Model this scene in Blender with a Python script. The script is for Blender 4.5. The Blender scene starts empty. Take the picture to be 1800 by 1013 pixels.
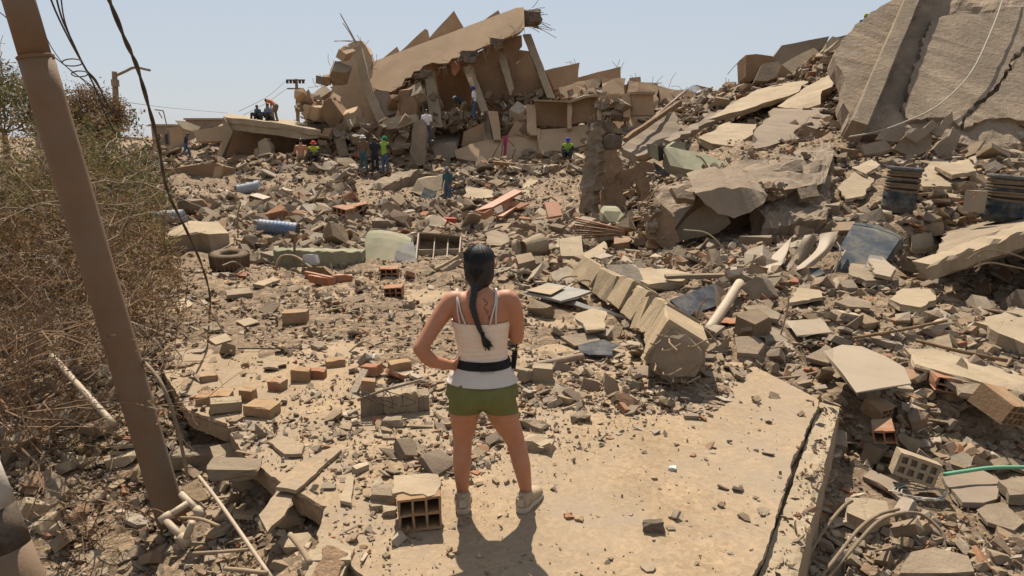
import bpy, bmesh, math, random
import numpy as np
from mathutils import Vector, Matrix, noise as mnoise

random.seed(7)
RNG = np.random.default_rng(11)
R = math.radians
SC = bpy.context.scene
COL = SC.collection

# ---------------------------------------------------------------- camera, sky, sun, exposure
H = 2.26
FPX = 1200.0
PITCH = R(12.5)
cam_data = bpy.data.cameras.new('camera')
cam = bpy.data.objects.new('camera', cam_data)
COL.objects.link(cam)
cam_data.sensor_width = 36.0
cam_data.lens = 36.0 * FPX / 1800.0
cam_data.clip_start = 0.05
cam_data.clip_end = 6000
cam.location = (0, 0, H)
cam.rotation_euler = (R(90) - PITCH, 0, 0)
SC.camera = cam

SUN_EL, SUN_AZ = R(57), R(-10)          # azimuth from +Y, negative = to the left
SUN_DIR = Vector((math.sin(SUN_AZ) * math.cos(SUN_EL), math.cos(SUN_AZ) * math.cos(SUN_EL), math.sin(SUN_EL)))
world = bpy.data.worlds.new('World')
SC.world = world
world.use_nodes = True
wn = world.node_tree
sky = wn.nodes.new('ShaderNodeTexSky')
sky.sky_type = 'NISHITA'
sky.sun_disc = False
sky.sun_elevation = SUN_EL
sky.sun_rotation = SUN_AZ
sky.altitude = 0
sky.air_density = 1.2
sky.dust_density = 0.6
sky.ozone_density = 1.0
bg = wn.nodes['Background']
bg.inputs['Strength'].default_value = 0.069
haze_mix = wn.nodes.new('ShaderNodeMix')          # even summer haze over the whole sky
haze_mix.data_type = 'RGBA'
haze_mix.inputs[0].default_value = 0.82
haze_mix.inputs[7].default_value = (4.75, 5.15, 5.85, 1)
wn.links.new(sky.outputs['Color'], haze_mix.inputs[6])
wn.links.new(haze_mix.outputs[2], bg.inputs['Color'])

sun_data = bpy.data.lights.new('sun', 'SUN')
sun_data.energy = 5.0
sun_data.angle = R(0.55)
sun_data.color = (1.0, 0.925, 0.81)
sun = bpy.data.objects.new('sun', sun_data)
COL.objects.link(sun)
sun.rotation_euler = SUN_DIR.to_track_quat('Z', 'Y').to_euler()

vs = SC.view_settings
vs.view_transform = 'Standard'
vs.look = 'None'
vs.exposure = 0.72
vs.gamma = 1.0
vs.use_curve_mapping = False
SC.cycles.max_bounces = 6
SC.cycles.diffuse_bounces = 3
SC.cycles.use_denoising = True

# ---------------------------------------------------------------- pixel (1800 x 1013 photograph) -> place helpers
FWD = Vector((0, math.cos(PITCH), -math.sin(PITCH)))
UP = Vector((0, math.sin(PITCH), math.cos(PITCH)))
CAM = Vector((0, 0, H))

def ray(px, py):
    d = FWD + Vector((1, 0, 0)) * ((px - 900) / FPX) + UP * ((506.5 - py) / FPX)
    return d / d.y

def at(px, py, D):
    return CAM + ray(px, py) * D

def on(px, py, z=0.0):
    d = ray(px, py)
    return CAM + d * ((z - H) / d.z)

def proj(p):
    v = Vector(p) - CAM
    zc = v.dot(FWD)
    return 900 + FPX * v.x / zc, 506.5 - FPX * v.dot(UP) / zc, zc

def px2m(n, D):
    return n * (D * math.cos(PITCH)) / FPX

# ---------------------------------------------------------------- materials
MATS = {}
MINERAL = (0.585, 0.53, 0.478)        # overall tone of the dry concrete, sand and brick here
STONY = {'slab_dust', 'terrain_dirt', 'far_ground', 'plaster', 'plaster_dark_shaded', 'plaster_mid', 'concrete', 'concrete_light', 'concrete_grey', 'rough_concrete', 'core_concrete', 'earth_rubble', 'column_cream', 'clay_dusty', 'rubble', 'rubble_mix', 'dusty_bar', 'wood', 'wood_grey', 'sheet_steel', 'tan_ring', 'pvc'}
def stony(c): return tuple(a * b for a, b in zip(c, MINERAL))

def nd(nt, kind, **kw):
    n = nt.nodes.new(kind)
    for k, v in kw.items():
        setattr(n, k, v)
    return n

def mat(name, col, rough=0.92, var=0.22, scale=2.5, bump=0.35, bscale=28.0, spec=0.15, tint=None, tint_amt=0.0,
        tint_scale=0.8, metal=0.0, cracks=0.0, crack_scale=2.0, attr=None, ramp=None, rnd=0.0, pits=0.0, bdist=0.02, cells=0.0, cell_amt=0.35):
    """Noise-coloured, bumped surface in world space. attr: colour from a per-piece attribute; ramp: stops picked by object random."""
    if name in STONY:
        col = stony(col) if col else col
        tint = stony(tint) if tint else tint
        ramp = [(p, stony(c)) for p, c in ramp] if ramp else ramp
    m = bpy.data.materials.new(name)
    m.use_nodes = True
    nt = m.node_tree
    L = nt.links.new
    b = nt.nodes['Principled BSDF']
    b.inputs['Roughness'].default_value = rough
    b.inputs['Specular IOR Level'].default_value = spec
    b.inputs['Metallic'].default_value = metal
    geo = nd(nt, 'ShaderNodeNewGeometry')
    pos = geo.outputs['Position']
    if attr or ramp:
        cr = nd(nt, 'ShaderNodeValToRGB')
        cr.color_ramp.interpolation = 'LINEAR'
        els = cr.color_ramp.elements
        for p, c in sorted(ramp):
            e = els[0] if p == 0 else els[-1] if p == 1 else els.new(p)
            e.position = p
            e.color = (*c, 1)
        if attr:
            a = nd(nt, 'ShaderNodeAttribute', attribute_name=attr)
            L(a.outputs['Fac'], cr.inputs['Fac'])
        else:
            a = nd(nt, 'ShaderNodeObjectInfo')
            L(a.outputs['Random'], cr.inputs['Fac'])
        base = cr.outputs['Color']
    else:
        rgb = nd(nt, 'ShaderNodeRGB')
        rgb.outputs[0].default_value = (*col, 1)
        base = rgb.outputs[0]
    n1 = nd(nt, 'ShaderNodeTexNoise')
    n1.inputs['Scale'].default_value = scale
    n1.inputs['Detail'].default_value = 8
    n1.inputs['Roughness'].default_value = 0.62
    L(pos, n1.inputs['Vector'])
    mr = nd(nt, 'ShaderNodeMapRange')
    mr.inputs[1].default_value = 0.28
    mr.inputs[2].default_value = 0.72
    mr.inputs[3].default_value = 1 - var
    mr.inputs[4].default_value = 1 + var
    L(n1.outputs['Fac'], mr.inputs[0])
    mul = nd(nt, 'ShaderNodeMix', data_type='RGBA', blend_type='MULTIPLY')
    mul.inputs[0].default_value = 1.0
    L(base, mul.inputs[6])
    L(mr.outputs[0], mul.inputs[7])
    out = mul.outputs[2]
    if cells:      # fine fragments: each cell its own tone
        for sc_, am in ((cells, cell_amt), (cells * 2.7, cell_amt * 0.7)):
            vc = nd(nt, 'ShaderNodeTexVoronoi', feature='F1')
            vc.inputs['Scale'].default_value = sc_
            L(pos, vc.inputs['Vector'])
            sp = nd(nt, 'ShaderNodeSeparateColor')
            L(vc.outputs['Color'], sp.inputs[0])
            mc = nd(nt, 'ShaderNodeMapRange')
            mc.inputs[3].default_value = 1 - am
            mc.inputs[4].default_value = 1 + am
            L(sp.outputs[0], mc.inputs[0])
            m2 = nd(nt, 'ShaderNodeMix', data_type='RGBA', blend_type='MULTIPLY')
            m2.inputs[0].default_value = 1.0
            L(out, m2.inputs[6]); L(mc.outputs[0], m2.inputs[7])
            out = m2.outputs[2]
    if tint:
        n2 = nd(nt, 'ShaderNodeTexNoise')
        n2.inputs['Scale'].default_value = tint_scale
        n2.inputs['Detail'].default_value = 6
        n2.inputs['Roughness'].default_value = 0.7
        L(pos, n2.inputs['Vector'])
        mr2 = nd(nt, 'ShaderNodeMapRange')
        mr2.inputs[1].default_value = 0.42
        mr2.inputs[2].default_value = 0.62
        mr2.inputs[3].default_value = 0.0
        mr2.inputs[4].default_value = tint_amt
        L(n2.outputs['Fac'], mr2.inputs[0])
        mx = nd(nt, 'ShaderNodeMix', data_type='RGBA')
        mx.inputs[7].default_value = (*tint, 1)
        L(mr2.outputs[0], mx.inputs[0])
        L(out, mx.inputs[6])
        out = mx.outputs[2]
    L(out, b.inputs['Base Color'])
    h = None
    if bump > 0:
        n3 = nd(nt, 'ShaderNodeTexNoise')
        n3.inputs['Scale'].default_value = bscale
        n3.inputs['Detail'].default_value = 7
        n3.inputs['Roughness'].default_value = 0.68
        L(pos, n3.inputs['Vector'])
        h = n3.outputs['Fac']
        if cracks > 0:
            vo = nd(nt, 'ShaderNodeTexVoronoi', feature='DISTANCE_TO_EDGE')
            vo.inputs['Scale'].default_value = crack_scale
            wob = nd(nt, 'ShaderNodeMix', data_type='RGBA', blend_type='ADD')
            wob.inputs[0].default_value = 0.35
            L(pos, wob.inputs[6])
            L(n1.outputs['Color'], wob.inputs[7])
            L(wob.outputs[2], vo.inputs['Vector'])
            mr3 = nd(nt, 'ShaderNodeMapRange')
            mr3.inputs[1].default_value = 0.0
            mr3.inputs[2].default_value = 0.02
            mr3.inputs[3].default_value = -cracks
            mr3.inputs[4].default_value = 0.0
            L(vo.outputs['Distance'], mr3.inputs[0])
            ad = nd(nt, 'ShaderNodeMath', operation='ADD')
            L(h, ad.inputs[0])
            L(mr3.outputs[0], ad.inputs[1])
            h = ad.outputs[0]
        if pits > 0:
            vp = nd(nt, 'ShaderNodeTexVoronoi', feature='F1')
            vp.inputs['Scale'].default_value = bscale * 0.6
            L(pos, vp.inputs['Vector'])
            ml = nd(nt, 'ShaderNodeMath', operation='MULTIPLY_ADD')
            ml.inputs[1].default_value = pits
            L(vp.outputs['Distance'], ml.inputs[0])
            L(h, ml.inputs[2])
            h = ml.outputs[0]
        bp = nd(nt, 'ShaderNodeBump')
        bp.inputs['Strength'].default_value = bump
        bp.inputs['Distance'].default_value = bdist
        L(h, bp.inputs['Height'])
        L(bp.outputs['Normal'], b.inputs['Normal'])
    MATS[name] = m
    return m

DUST = (0.28, 0.21, 0.135)
mat('slab_dust', (0.45, 0.35, 0.232), var=0.20, scale=1.6, bump=0.5, bscale=22, tint=(0.41, 0.35, 0.275), tint_amt=0.8, tint_scale=0.75, bdist=0.012, pits=0.25, cells=30, cell_amt=0.13, cracks=0.5, crack_scale=0.55)
mat('terrain_dirt', (0.37, 0.285, 0.195), var=0.3, scale=3.2, bump=0.9, bscale=14, tint=(0.30, 0.235, 0.17), tint_amt=0.7, tint_scale=0.45, bdist=0.06, pits=0.5, cells=11, cell_amt=0.4)
mat('far_ground', (0.36, 0.28, 0.19), var=0.2, scale=0.05, bump=0.2, bscale=0.5)
mat('plaster', (0.66, 0.50, 0.335), var=0.14, scale=0.9, bump=0.3, bscale=9, tint=(0.54, 0.41, 0.28), tint_amt=0.55, tint_scale=0.5, cracks=0.25, crack_scale=0.5)
mat('plaster_dark_shaded', (0.41, 0.285, 0.18), var=0.2, scale=0.8, bump=0.4, bscale=8, tint=(0.28, 0.19, 0.12), tint_amt=0.7, tint_scale=0.45)  # darker plaster: the shade on recessed walls is put into its colour
mat('plaster_mid', (0.60, 0.435, 0.28), var=0.18, scale=0.8, bump=0.4, bscale=9, tint=(0.46, 0.33, 0.21), tint_amt=0.6, tint_scale=0.5, cracks=0.3, crack_scale=0.6)
mat('concrete', (0.40, 0.335, 0.25), var=0.22, scale=2.2, bump=0.7, bscale=11, tint=(0.27, 0.225, 0.17), tint_amt=0.6, tint_scale=0.9, bdist=0.04, pits=0.3)
mat('concrete_light', (0.52, 0.44, 0.32), var=0.18, scale=2.0, bump=0.5, bscale=13, tint=(0.40, 0.33, 0.23), tint_amt=0.6, tint_scale=1.1, cracks=0.3, crack_scale=1.2, bdist=0.03)
mat('concrete_grey', (0.35, 0.30, 0.24), var=0.2, scale=1.3, bump=0.45, bscale=10, tint=(0.40, 0.33, 0.25), tint_amt=0.6, tint_scale=0.8)
mat('rough_concrete', (0.42, 0.345, 0.26), var=0.34, scale=1.1, bump=0.6, bscale=9, tint=(0.30, 0.25, 0.195), tint_amt=0.7, tint_scale=0.35, bdist=0.08, pits=0.25)
mat('core_concrete', (0.27, 0.225, 0.175), var=0.35, scale=5, bump=1.0, bscale=10, tint=(0.17, 0.145, 0.12), tint_amt=0.6, tint_scale=2.0, bdist=0.07, pits=0.5)
mat('earth_rubble', (0.45, 0.32, 0.21), var=0.35, scale=2.0, bump=1.0, bscale=7, tint=(0.34, 0.23, 0.15), tint_amt=0.6, tint_scale=0.8, bdist=0.09, pits=0.4)
mat('column_cream', (0.55, 0.45, 0.30), var=0.14, scale=2.4, bump=0.45, bscale=24, tint=(0.40, 0.33, 0.24), tint_amt=0.7, tint_scale=2.5, cracks=0.35, crack_scale=2.6, bdist=0.02)
mat('green_paint', (0.19, 0.185, 0.12), var=0.16, scale=2.0, bump=0.25, bscale=18, tint=(0.29, 0.24, 0.16), tint_amt=0.7, tint_scale=1.6)
mat('clay', (0.28, 0.125, 0.068), var=0.2, scale=6, bump=0.5, bscale=40, tint=DUST, tint_amt=0.8, tint_scale=4.0)
mat('clay_dusty', (0.50, 0.37, 0.23), var=0.16, scale=6, bump=0.5, bscale=40, tint=(0.42, 0.22, 0.12), tint_amt=0.55, tint_scale=5.0)
mat('rust_steel', (0.24, 0.175, 0.125), var=0.3, scale=14, bump=0.3, bscale=80, rough=0.8)
mat('dusty_bar', (0.42, 0.335, 0.235), var=0.2, scale=8, bump=0.2, bscale=60)
mat('pole_paint', (0.17, 0.102, 0.056), var=0.12, scale=3, bump=0.18, bscale=60, rough=0.75, spec=0.25, tint=(0.165, 0.125, 0.088), tint_amt=0.75, tint_scale=1.4)
mat('pole_ring', (0.17, 0.095, 0.05), var=0.12, scale=5, bump=0.2, bscale=60)
mat('white_paint', (0.36, 0.335, 0.30), var=0.18, scale=9, bump=0.25, bscale=60, tint=(0.34, 0.25, 0.16), tint_amt=0.6, tint_scale=5)
mat('black_paint', (0.045, 0.04, 0.036), var=0.3, scale=9, bump=0.25, bscale=60, tint=(0.22, 0.15, 0.09), tint_amt=0.45, tint_scale=6)
mat('pvc', (0.58, 0.49, 0.37), var=0.14, scale=6, bump=0.12, bscale=50, rough=0.6, spec=0.3)
mat('cable', (0.075, 0.06, 0.045), var=0.3, scale=20, bump=0.2, bscale=90, rough=0.7)
mat('cable_tan', (0.19, 0.14, 0.09), var=0.25, scale=14, bump=0.2, bscale=80)
mat('cable_pale', (0.34, 0.30, 0.24), var=0.15, scale=14, bump=0.1, bscale=80)
mat('wood', (0.36, 0.25, 0.15), var=0.35, scale=7, bump=0.5, bscale=30, tint=DUST, tint_amt=0.6, tint_scale=3)
mat('wood_grey', (0.36, 0.30, 0.22), var=0.3, scale=7, bump=0.5, bscale=30, tint=(0.26, 0.20, 0.14), tint_amt=0.6, tint_scale=3)
mat('wood_orange', (0.30, 0.115, 0.05), var=0.15, scale=5, bump=0.1, bscale=30, rough=0.6, spec=0.3, tint=(0.33, 0.19, 0.115), tint_amt=0.5, tint_scale=2)
mat('blue_drum', (0.075, 0.125, 0.21), var=0.2, scale=5, bump=0.1, bscale=30, rough=0.55, spec=0.35, tint=(0.26, 0.21, 0.16), tint_amt=0.6, tint_scale=2.5)
mat('pale_drum', (0.24, 0.275, 0.32), var=0.15, scale=5, bump=0.1, bscale=30, rough=0.6, spec=0.3, tint=(0.28, 0.23, 0.17), tint_amt=0.6, tint_scale=2.5)
mat('teal_steel', (0.035, 0.045, 0.05), var=0.25, scale=5, bump=0.15, bscale=30, spec=0.06, rough=0.85, tint=(0.22, 0.18, 0.13), tint_amt=0.5, tint_scale=3)
mat('blue_steel', (0.058, 0.067, 0.076), var=0.2, scale=4, bump=0.12, bscale=25, rough=0.85, spec=0.08, tint=(0.20, 0.165, 0.125), tint_amt=0.6, tint_scale=2.5)
mat('sheet_steel', (0.50, 0.42, 0.31), var=0.16, scale=3, bump=0.15, bscale=20, rough=0.65, spec=0.3, tint=(0.33, 0.30, 0.25), tint_amt=0.35, tint_scale=3)
mat('grey_sheet', (0.20, 0.19, 0.17), var=0.16, scale=4, bump=0.12, bscale=20, rough=0.7, tint=(0.29, 0.24, 0.18), tint_amt=0.6, tint_scale=3)
mat('dark_sheet', (0.04, 0.043, 0.05), var=0.25, scale=6, bump=0.12, bscale=30, spec=0.06, rough=0.85, tint=(0.2, 0.17, 0.14), tint_amt=0.4, tint_scale=5)
mat('dark_steel', (0.05, 0.045, 0.04), var=0.3, scale=9, bump=0.1, bscale=40, rough=0.6)
mat('rubber', (0.10, 0.068, 0.043), var=0.25, scale=9, bump=0.4, bscale=40, tint=(0.20, 0.145, 0.09), tint_amt=0.6, tint_scale=5)
mat('tan_ring', (0.26, 0.20, 0.135), var=0.2, scale=9, bump=0.2, bscale=40)
mat('green_hose', (0.13, 0.30, 0.18), var=0.15, scale=9, bump=0.1, bscale=40, rough=0.6)
mat('white_plastic', (0.42, 0.40, 0.37), var=0.12, scale=9, bump=0.1, bscale=40, rough=0.5, spec=0.4)
mat('red_plastic', (0.34, 0.07, 0.045), var=0.2, scale=9, bump=0.1, bscale=40, rough=0.5)
mat('magenta_cloth', (0.35, 0.06, 0.12), var=0.2, scale=9, bump=0.1, bscale=40)
mat('bark', (0.21, 0.145, 0.095), var=0.3, scale=9, bump=0.3, bscale=40)
mat('twig', (0.19, 0.12, 0.07), var=0.3, scale=6, bump=0.0)
mat('twig_pale', (0.27, 0.21, 0.15), var=0.25, scale=6, bump=0.0)
def leafmat(name, stops):
    m = mat(name, None, rough=0.8, var=0.2, scale=2.0, bump=0.0, attr='shade', ramp=stops)
    nt = m.node_tree
    b = nt.nodes['Principled BSDF']
    tr = nd(nt, 'ShaderNodeBsdfTranslucent')
    mx = nd(nt, 'ShaderNodeMixShader')
    mx.inputs[0].default_value = 0.3
    src = b.inputs['Base Color'].links[0].from_socket
    nt.links.new(src, tr.inputs['Color'])
    nt.links.new(b.outputs[0], mx.inputs[1])
    nt.links.new(tr.outputs[0], mx.inputs[2])
    nt.links.new(mx.outputs[0], nt.nodes['Material Output'].inputs['Surface'])
    return m
leafmat('leaf_olive', [(0, (0.085, 0.075, 0.025)), (1, (0.19, 0.135, 0.055)), (0.5, (0.125, 0.11, 0.035))])
leafmat('leaf_brown', [(0, (0.11, 0.065, 0.03)), (1, (0.24, 0.15, 0.075)), (0.5, (0.16, 0.10, 0.05))])
leafmat('leaf_green', [(0, (0.05, 0.055, 0.02)), (1, (0.11, 0.10, 0.04)), (0.5, (0.075, 0.08, 0.028))])
mat('skin', (0.36, 0.16, 0.085), var=0.13, scale=16, bump=0.05, bscale=140, rough=0.55, spec=0.3, tint=(0.40, 0.16, 0.09), tint_amt=0.4, tint_scale=5)
MATS['skin'].node_tree.nodes['Principled BSDF'].inputs['Subsurface Weight'].default_value = 0.08
mat('skin_dark', (0.20, 0.10, 0.06), var=0.1, scale=7, bump=0.0, rough=0.55)
mat('hair', (0.012, 0.010, 0.010), var=0.4, scale=40, bump=0.3, bscale=120, rough=0.45, spec=0.4)
mat('top_cloth', (0.66, 0.53, 0.41), var=0.05, scale=9, bump=0.12, bscale=180, rough=0.9)
mat('top_hem', (0.50, 0.44, 0.385), var=0.05, scale=9, bump=0.12, bscale=180, rough=0.9)
mat('shorts_cloth', (0.13, 0.128, 0.045), var=0.08, scale=12, bump=0.1, bscale=160, rough=0.85)
mat('belt_black', (0.014, 0.013, 0.013), var=0.3, scale=30, bump=0.2, bscale=120, rough=0.7)
mat('tattoo_ink', (0.10, 0.055, 0.045), var=0.1, scale=30, bump=0.0, rough=0.6)
mat('shoe_fabric', (0.33, 0.25, 0.165), var=0.12, scale=25, bump=0.3, bscale=90)
mat('shoe_sole', (0.38, 0.31, 0.23), var=0.1, scale=25, bump=0.2, bscale=60)
for nm, c in dict(w_orange=(0.40, 0.12, 0.04), w_grey=(0.16, 0.17, 0.18), w_dark=(0.03, 0.033, 0.04), w_jeans=(0.06, 0.085, 0.13),
                  w_white=(0.62, 0.58, 0.56), w_brown=(0.13, 0.085, 0.05), w_vest=(0.22, 0.34, 0.05), w_teal=(0.04, 0.09, 0.10),
                  w_green=(0.02, 0.20, 0.09), w_red=(0.45, 0.06, 0.03), w_blue=(0.03, 0.05, 0.28), w_khaki=(0.19, 0.14, 0.085),
                  w_yellow=(0.36, 0.38, 0.04)).items():
    mat(nm, c, var=0.12, scale=12, bump=0.0, rough=0.85)
RUB = [(0.0, (0.50, 0.41, 0.29)), (1.0, (0.40, 0.30, 0.20)), (0.2, (0.42, 0.335, 0.235)), (0.4, (0.33, 0.27, 0.20)), (0.52, (0.60, 0.51, 0.385)), (0.6, (0.42, 0.375, 0.31)),
       (0.7, (0.46, 0.36, 0.24)), (0.82, (0.36, 0.30, 0.235)), (0.93, (0.44, 0.28, 0.18))]
mat('rubble', None, var=0.2, scale=5, bump=0.7, bscale=22, ramp=RUB, tint=(0.36, 0.29, 0.20), tint_amt=0.5, tint_scale=3, bdist=0.025, pits=0.3)
STUFF = [(0.0, (0.42, 0.345, 0.25)), (0.12, (0.24, 0.19, 0.14)), (0.33, (0.27, 0.225, 0.175)), (1.0, (0.40, 0.20, 0.12)), (0.25, (0.40, 0.315, 0.215)), (0.42, (0.60, 0.52, 0.40)), (0.5, (0.47, 0.42, 0.35)), (0.62, (0.31, 0.26, 0.20)),
         (0.75, (0.44, 0.34, 0.225)), (0.86, (0.30, 0.255, 0.205)), (0.93, (0.43, 0.29, 0.19))]
mat('rubble_mix', None, var=0.2, scale=6, bump=0.5, bscale=24, attr='shade', ramp=STUFF, bdist=0.02)

# ---------------------------------------------------------------- objects
def tag(o, label=None, cat=None, group=None, kind=None):
    if label: o['label'] = label
    if cat: o['category'] = cat
    if group: o['group'] = group
    if kind: o['kind'] = kind
    elif cat: o['kind'] = 'thing'
    return o

def empty(name, loc, label, cat, group=None):
    o = bpy.data.objects.new(name, None)
    COL.objects.link(o)
    o.location = loc
    o.empty_display_size = 0.2
    return tag(o, label, cat, group)

def world_loc(o):
    p = Vector((0, 0, 0))
    while o is not None:
        p += Vector(o.location)
        o = o.parent
    return p

class MB:
    """collects vertices and faces in world coordinates, then links ONE mesh object"""
    def __init__(self):
        self.v = []
        self.f = []
    def add(self, vs_, fs_):
        o = len(self.v)
        self.v.extend([tuple(p) for p in vs_])
        self.f.extend([tuple(i + o for i in f) for f in fs_])
        return self
    def build(self, name, m, parent=None, smooth=False, tri=False, label=None, cat=None, group=None, kind=None, loc=None):
        me = bpy.data.meshes.new(name)
        if parent is not None:
            base = world_loc(parent)
            off = base
            if loc is not None:
                off = Vector(loc)
        else:
            a = np.array(self.v)
            off = Vector(((a[:, 0].min() + a[:, 0].max()) / 2, (a[:, 1].min() + a[:, 1].max()) / 2, a[:, 2].min())) if loc is None else Vector(loc)
        me.from_pydata([(p[0] - off[0], p[1] - off[1], p[2] - off[2]) for p in self.v], [], self.f)
        if tri:
            bm = bmesh.new(); bm.from_mesh(me)
            bmesh.ops.triangulate(bm, faces=[f for f in bm.faces if len(f.verts) > 4])
            bmesh.ops.recalc_face_normals(bm, faces=bm.faces)
            bm.to_mesh(me); bm.free()
        o = bpy.data.objects.new(name, me)
        COL.objects.link(o)
        me.materials.append(MATS[m] if isinstance(m, str) else m)
        me.shade_smooth() if smooth else me.shade_flat()
        if parent is not None:
            o.parent = parent
            o.location = off - base
        else:
            o.location = off
        return tag(o, label, cat, group, kind)

def perp(d):
    d = Vector(d).normalized()
    a = Vector((0, 0, 1)) if abs(d.z) < 0.9 else Vector((1, 0, 0))
    s = d.cross(a).normalized()
    return s, s.cross(d).normalized()

def tube(mb, pts, r, n=6, cap=True, jit=0.0):
    pts = [Vector(p) for p in pts]
    rs = r if isinstance(r, (list, tuple)) else [r] * len(pts)
    vs_, fs_ = [], []
    s = None
    for i, p in enumerate(pts):
        d = (pts[min(i + 1, len(pts) - 1)] - pts[max(i - 1, 0)])
        if d.length < 1e-9: d = Vector((0, 0, 1))
        d.normalize()
        if s is None:
            s, t = perp(d)
        else:
            s = (s - d * s.dot(d))
            s = s.normalized() if s.length > 1e-6 else perp(d)[0]
            t = s.cross(d).normalized()
        for k in range(n):
            a = 2 * math.pi * k / n
            rr = rs[i] * (1 + jit * random.uniform(-1, 1))
            vs_.append(p + s * (math.cos(a) * rr) + t * (math.sin(a) * rr))
    for i in range(len(pts) - 1):
        for k in range(n):
            k2 = (k + 1) % n
            fs_.append((i * n + k, i * n + k2, (i + 1) * n + k2, (i + 1) * n + k))
    if cap:
        fs_.append(tuple(range(n - 1, -1, -1)))
        fs_.append(tuple((len(pts) - 1) * n + k for k in range(n)))
    mb.add(vs_, fs_)
    return mb

def spline(pts, n=8):
    """Catmull-Rom through the points"""
    P = [Vector(p) for p in pts]
    P = [P[0] * 2 - P[1]] + P + [P[-1] * 2 - P[-2]]
    out = []
    for i in range(1, len(P) - 2):
        for k in range(n):
            t = k / n
            a, b, c, d = P[i - 1], P[i], P[i + 1], P[i + 2]
            out.append(0.5 * ((2 * b) + (c - a) * t + (2 * a - 5 * b + 4 * c - d) * t * t + (3 * b - a - 3 * c + d) * t ** 3))
    out.append(P[-2])
    return out

def plate(mb, corners, thick, seg=0.4, jit=0.04, vec=None, zj=0.3):
    """irregular broken slab: outline through the corners, ragged, given a real thickness along vec (default: away from the viewer)"""
    C = [Vector(c) for c in corners]
    nrm = Vector((0, 0, 0))
    for i in range(len(C)):
        a, b = C[i], C[(i + 1) % len(C)]
        nrm += a.cross(b)
    nrm.normalize()
    if vec is None:
        cen = sum(C, Vector()) / len(C)
        if nrm.dot(cen - CAM) < 0: nrm = -nrm
        vec = nrm
    vec = Vector(vec).normalized() * thick
    o1 = []
    for i in range(len(C)):
        a, b = C[i], C[(i + 1) % len(C)]
        n = max(1, int((b - a).length / seg))
        e = (b - a).normalized()
        side = e.cross(nrm)
        for k in range(n):
            p = a.lerp(b, k / n)
            if k: p = p + side * random.gauss(0, jit) + e * random.gauss(0, jit * 0.5) + nrm * random.gauss(0, jit * 0.3)
            o1.append(p)
    cen = sum(o1, Vector()) / len(o1)
    mid = [p + vec * random.uniform(0.3, 0.7) + (p - cen).normalized() * random.gauss(0, jit * 0.8) for p in o1]
    o2 = [p + vec * random.uniform(1 - zj * 0.3, 1.0 + zj * 0.3) + (p - cen).normalized() * random.gauss(0, jit * 0.7) for p in o1]
    n = len(o1)
    fs_ = [tuple(range(n)), tuple(range(3 * n - 1, 2 * n - 1, -1))]
    for i in range(n):
        j = (i + 1) % n
        fs_.append((j, i, n + i, n + j))
        fs_.append((n + j, n + i, 2 * n + i, 2 * n + j))
    mb.add(o1 + mid + o2, fs_)
    return mb

def patch(mb, c00, c10, c11, c01, nu, nv, thick, amp=0.03, freq=1.5, edge=0.05, vec=None, seed=0.0):
    """quad slab with an undulating face and ragged border; thickness along vec"""
    c00, c10, c11, c01 = map(Vector, (c00, c10, c11, c01))
    nrm = (c10 - c00).cross(c01 - c00).normalized()
    cen = (c00 + c10 + c11 + c01) / 4
    if nrm.dot(cen - CAM) < 0: nrm = -nrm
    vec = (Vector(vec).normalized() if vec is not None else nrm) * thick
    front, back = [], []
    for j in range(nv + 1):
        for i in range(nu + 1):
            u, v = i / nu, j / nv
            p = (c00 * (1 - u) + c10 * u) * (1 - v) + (c01 * (1 - u) + c11 * u) * v
            q = Vector((p.x * freq + seed, p.y * freq, p.z * freq))
            off = mnoise.fractal(q, 0.9, 2.0, 4) * amp
            if i in (0, nu) or j in (0, nv):
                w = Vector((mnoise.noise(q * 3.1 + Vector((7, 0, 0))), mnoise.noise(q * 3.3 + Vector((0, 9, 0))), mnoise.noise(q * 2.9 + Vector((0, 0, 5)))))
                p = p + (w - nrm * w.dot(nrm)) * edge
            front.append(p + nrm * off)
            back.append(p + vec)
    n = len(front)
    W = nu + 1
    fs_ = []
    for j in range(nv):
        for i in range(nu):
            a = j * W + i
            fs_.append((a, a + 1, a + W + 1, a + W))
            fs_.append((n + a, n + a + W, n + a + W + 1, n + a + 1))
    for i in range(nu):
        fs_.append((i + 1, i, n + i, n + i + 1))
        a = nv * W + i
        fs_.append((a, a + 1, n + a + 1, n + a))
    for j in range(nv):
        a = j * W
        fs_.append((a, a + W, n + a + W, n + a))
        a = j * W + nu
        fs_.append((a + W, a, n + a, n + a + W))
    mb.add(front + back, fs_)
    return mb

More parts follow.
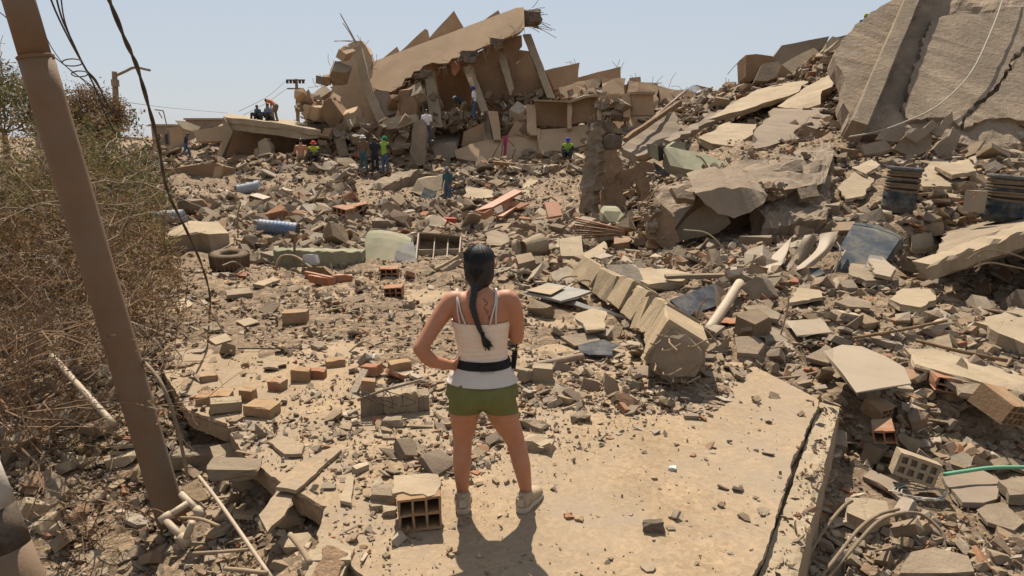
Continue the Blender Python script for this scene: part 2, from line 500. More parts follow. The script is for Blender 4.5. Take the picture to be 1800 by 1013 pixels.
def beam(mb, p0, p1, w, h, up=(0, 0, 1), nseg=8, jit=0.015, bev=0.12, taper=1.0, twist=0.0, rag=0.0):
    """worn rectangular concrete member from p0 to p1: bevelled section, jittered along its length"""
    p0, p1 = Vector(p0), Vector(p1)
    d = (p1 - p0).normalized()
    s = d.cross(Vector(up))
    s = s.normalized() if s.length > 1e-4 else perp(d)[0]
    t = s.cross(d).normalized()
    b = bev * min(w, h)
    sec = [(-w / 2 + b, -h / 2), (w / 2 - b, -h / 2), (w / 2, -h / 2 + b), (w / 2, h / 2 - b), (w / 2 - b, h / 2), (-w / 2 + b, h / 2), (-w / 2, h / 2 - b), (-w / 2, -h / 2 + b)]
    n = len(sec)
    vs_, fs_ = [], []
    for i in range(nseg + 1):
        f = i / nseg
        p = p0.lerp(p1, f)
        sc = 1 + (taper - 1) * f
        ca, sa = math.cos(twist * f), math.sin(twist * f)
        for (a, c) in sec:
            a2, c2 = (a * ca - c * sa) * sc, (a * sa + c * ca) * sc
            q = p + s * (a2 + random.gauss(0, jit)) + t * (c2 + random.gauss(0, jit))
            if rag and i in (0, nseg): q += d * random.uniform(-rag, rag)
            vs_.append(q)
    for i in range(nseg):
        for k in range(n):
            k2 = (k + 1) % n
            fs_.append((i * n + k, i * n + k2, (i + 1) * n + k2, (i + 1) * n + k))
    c0 = len(vs_); vs_.append(p0 - d * rag * 0.6); vs_.append(p1 + d * rag * 0.6)
    for k in range(n):
        fs_.append((c0, (k + 1) % n, k))
        fs_.append((c0 + 1, nseg * n + k, nseg * n + (k + 1) % n))
    mb.add(vs_, fs_)
    return mb

def box(mb, c, size, rot=None, jit=0.0):
    c = Vector(c)
    M3 = rot if rot is not None else Matrix.Identity(3)
    vs_ = []
    for z in (-.5, .5):
        for y in (-.5, .5):
            for x in (-.5, .5):
                vs_.append(c + M3 @ Vector((x * size[0] + random.gauss(0, jit), y * size[1] + random.gauss(0, jit), z * size[2] + random.gauss(0, jit))))
    mb.add(vs_, [(0, 2, 3, 1), (4, 5, 7, 6), (0, 1, 5, 4), (2, 6, 7, 3), (0, 4, 6, 2), (1, 3, 7, 5)])
    return mb

def hull_mesh(pts):
    bm = bmesh.new()
    for p in pts: bm.verts.new(p)
    r = bmesh.ops.convex_hull(bm, input=bm.verts)
    bmesh.ops.delete(bm, geom=[v for v in bm.verts if not v.link_faces], context='VERTS')
    bm.verts.index_update()
    V = [v.co.copy() for v in bm.verts]
    Fs = [tuple(v.index for v in f.verts) for f in bm.faces]
    bm.free()
    return V, Fs

def rot3(rx, ry, rz):
    return (Matrix.Rotation(rz, 3, 'Z') @ Matrix.Rotation(ry, 3, 'Y') @ Matrix.Rotation(rx, 3, 'X'))

def rock_shape(rnd, kind='chunk'):
    """unit-size broken piece: 'chunk', 'plate' or 'brick'"""
    if kind == 'chunk':
        ax = (1, rnd.uniform(0.5, 0.95), rnd.uniform(0.3, 0.7))
        pts = []
        for sx in (-.5, .5):
            for sy in (-.5, .5):
                for sz in (-.5, .5):
                    p = Vector((sx * ax[0] * rnd.uniform(.62, 1.08), sy * ax[1] * rnd.uniform(.62, 1.08), sz * ax[2] * rnd.uniform(.62, 1.08)))
                    if rnd.random() < .35:
                        k = rnd.uniform(.3, .7)
                        pts += [Vector((p.x * k, p.y, p.z)), Vector((p.x, p.y * k, p.z)), Vector((p.x, p.y, p.z * k))]
                    else:
                        pts.append(p)
        return hull_mesh(pts)
    if kind == 'plate':
        n = rnd.choice((4, 5, 5, 6, 7))
        th = rnd.uniform(0.05, 0.17)
        asp = rnd.uniform(0.5, 0.9)
        pts = []
        a0 = rnd.uniform(0, 6.28)
        for k in range(n):
            a = a0 + 2 * math.pi * (k + rnd.uniform(-0.28, 0.28)) / n
            r = 0.5 * rnd.uniform(0.75, 1.1)
            for z, s in ((-th / 2, rnd.uniform(0.88, 1.02)), (th / 2, rnd.uniform(0.88, 1.02))):
                pts.append(Vector((math.cos(a) * r * s, math.sin(a) * r * s * asp, z + rnd.gauss(0, th * 0.06))))
        return hull_mesh(pts)
    # brick
    pts = []
    l, w, h = 0.5, rnd.uniform(0.22, 0.3), rnd.uniform(0.14, 0.2)
    cut = rnd.uniform(0.5, 1.0)
    for x in (-l, l * cut):
        for y in (-w, w):
            for z in (-h, h):
                pts.append(Vector((x + (rnd.gauss(0, 0.07) if x > 0 else rnd.gauss(0, 0.01)), y + rnd.gauss(0, 0.012), z + rnd.gauss(0, 0.012))))
    return hull_mesh(pts)

# ---------------------------------------------------------------- numpy noise
_perm = RNG.permutation(4096)
def vnoise(x, y):
    xi, yi = np.floor(x).astype(np.int64), np.floor(y).astype(np.int64)
    fx, fy = x - xi, y - yi
    fx, fy = fx * fx * (3 - 2 * fx), fy * fy * (3 - 2 * fy)
    def h(a, b): return _perm[(_perm[a & 4095] + b) & 4095] / 2047.5 - 1
    return (h(xi, yi) * (1 - fx) + h(xi + 1, yi) * fx) * (1 - fy) + (h(xi, yi + 1) * (1 - fx) + h(xi + 1, yi + 1) * fx) * fy
def fbm(x, y, o=4):
    s, a = 0, 1.0
    for k in range(o):
        s = s + a * vnoise(x + 17.3 * k, y - 9.1 * k)
        x, y, a = x * 2.03, y * 2.03, a * 0.5
    return s
# ---------------------------------------------------------------- terrain: heights interpolated between surveyed points
CP = []
def K(px, py, D): CP.append(tuple(at(px, py, D)))
def Z(px, py, z): CP.append(tuple(on(px, py, z)))
for x in (-1.0, -0.3, 0.5, 1.2):
    for y in (1.2, 2.2, 3.2, 4.2, 5.2):
        CP.append((x, y, -0.14))
CP += [(2.1, 4.6, -0.3), (1.9, 5.3, -0.14), (2.6, 6.6, -0.1), (-0.9, 6.2, -0.06), (0.3, 6.2, -0.06), (1.4, 6.2, -0.06)]
# left: hollow beside the slab, then sandy ground under the scrub
CP += [(-1.75, 3.2, -0.5), (-2.3, 3.8, -0.6), (-2.7, 4.6, -0.55), (-1.95, 4.4, -0.35), (-3.3, 3.4, -0.6), (-2.0, 2.2, -0.55), (-3.6, 5.6, -0.35), (-2.6, 5.6, -0.3),
       (-4.6, 6.4, -0.1), (-3.2, 6.6, -0.05), (-2.6, 6.6, 0.0), (-5.5, 8, 0.1), (-8, 8, 0.2), (-4.4, 8.4, 0.05), (-7, 11, 0.15), (-12, 14, 0.2), (-14, 20, 0.0),
       (-22, 26, 0.2), (-30, 40, 0.6), (-60, 80, 0.5)]
for px in (350, 480, 640, 780, 920, 1040):
    Z(px, 590, 0.01); Z(px, 520, 0.02); Z(px, 455, 0.03)
K(320, 400, 15.5); K(300, 345, 24); K(330, 284, 37); K(420, 292, 36); K(300, 262, 46)
for px in (430, 560, 680): K(px, 385, 19.0)
K(450, 335, 27); K(560, 330, 28); K(650, 318, 30); K(540, 300, 33); K(640, 303, 34); K(700, 300, 34.5)
K(788, 358, 29); K(740, 335, 30); K(820, 330, 30); K(880, 340, 26); K(830, 385, 19.5); K(960, 390, 18); K(960, 330, 26); K(1000, 288, 34); K(880, 296, 35)
K(800, 268, 38); K(750, 256, 37.5); K(700, 250, 39); K(620, 235, 40); K(560, 240, 40); K(520, 225, 44); K(470, 222, 44); K(400, 232, 46)
K(640, 190, 43); K(600, 160, 44); K(800, 215, 42); K(900, 215, 43); K(1000, 210, 44); K(1100, 205, 43); K(700, 190, 46); K(900, 180, 48)
K(350, 340, 31); K(400, 332, 31.2); K(330, 302, 34.6); K(400, 304, 34.4); K(470, 309, 33.8); K(960, 284, 36.2); K(1020, 270, 36.4); K(880, 300, 36); K(1080, 254, 36.4); K(1060, 272, 35.3); K(1110, 250, 35.6); K(1060, 284, 31); K(1110, 266, 32.5); K(1150, 232, 36); K(960, 290, 33.5)
K(1100, 430, 14); K(1060, 500, 10.3); K(1120, 560, 8.3); K(1250, 540, 8.6); K(1200, 470, 11); K(1300, 470, 10.8)
K(1080, 360, 20.5); K(1130, 330, 21); K(1120, 300, 25); K(1180, 250, 28); K(1200, 210, 36); K(1260, 175, 40)
K(1150, 400, 16); K(1240, 420, 13.5); K(1350, 430, 12.6); K(1400, 420, 12.6)
K(1400, 560, 8); K(1330, 620, 6.9); K(1500, 560, 8.2); K(1450, 500, 9.6); K(1560, 480, 10.6); K(1600, 520, 9.4); K(1660, 560, 8.2); K(1790, 565, 8.0)
CP += [(7.0, 9.8, -0.35), (7.9, 10.2, -0.4), (6.6, 9.6, -0.2), (8.8, 10.6, -0.35), (7.4, 11.4, -0.4), (9, 11.6, -0.4), (7.8, 12.6, -0.3), (9.5, 12.8, -0.3)]
K(430, 290, 36.5); K(500, 288, 36.5); K(430, 286, 39.5); K(520, 282, 39)
K(1500, 640, 6.9); K(1700, 620, 7.2); K(1790, 640, 6.9); K(1500, 720, 5.9); K(1640, 740, 5.8); K(1790, 760, 5.6); K(1500, 850, 4.9); K(1640, 870, 4.75); K(1790, 880, 4.7)
K(1480, 1000, 4.1); K(1640, 1000, 4.05); K(1790, 1000, 4.0)
CP += [(2.4, 3.0, -0.62), (3.2, 3.0, -0.6), (1.7, 2.4, -0.65), (2.0, 1.5, -0.65), (4.5, 4.5, -0.4)]
K(1500, 400, 13.2); K(1600, 395, 13.2); K(1700, 392, 14.0); K(1800, 380, 14.2); K(1480, 330, 16); K(1600, 330, 15.6); K(1760, 330, 15.4)
K(1560, 285, 18); K(1700, 285, 18); K(1850, 290, 18); K(1450, 285, 18.5); K(1430, 240, 21.5)
K(1300, 280, 19.5); K(1220, 275, 21.5); K(1330, 240, 24); K(1250, 232, 26); K(1440, 195, 25.5); K(1400, 170, 28.5); K(1330, 180, 31); K(1460, 130, 29); K(1400, 125, 32); K(1320, 150, 35)
K(1480, 90, 29); K(1530, 60, 29); K(1290, 172, 40)
CP += [(14, 24, 4.2), (20, 24, 4.5), (20, 30, 5.0), (12, 34, 4.8), (30, 30, 3.0), (5, 48, 2.6), (-2, 50, 2.2), (-12, 54, 1.6), (-24, 60, 0.6), (12, 46, 3.8), (0, 90, 0), (40, 90, 0.5), (-60, 200, -0.5), (60, 200, -0.5), (0, 200, -0.5), (26, 18, 2.2), (14, 8, 0.4), (12, 12, 0.7)]
CPA = np.array(CP)
def uv_(x, y):
    y = np.maximum(y, 0.7)
    return np.stack([2.2 * x / y, 1.6 * np.log(y)], -1)
_cu = uv_(CPA[:, 0], CPA[:, 1])
_d = np.linalg.norm(_cu[:, None] - _cu[None], axis=-1)
_n = len(CPA)
_A = np.zeros((_n + 1, _n + 1))
_A[:_n, :_n] = -_d + np.eye(_n) * -0.03
_A[:_n, _n] = 1; _A[_n, :_n] = 1
_w = np.linalg.solve(_A, np.append(CPA[:, 2], 0))
def base_h(x, y):
    x = np.atleast_1d(np.asarray(x, float)); y = np.atleast_1d(np.asarray(y, float))
    q = uv_(x, y)
    out = np.empty(len(q))
    for s in range(0, len(q), 20000):
        d = np.linalg.norm(q[s:s + 20000, None] - _cu[None], axis=-1)
        out[s:s + 20000] = -d @ _w[:_n] + _w[_n]
    return out

# outline of the fallen floor slab the woman stands on, in plan
SLAB = [(p.x, p.y) for p in (on(655, 1030), on(560, 945), on(575, 890), on(500, 850), on(430, 800), on(400, 745), on(330, 720), on(285, 650), on(300, 560), on(420, 520), on(700, 500),
        on(1000, 545), on(1180, 600), on(1330, 645), on(1438, 702), on(1318, 1030))]
SLAB += [(1.02, 2.75), (0.55, 1.6), (-0.5, 1.4), (-0.72, 2.6)]
def in_poly(x, y, poly):
    inside = np.zeros(np.shape(x), bool)
    n = len(poly)
    for i in range(n):
        x1, y1 = poly[i]; x2, y2 = poly[(i + 1) % n]
        c = ((y1 > y) != (y2 > y)) & (x < (x2 - x1) * (y - y1) / (y2 - y1 + 1e-12) + x1)
        inside ^= c
    return inside
EDGE0, EDGE1 = on(1318, 1030), on(1438, 702)       # broken right-hand edge
def edge_dist(x, y):
    ex, ey = EDGE1.x - EDGE0.x, EDGE1.y - EDGE0.y
    l = math.hypot(ex, ey)
    return ((x - EDGE0.x) * ey - (y - EDGE0.y) * ex) / l     # >0 right of the edge

def hz(x, y):
    """terrain height"""
    sc = np.shape(x) == ()
    x = np.atleast_1d(np.asarray(x, float)); y = np.atleast_1d(np.asarray(y, float))
    z = base_h(x, y)
    amp = np.clip(0.012 * y, 0.05, 0.5)
    f = np.clip(6.0 / y, 0.16, 1.3)
    lf = 0.9
    nz = fbm(x * 0.9, y * 0.9, 3) * np.clip(0.006 * y, 0.02, 0.16) + fbm(x * 0.22 + 5, y * 0.22, 3) * np.clip(0.02 * (y - 9), 0, 0.55)
    nz = nz * np.where(y > 70, 0.3, 1)
    z = z + nz
    ins = in_poly(x, y, SLAB)
    ed = edge_dist(x, y)
    front = np.clip((6.9 - y) / 0.8, 0, 1)
    z = np.where(ins, np.minimum(z, -0.05 * front + 0.05 * (1 - front)) - 0.02 * front, z)
    drop = np.clip((ed - 0.02) / 0.2, 0, 1) * np.clip((6.3 - y) / 0.6, 0, 1) * (x > 0.5)
    z = np.where(~ins & (drop > 0), np.minimum(z, -0.14 - 0.38 * drop + 0.03 * fbm(x * 3, y * 3, 2)), z)
    return float(z[0]) if sc else z

def hit(px, py, d0=2.6, d1=70):
    """distance at which the line of sight meets the terrain"""
    ds = np.geomspace(d0, d1, 500)
    r = ray(px, py)
    g = (H + r.z * ds) - hz(r.x * ds, ds)
    k = np.argmax(g < 0)
    return float(ds[k]) if g[k] < 0 else d1

def gp(px, py, dz=0.0):
    """point of the terrain seen at a pixel"""
    D = hit(px, py)
    p = at(px, py, D)
    return Vector((p.x, p.y, p.z + dz))

# terrain sheet, graded finer near the viewer
NU, NV = 330, 400
us = np.linspace(-1.5, 1.5, NU)
ys = np.concatenate([np.geomspace(0.9, 70, NV - 24), np.geomspace(74, 4000, 24)])
U, Y = np.meshgrid(us, ys)
X = U * Y
T = hz(X.ravel(), Y.ravel())
yy = Y.ravel()
fine = fbm(X.ravel() * 5, yy * 5, 3)
T = T + np.where(yy < 70, fine * np.clip(0.006 * yy, 0.012, 0.06), 0) * np.where(in_poly(X.ravel(), yy, SLAB), 0.7, 1.0)
T = np.where(yy > 120, -0.6, T)
mesh = bpy.data.meshes.new('ground')
V = np.stack([X.ravel(), yy, T], -1)
mesh.vertices.add(len(V)); mesh.vertices.foreach_set('co', V.ravel())
ii, jj = np.meshgrid(np.arange(NU - 1), np.arange(NV - 1))
a = (jj * NU + ii).ravel()
Q = np.stack([a, a + 1, a + NU + 1, a + NU], -1)
mesh.loops.add(Q.size); mesh.polygons.add(len(Q))
mesh.polygons.foreach_set('loop_start', np.arange(0, Q.size, 4)); mesh.loops.foreach_set('vertex_index', Q.ravel())
mesh.update(calc_edges=True)
mesh.shade_smooth()
mesh.materials.append(MATS['terrain_dirt'])
ground = bpy.data.objects.new('ground', mesh); COL.objects.link(ground)
tag(ground, 'dusty sandy ground heaped with pulverised concrete', kind='structure')
mb = MB()
mb.add([(-5000, -60, -1.4), (5000, -60, -1.4), (5000, 6000, -1.4), (-5000, 6000, -1.4)], [(0, 1, 2, 3)])
mb.build('plain', 'far_ground', label='flat sandy plain reaching the horizon', kind='structure')
# sand behind the viewer, part of the same place (throws light back at the scene)
mb = MB()
mb.add([(-40, -60, -0.7), (40, -60, -0.7), (40, 1.0, -0.7), (-40, 1.0, -0.7)], [(0, 1, 2, 3)])
mb.build('sand_yard', 'terrain_dirt', label='bare sandy yard on the near side of the slab', kind='structure')

# ---------------------------------------------------------------- the floor slab
mb = MB()
ragged = []
for i in range(len(SLAB)):
    p, q = Vector(SLAB[i]), Vector(SLAB[(i + 1) % len(SLAB)])
    L_ = (q - p).length
    n = max(1, int(L_ / 0.03))
    e = (q - p) / L_; s = Vector((e.y, -e.x))
    for k in range(n):
        w = p.lerp(q, k / n)
        if k: w = w + s * (0.018 * fbm(np.array([w.x * 1.1]), np.array([w.y * 1.1]), 3)[0] + 0.007 * fbm(np.array([w.x * 9]), np.array([w.y * 9]), 2)[0] + random.gauss(0, .0025))
        ragged.append(w)
n = len(ragged)
cx = sum(p.x for p in ragged) / n; cy = sum(p.y for p in ragged) / n
levels = [(0.0, 0.0), (-0.022, 0.006), (-0.045, -0.012), (-0.09, -0.006), (-0.17, -0.02)]
vs_, fs_ = [], []
for (z, off) in levels:
    for p in ragged:
        d = Vector((p.x - cx, p.y - cy)).normalized()
        o = off + (0.012 * mnoise.noise(Vector((p.x * 6, p.y * 6, z * 60))) if z < 0 else 0)
        vs_.append((p.x + d.x * o, p.y + d.y * o, z + (random.gauss(0, 0.004) if z < 0 else 0)))
for l in range(len(levels) - 1):
    for i in range(n):
        j = (i + 1) % n
        fs_.append((l * n + i, (l + 1) * n + i, (l + 1) * n + j, l * n + j))
fs_.append(tuple(range(n)))
fs_.append(tuple(range(len(levels) * n - 1, (len(levels) - 1) * n - 1, -1)))
mb.add(vs_, fs_)
slab = mb.build('floor_slab', 'slab_dust', tri=True, kind='structure', label='fallen concrete floor slab covered in tan dust under the woman')
# ledge of the edge beam, lower than the slab, along its broken right-hand side
ex = Vector((EDGE1.x - EDGE0.x, EDGE1.y - EDGE0.y, 0)).normalized()
sx = Vector((ex.y, -ex.x, 0))
mb = MB()
N = 70
sec = [(-0.10, -0.13), (0.004, -0.12), (0.016, -0.062), (0.10, -0.068), (0.15, -0.072), (0.185, -0.08), (0.195, -0.2), (0.20, -0.36), (0.19, -0.5), (0.0, -0.5)]
A0 = EDGE0 - ex * 1.6
LEN = (EDGE1 - A0).length + 0.12
vs_, fs_ = [], []
for i in range(N + 1):
    p = A0 + ex * (LEN * i / N)
    wd = 1.15 - 0.25 * i / N
    for k, (a, z) in enumerate(sec):
        jx = 0.012 * mnoise.noise(Vector((p.x * 3, p.y * 3, k * 0.4))) + 0.008 * mnoise.noise(Vector((p.x * 13, p.y * 13, k * 0.9)))
        jz = 0.016 * mnoise.noise(Vector((p.x * 3, p.y * 3, 5 + k * 0.5))) + 0.012 * mnoise.noise(Vector((p.x * 15, p.y * 15, 5 + k * 0.8)))
        vs_.append(p + sx * (a * wd + jx) + Vector((0, 0, z + jz)))
m_ = len(sec)
for i in range(N):
    for k in range(m_):
        fs_.append((i * m_ + k, i * m_ + (k + 1) % m_, (i + 1) * m_ + (k + 1) % m_, (i + 1) * m_ + k))
fs_.append(tuple(range(m_ - 1, -1, -1))); fs_.append(tuple(N * m_ + k for k in range(m_)))
mb.add(vs_, fs_)
ledge = mb.build('edge_beam', 'concrete_light', parent=slab, tri=True)
# ---------------------------------------------------------------- helpers for placed concrete pieces
LAND = []          # landmarks for describing scattered pieces: (pixel x, pixel y, words)
def Q(pts):
    """list of (px, py, D) -> points"""
    return [at(*p) for p in pts]
def lean(pts, D, k=0.0, y0=None):
    """pixels on a face at distance D that leans back by k metres per metre of height"""
    ys_ = [p[1] for p in pts]
    yb = max(ys_) if y0 is None else y0
    return [at(px, py, D + k * px2m(yb - py, D)) for px, py in pts]
def pl(name, pts, D, thick, m, parent=None, k=0.0, seg=0.5, jit=0.05, vec=None, y0=None, **kw):
    mb = MB()
    plate(mb, lean(pts, D, k, y0), thick, seg=seg, jit=jit, vec=vec)
    return mb.build(name, m, parent, tri=True, **kw)
def rebars(parent, starts, spread, length, r=0.012, n=1, name='rebar', m='rust_steel', bend=0.3):
    for s in starts:
        for _ in range(n):
            d = Vector(spread) + Vector((random.gauss(0, bend), random.gauss(0, bend), random.gauss(0, bend)))
            L_ = length * random.uniform(0.5, 1.1)
            p0 = Vector(s)
            p1 = p0 + d.normalized() * L_ * 0.5
            p2 = p1 + (d.normalized() + Vector((random.gauss(0, bend), random.gauss(0, bend), random.gauss(0, bend) - 0.1))).normalized() * L_ * 0.5
            mb = MB(); tube(mb, spline([p0, p1, p2], 4), r, 5)
            mb.build(name, m, parent)
def wall_block(name, pts, D, thick, m, parent=None, nu=14, nv=8, amp=0.05, k=0.0, edge=0.06, freq=1.2, **kw):
    """4 pixels bl, br, tr, tl"""
    c = lean(pts, D, k)
    mb = MB(); patch(mb, c[0], c[1], c[2], c[3], nu, nv, thick, amp=amp, edge=edge, freq=freq, seed=random.uniform(0, 50), vec=kw.pop('vec', None))
    return mb.build(name, m, parent, **kw)
BACK = (0, 1, 0)

# ---------------------------------------------------------------- collapsed building in the middle
B = empty('collapsed_building', at(850, 285, 38), 'collapsed tan concrete building with tilted roof beam and leaning columns', 'building')
DB = 39.0
mb = MB(); plate(mb, [at(px, py, DB + 1.0 * px2m(max(0, 162 - (px - 687) * .48 - py), DB)) for px, py in [(650, 111), (907, 14), (921, 13), (922, 48), (913, 57), (858, 79), (829, 91), (812, 95), (806, 101), (794, 103), (788, 111), (772, 112),
      (760, 110), (744, 116), (738, 124), (727, 126), (722, 136), (712, 138), (706, 151), (687, 162), (664, 158), (640, 146), (638, 118)]], 0.8, seg=0.5, jit=0.006, vec=BACK); roof = mb.build('roof_beam', 'plaster', B, tri=True)
for pts, D in (([(702, 92), (747, 51), (752, 53), (756, 72)], DB + 2.6), ([(752, 70), (798, 19), (816, 50), (800, 62)], DB + 2.8), ([(664, 110), (698, 82), (704, 94)], DB + 2.4), ([(850, 36), (876, 18), (882, 30)], DB + 3)):
    pl('partition_wall', pts, D, 0.28, 'plaster_mid', B, k=0.2, jit=0.015)
# broken end of the beam: crumbled core with bars sticking out
mb = MB()
for c_, s_ in (((927, 26), 1.0),):
    V_, F_ = rock_shape(random.Random(3), 'chunk')
    bm = bmesh.new()
    vv = [bm.verts.new(v) for v in V_]
    for f in F_: bm.faces.new([vv[i] for i in f])
    bmesh.ops.subdivide_edges(bm, edges=bm.edges, cuts=3, use_grid_fill=True)
    bmesh.ops.triangulate(bm, faces=bm.faces)
    cen = at(930, 31, DB + 1.6)
    for v in bm.verts:
        nn = mnoise.fractal(v.co * 5, 0.8, 2.0, 4)
        v.co = v.co * (1 + 0.35 * nn)
        v.co = Vector((v.co.x * 1.25, v.co.y * 0.9, v.co.z * 1.75)) 
    bm.verts.index_update()
    mb.add([v.co + cen for v in bm.verts], [tuple(v.index for v in f.verts) for f in bm.faces]); bm.free()
core = mb.build('broken_end', 'core_concrete', roof)
for k in range(16):
    y = random.uniform(12, 48)
    st = at(random.uniform(928, 938), y, DB + 1.6)
    dirv = Vector((1, 0, 0.55 - (y - 12) / 36 * 1.1 + random.gauss(0, 0.15)))
    rebars(roof, [st], dirv, random.uniform(0.9, 2.1), r=0.016, bend=0.18)
# columns and the partition walls behind them, their shade put into a darker colour
for tl, tr, br, bl, D in (((745, 124), (763, 124), (778, 224), (757, 224), DB - 0.6), ((735, 147), (745, 149), (756, 222), (747, 222), DB),
                          ((813, 118), (829, 114), (859, 195), (846, 198), DB - 0.6), ((842, 196), (855, 193), (865, 246), (851, 250), DB - 0.9),
                          ((867, 73), (882, 70), (904, 156), (896, 166), DB - 0.2), ((919, 60), (933, 60), (976, 172), (962, 172), DB + 0.2)):
    c = [at(*bl, D), at(*br, D), at(*tr, D + 1.9), at(*tl, D + 1.9)]
    mb = MB(); patch(mb, *c, 4, 12, 0.6, amp=0.03, edge=0.035, seed=tl[0], vec=BACK)
    mb.build('column', 'concrete_light', B)
for cx_, cy_, D in ((820, 96, DB - 0.3), (826, 106, DB - 0.4), (816, 104, DB - 0.3), (829, 96, DB), (750, 128, DB - 0.3), (742, 134, DB - 0.3), (872, 74, DB)):
    V_, F_ = rock_shape(random.Random(cx_), 'chunk')
    mb = MB(); mb.add([Vector(v) * 0.75 + at(cx_, cy_, D) for v in V_], F_); mb.build('broken_joint', 'core_concrete', B)
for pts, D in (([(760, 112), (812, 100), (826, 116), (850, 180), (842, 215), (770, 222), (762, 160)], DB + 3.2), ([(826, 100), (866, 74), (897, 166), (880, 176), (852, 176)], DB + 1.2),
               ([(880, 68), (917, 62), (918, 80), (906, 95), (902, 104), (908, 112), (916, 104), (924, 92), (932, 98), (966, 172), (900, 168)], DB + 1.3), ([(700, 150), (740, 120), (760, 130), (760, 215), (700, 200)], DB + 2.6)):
    pl('partition_wall', pts, D, 0.25, 'plaster_dark_shaded', B, k=-0.05, jit=0.03, vec=BACK)
# floor plates inside
for pts in ([(700, 262, 37.4), (800, 262, 37.4), (810, 236, 40), (720, 236, 40)],):
    mb = MB(); plate(mb, Q(pts), 0.2, seg=0.6, jit=0.06, vec=(0, 0, -1)); mb.build('floor_plate', 'concrete_grey', B, tri=True)
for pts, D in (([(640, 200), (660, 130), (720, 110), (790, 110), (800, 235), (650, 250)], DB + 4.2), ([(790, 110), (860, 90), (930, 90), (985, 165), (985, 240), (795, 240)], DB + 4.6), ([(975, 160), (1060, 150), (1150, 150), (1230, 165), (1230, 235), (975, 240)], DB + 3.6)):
    pl('back_wall', pts, D, 0.3, 'plaster_dark_shaded', B, jit=0.05, vec=BACK)
def heap(name, boxes, n, smin, smax, parent, m='rubble_mix'):
    """a loose pile filling the gaps of a ruin: joined, too small to count"""
    mb = MB(); sh = []
    for _ in range(n):
        x0, x1, y0, y1, d0, d1 = random.choice(boxes)
        D_ = random.uniform(d0, d1)
        p = at(random.uniform(x0, x1), random.uniform(y0, y1), D_)
        V_, F_ = rock_shape(random, random.choice(['chunk', 'plate', 'plate', 'brick']))
        s_ = smin * (smax / smin) ** (random.random() ** 1.6); M3 = rot3(random.gauss(0, .5), random.gauss(0, .5), random.uniform(0, 6.28))
        mb.add([p + M3 @ (Vector(v) * s_) for v in V_], F_); sh += [random.random() * .97] * len(V_)
    o = mb.build(name, m, parent); o['kind'] = 'stuff'
    a_ = o.data.attributes.new('shade', 'FLOAT', 'POINT'); a_.data.foreach_set('value', np.array(sh, dtype=np.float32))
    return o
heap('interior_rubble', [(765, 850, 196, 232, 38.6, 41), (700, 770, 170, 235, 39, 42), (850, 975, 166, 186, 39.4, 42), (885, 925, 196, 236, 38.2, 38.8), (1055, 1095, 180, 212, 37.6, 38.2), (985, 1060, 160, 176, 39.5, 41)], 420, .25, 1.2, B)
heap('fallen_plaster', [(520, 590, 170, 250, 38.2, 39.6), (590, 720, 215, 262, 36.6, 38.6), (690, 760, 225, 262, 37, 38.4), (560, 640, 235, 280, 36, 38)], 420, .25, 1.3, B)
# lower parapet with its small pillars and bays
DP = 36.5
pl('parapet', [(799, 265), (825, 254), (851, 247), (880, 243), (944, 237), (945, 276), (920, 281), (896, 285), (860, 290), (802, 278)], DP, 0.35, 'plaster', B, k=0.95, jit=0.03)
pl('parapet', [(948, 228), (1000, 224), (1036, 219), (1060, 213), (1108, 204), (1108, 232), (1060, 246), (1036, 252), (1000, 262), (948, 272)], DP + 0.1, 0.35, 'plaster', B, k=0.95, jit=0.03)
pl('parapet', [(1100, 196), (1150, 196), (1150, 226), (1104, 230)], DP + 0.8, 0.35, 'plaster', B, k=0.95, jit=0.03)
for pts in ([(857, 195), (875, 196), (879, 222), (880, 246), (868, 246), (862, 215)], [(924, 184), (940, 184), (945, 238), (933, 238), (926, 230)], [(944, 226), (949, 226), (949, 272), (944, 274)], [(997, 177), (1005, 178), (1005, 226), (998, 226)],
            [(1050, 168), (1057, 168), (1057, 214), (1051, 214)], [(1094, 165), (1108, 165), (1108, 206), (1096, 206)]):
    pl('pillar', pts, DP + (0.9 if pts[0][1] < 200 else 0.4), 0.4, 'plaster', B, k=0.5, jit=0.02)
pl('bay_panel', [(940, 175), (997, 177), (998, 224), (942, 222)], DP + 2.6, 0.2, 'plaster_mid', B, jit=0.03)
pl('bay_panel', [(1004, 179), (1028, 170), (1051, 168), (1051, 213), (1004, 219)], DP + 2.0, 0.2, 'plaster_mid', B, jit=0.03)
pl('bay_panel', [(1057, 170), (1080, 165), (1094, 166), (1084, 180), (1066, 188), (1057, 186)], DP + 1.8, 0.2, 'plaster_mid', B, jit=0.03)
pl('bay_panel', [(1109, 164), (1149, 164), (1150, 203), (1109, 203)], DP + 1.5, 0.3, 'plaster', B, jit=0.03)
pl('bay_panel', [(905, 215), (926, 200), (926, 240), (890, 243)], DP + 1.6, 0.2, 'plaster', B, jit=0.05)
pl('bay_panel', [(832, 224), (850, 216), (856, 250), (812, 258), (815, 232)], DP + 2.0, 0.3, 'plaster_mid', B, jit=0.05)
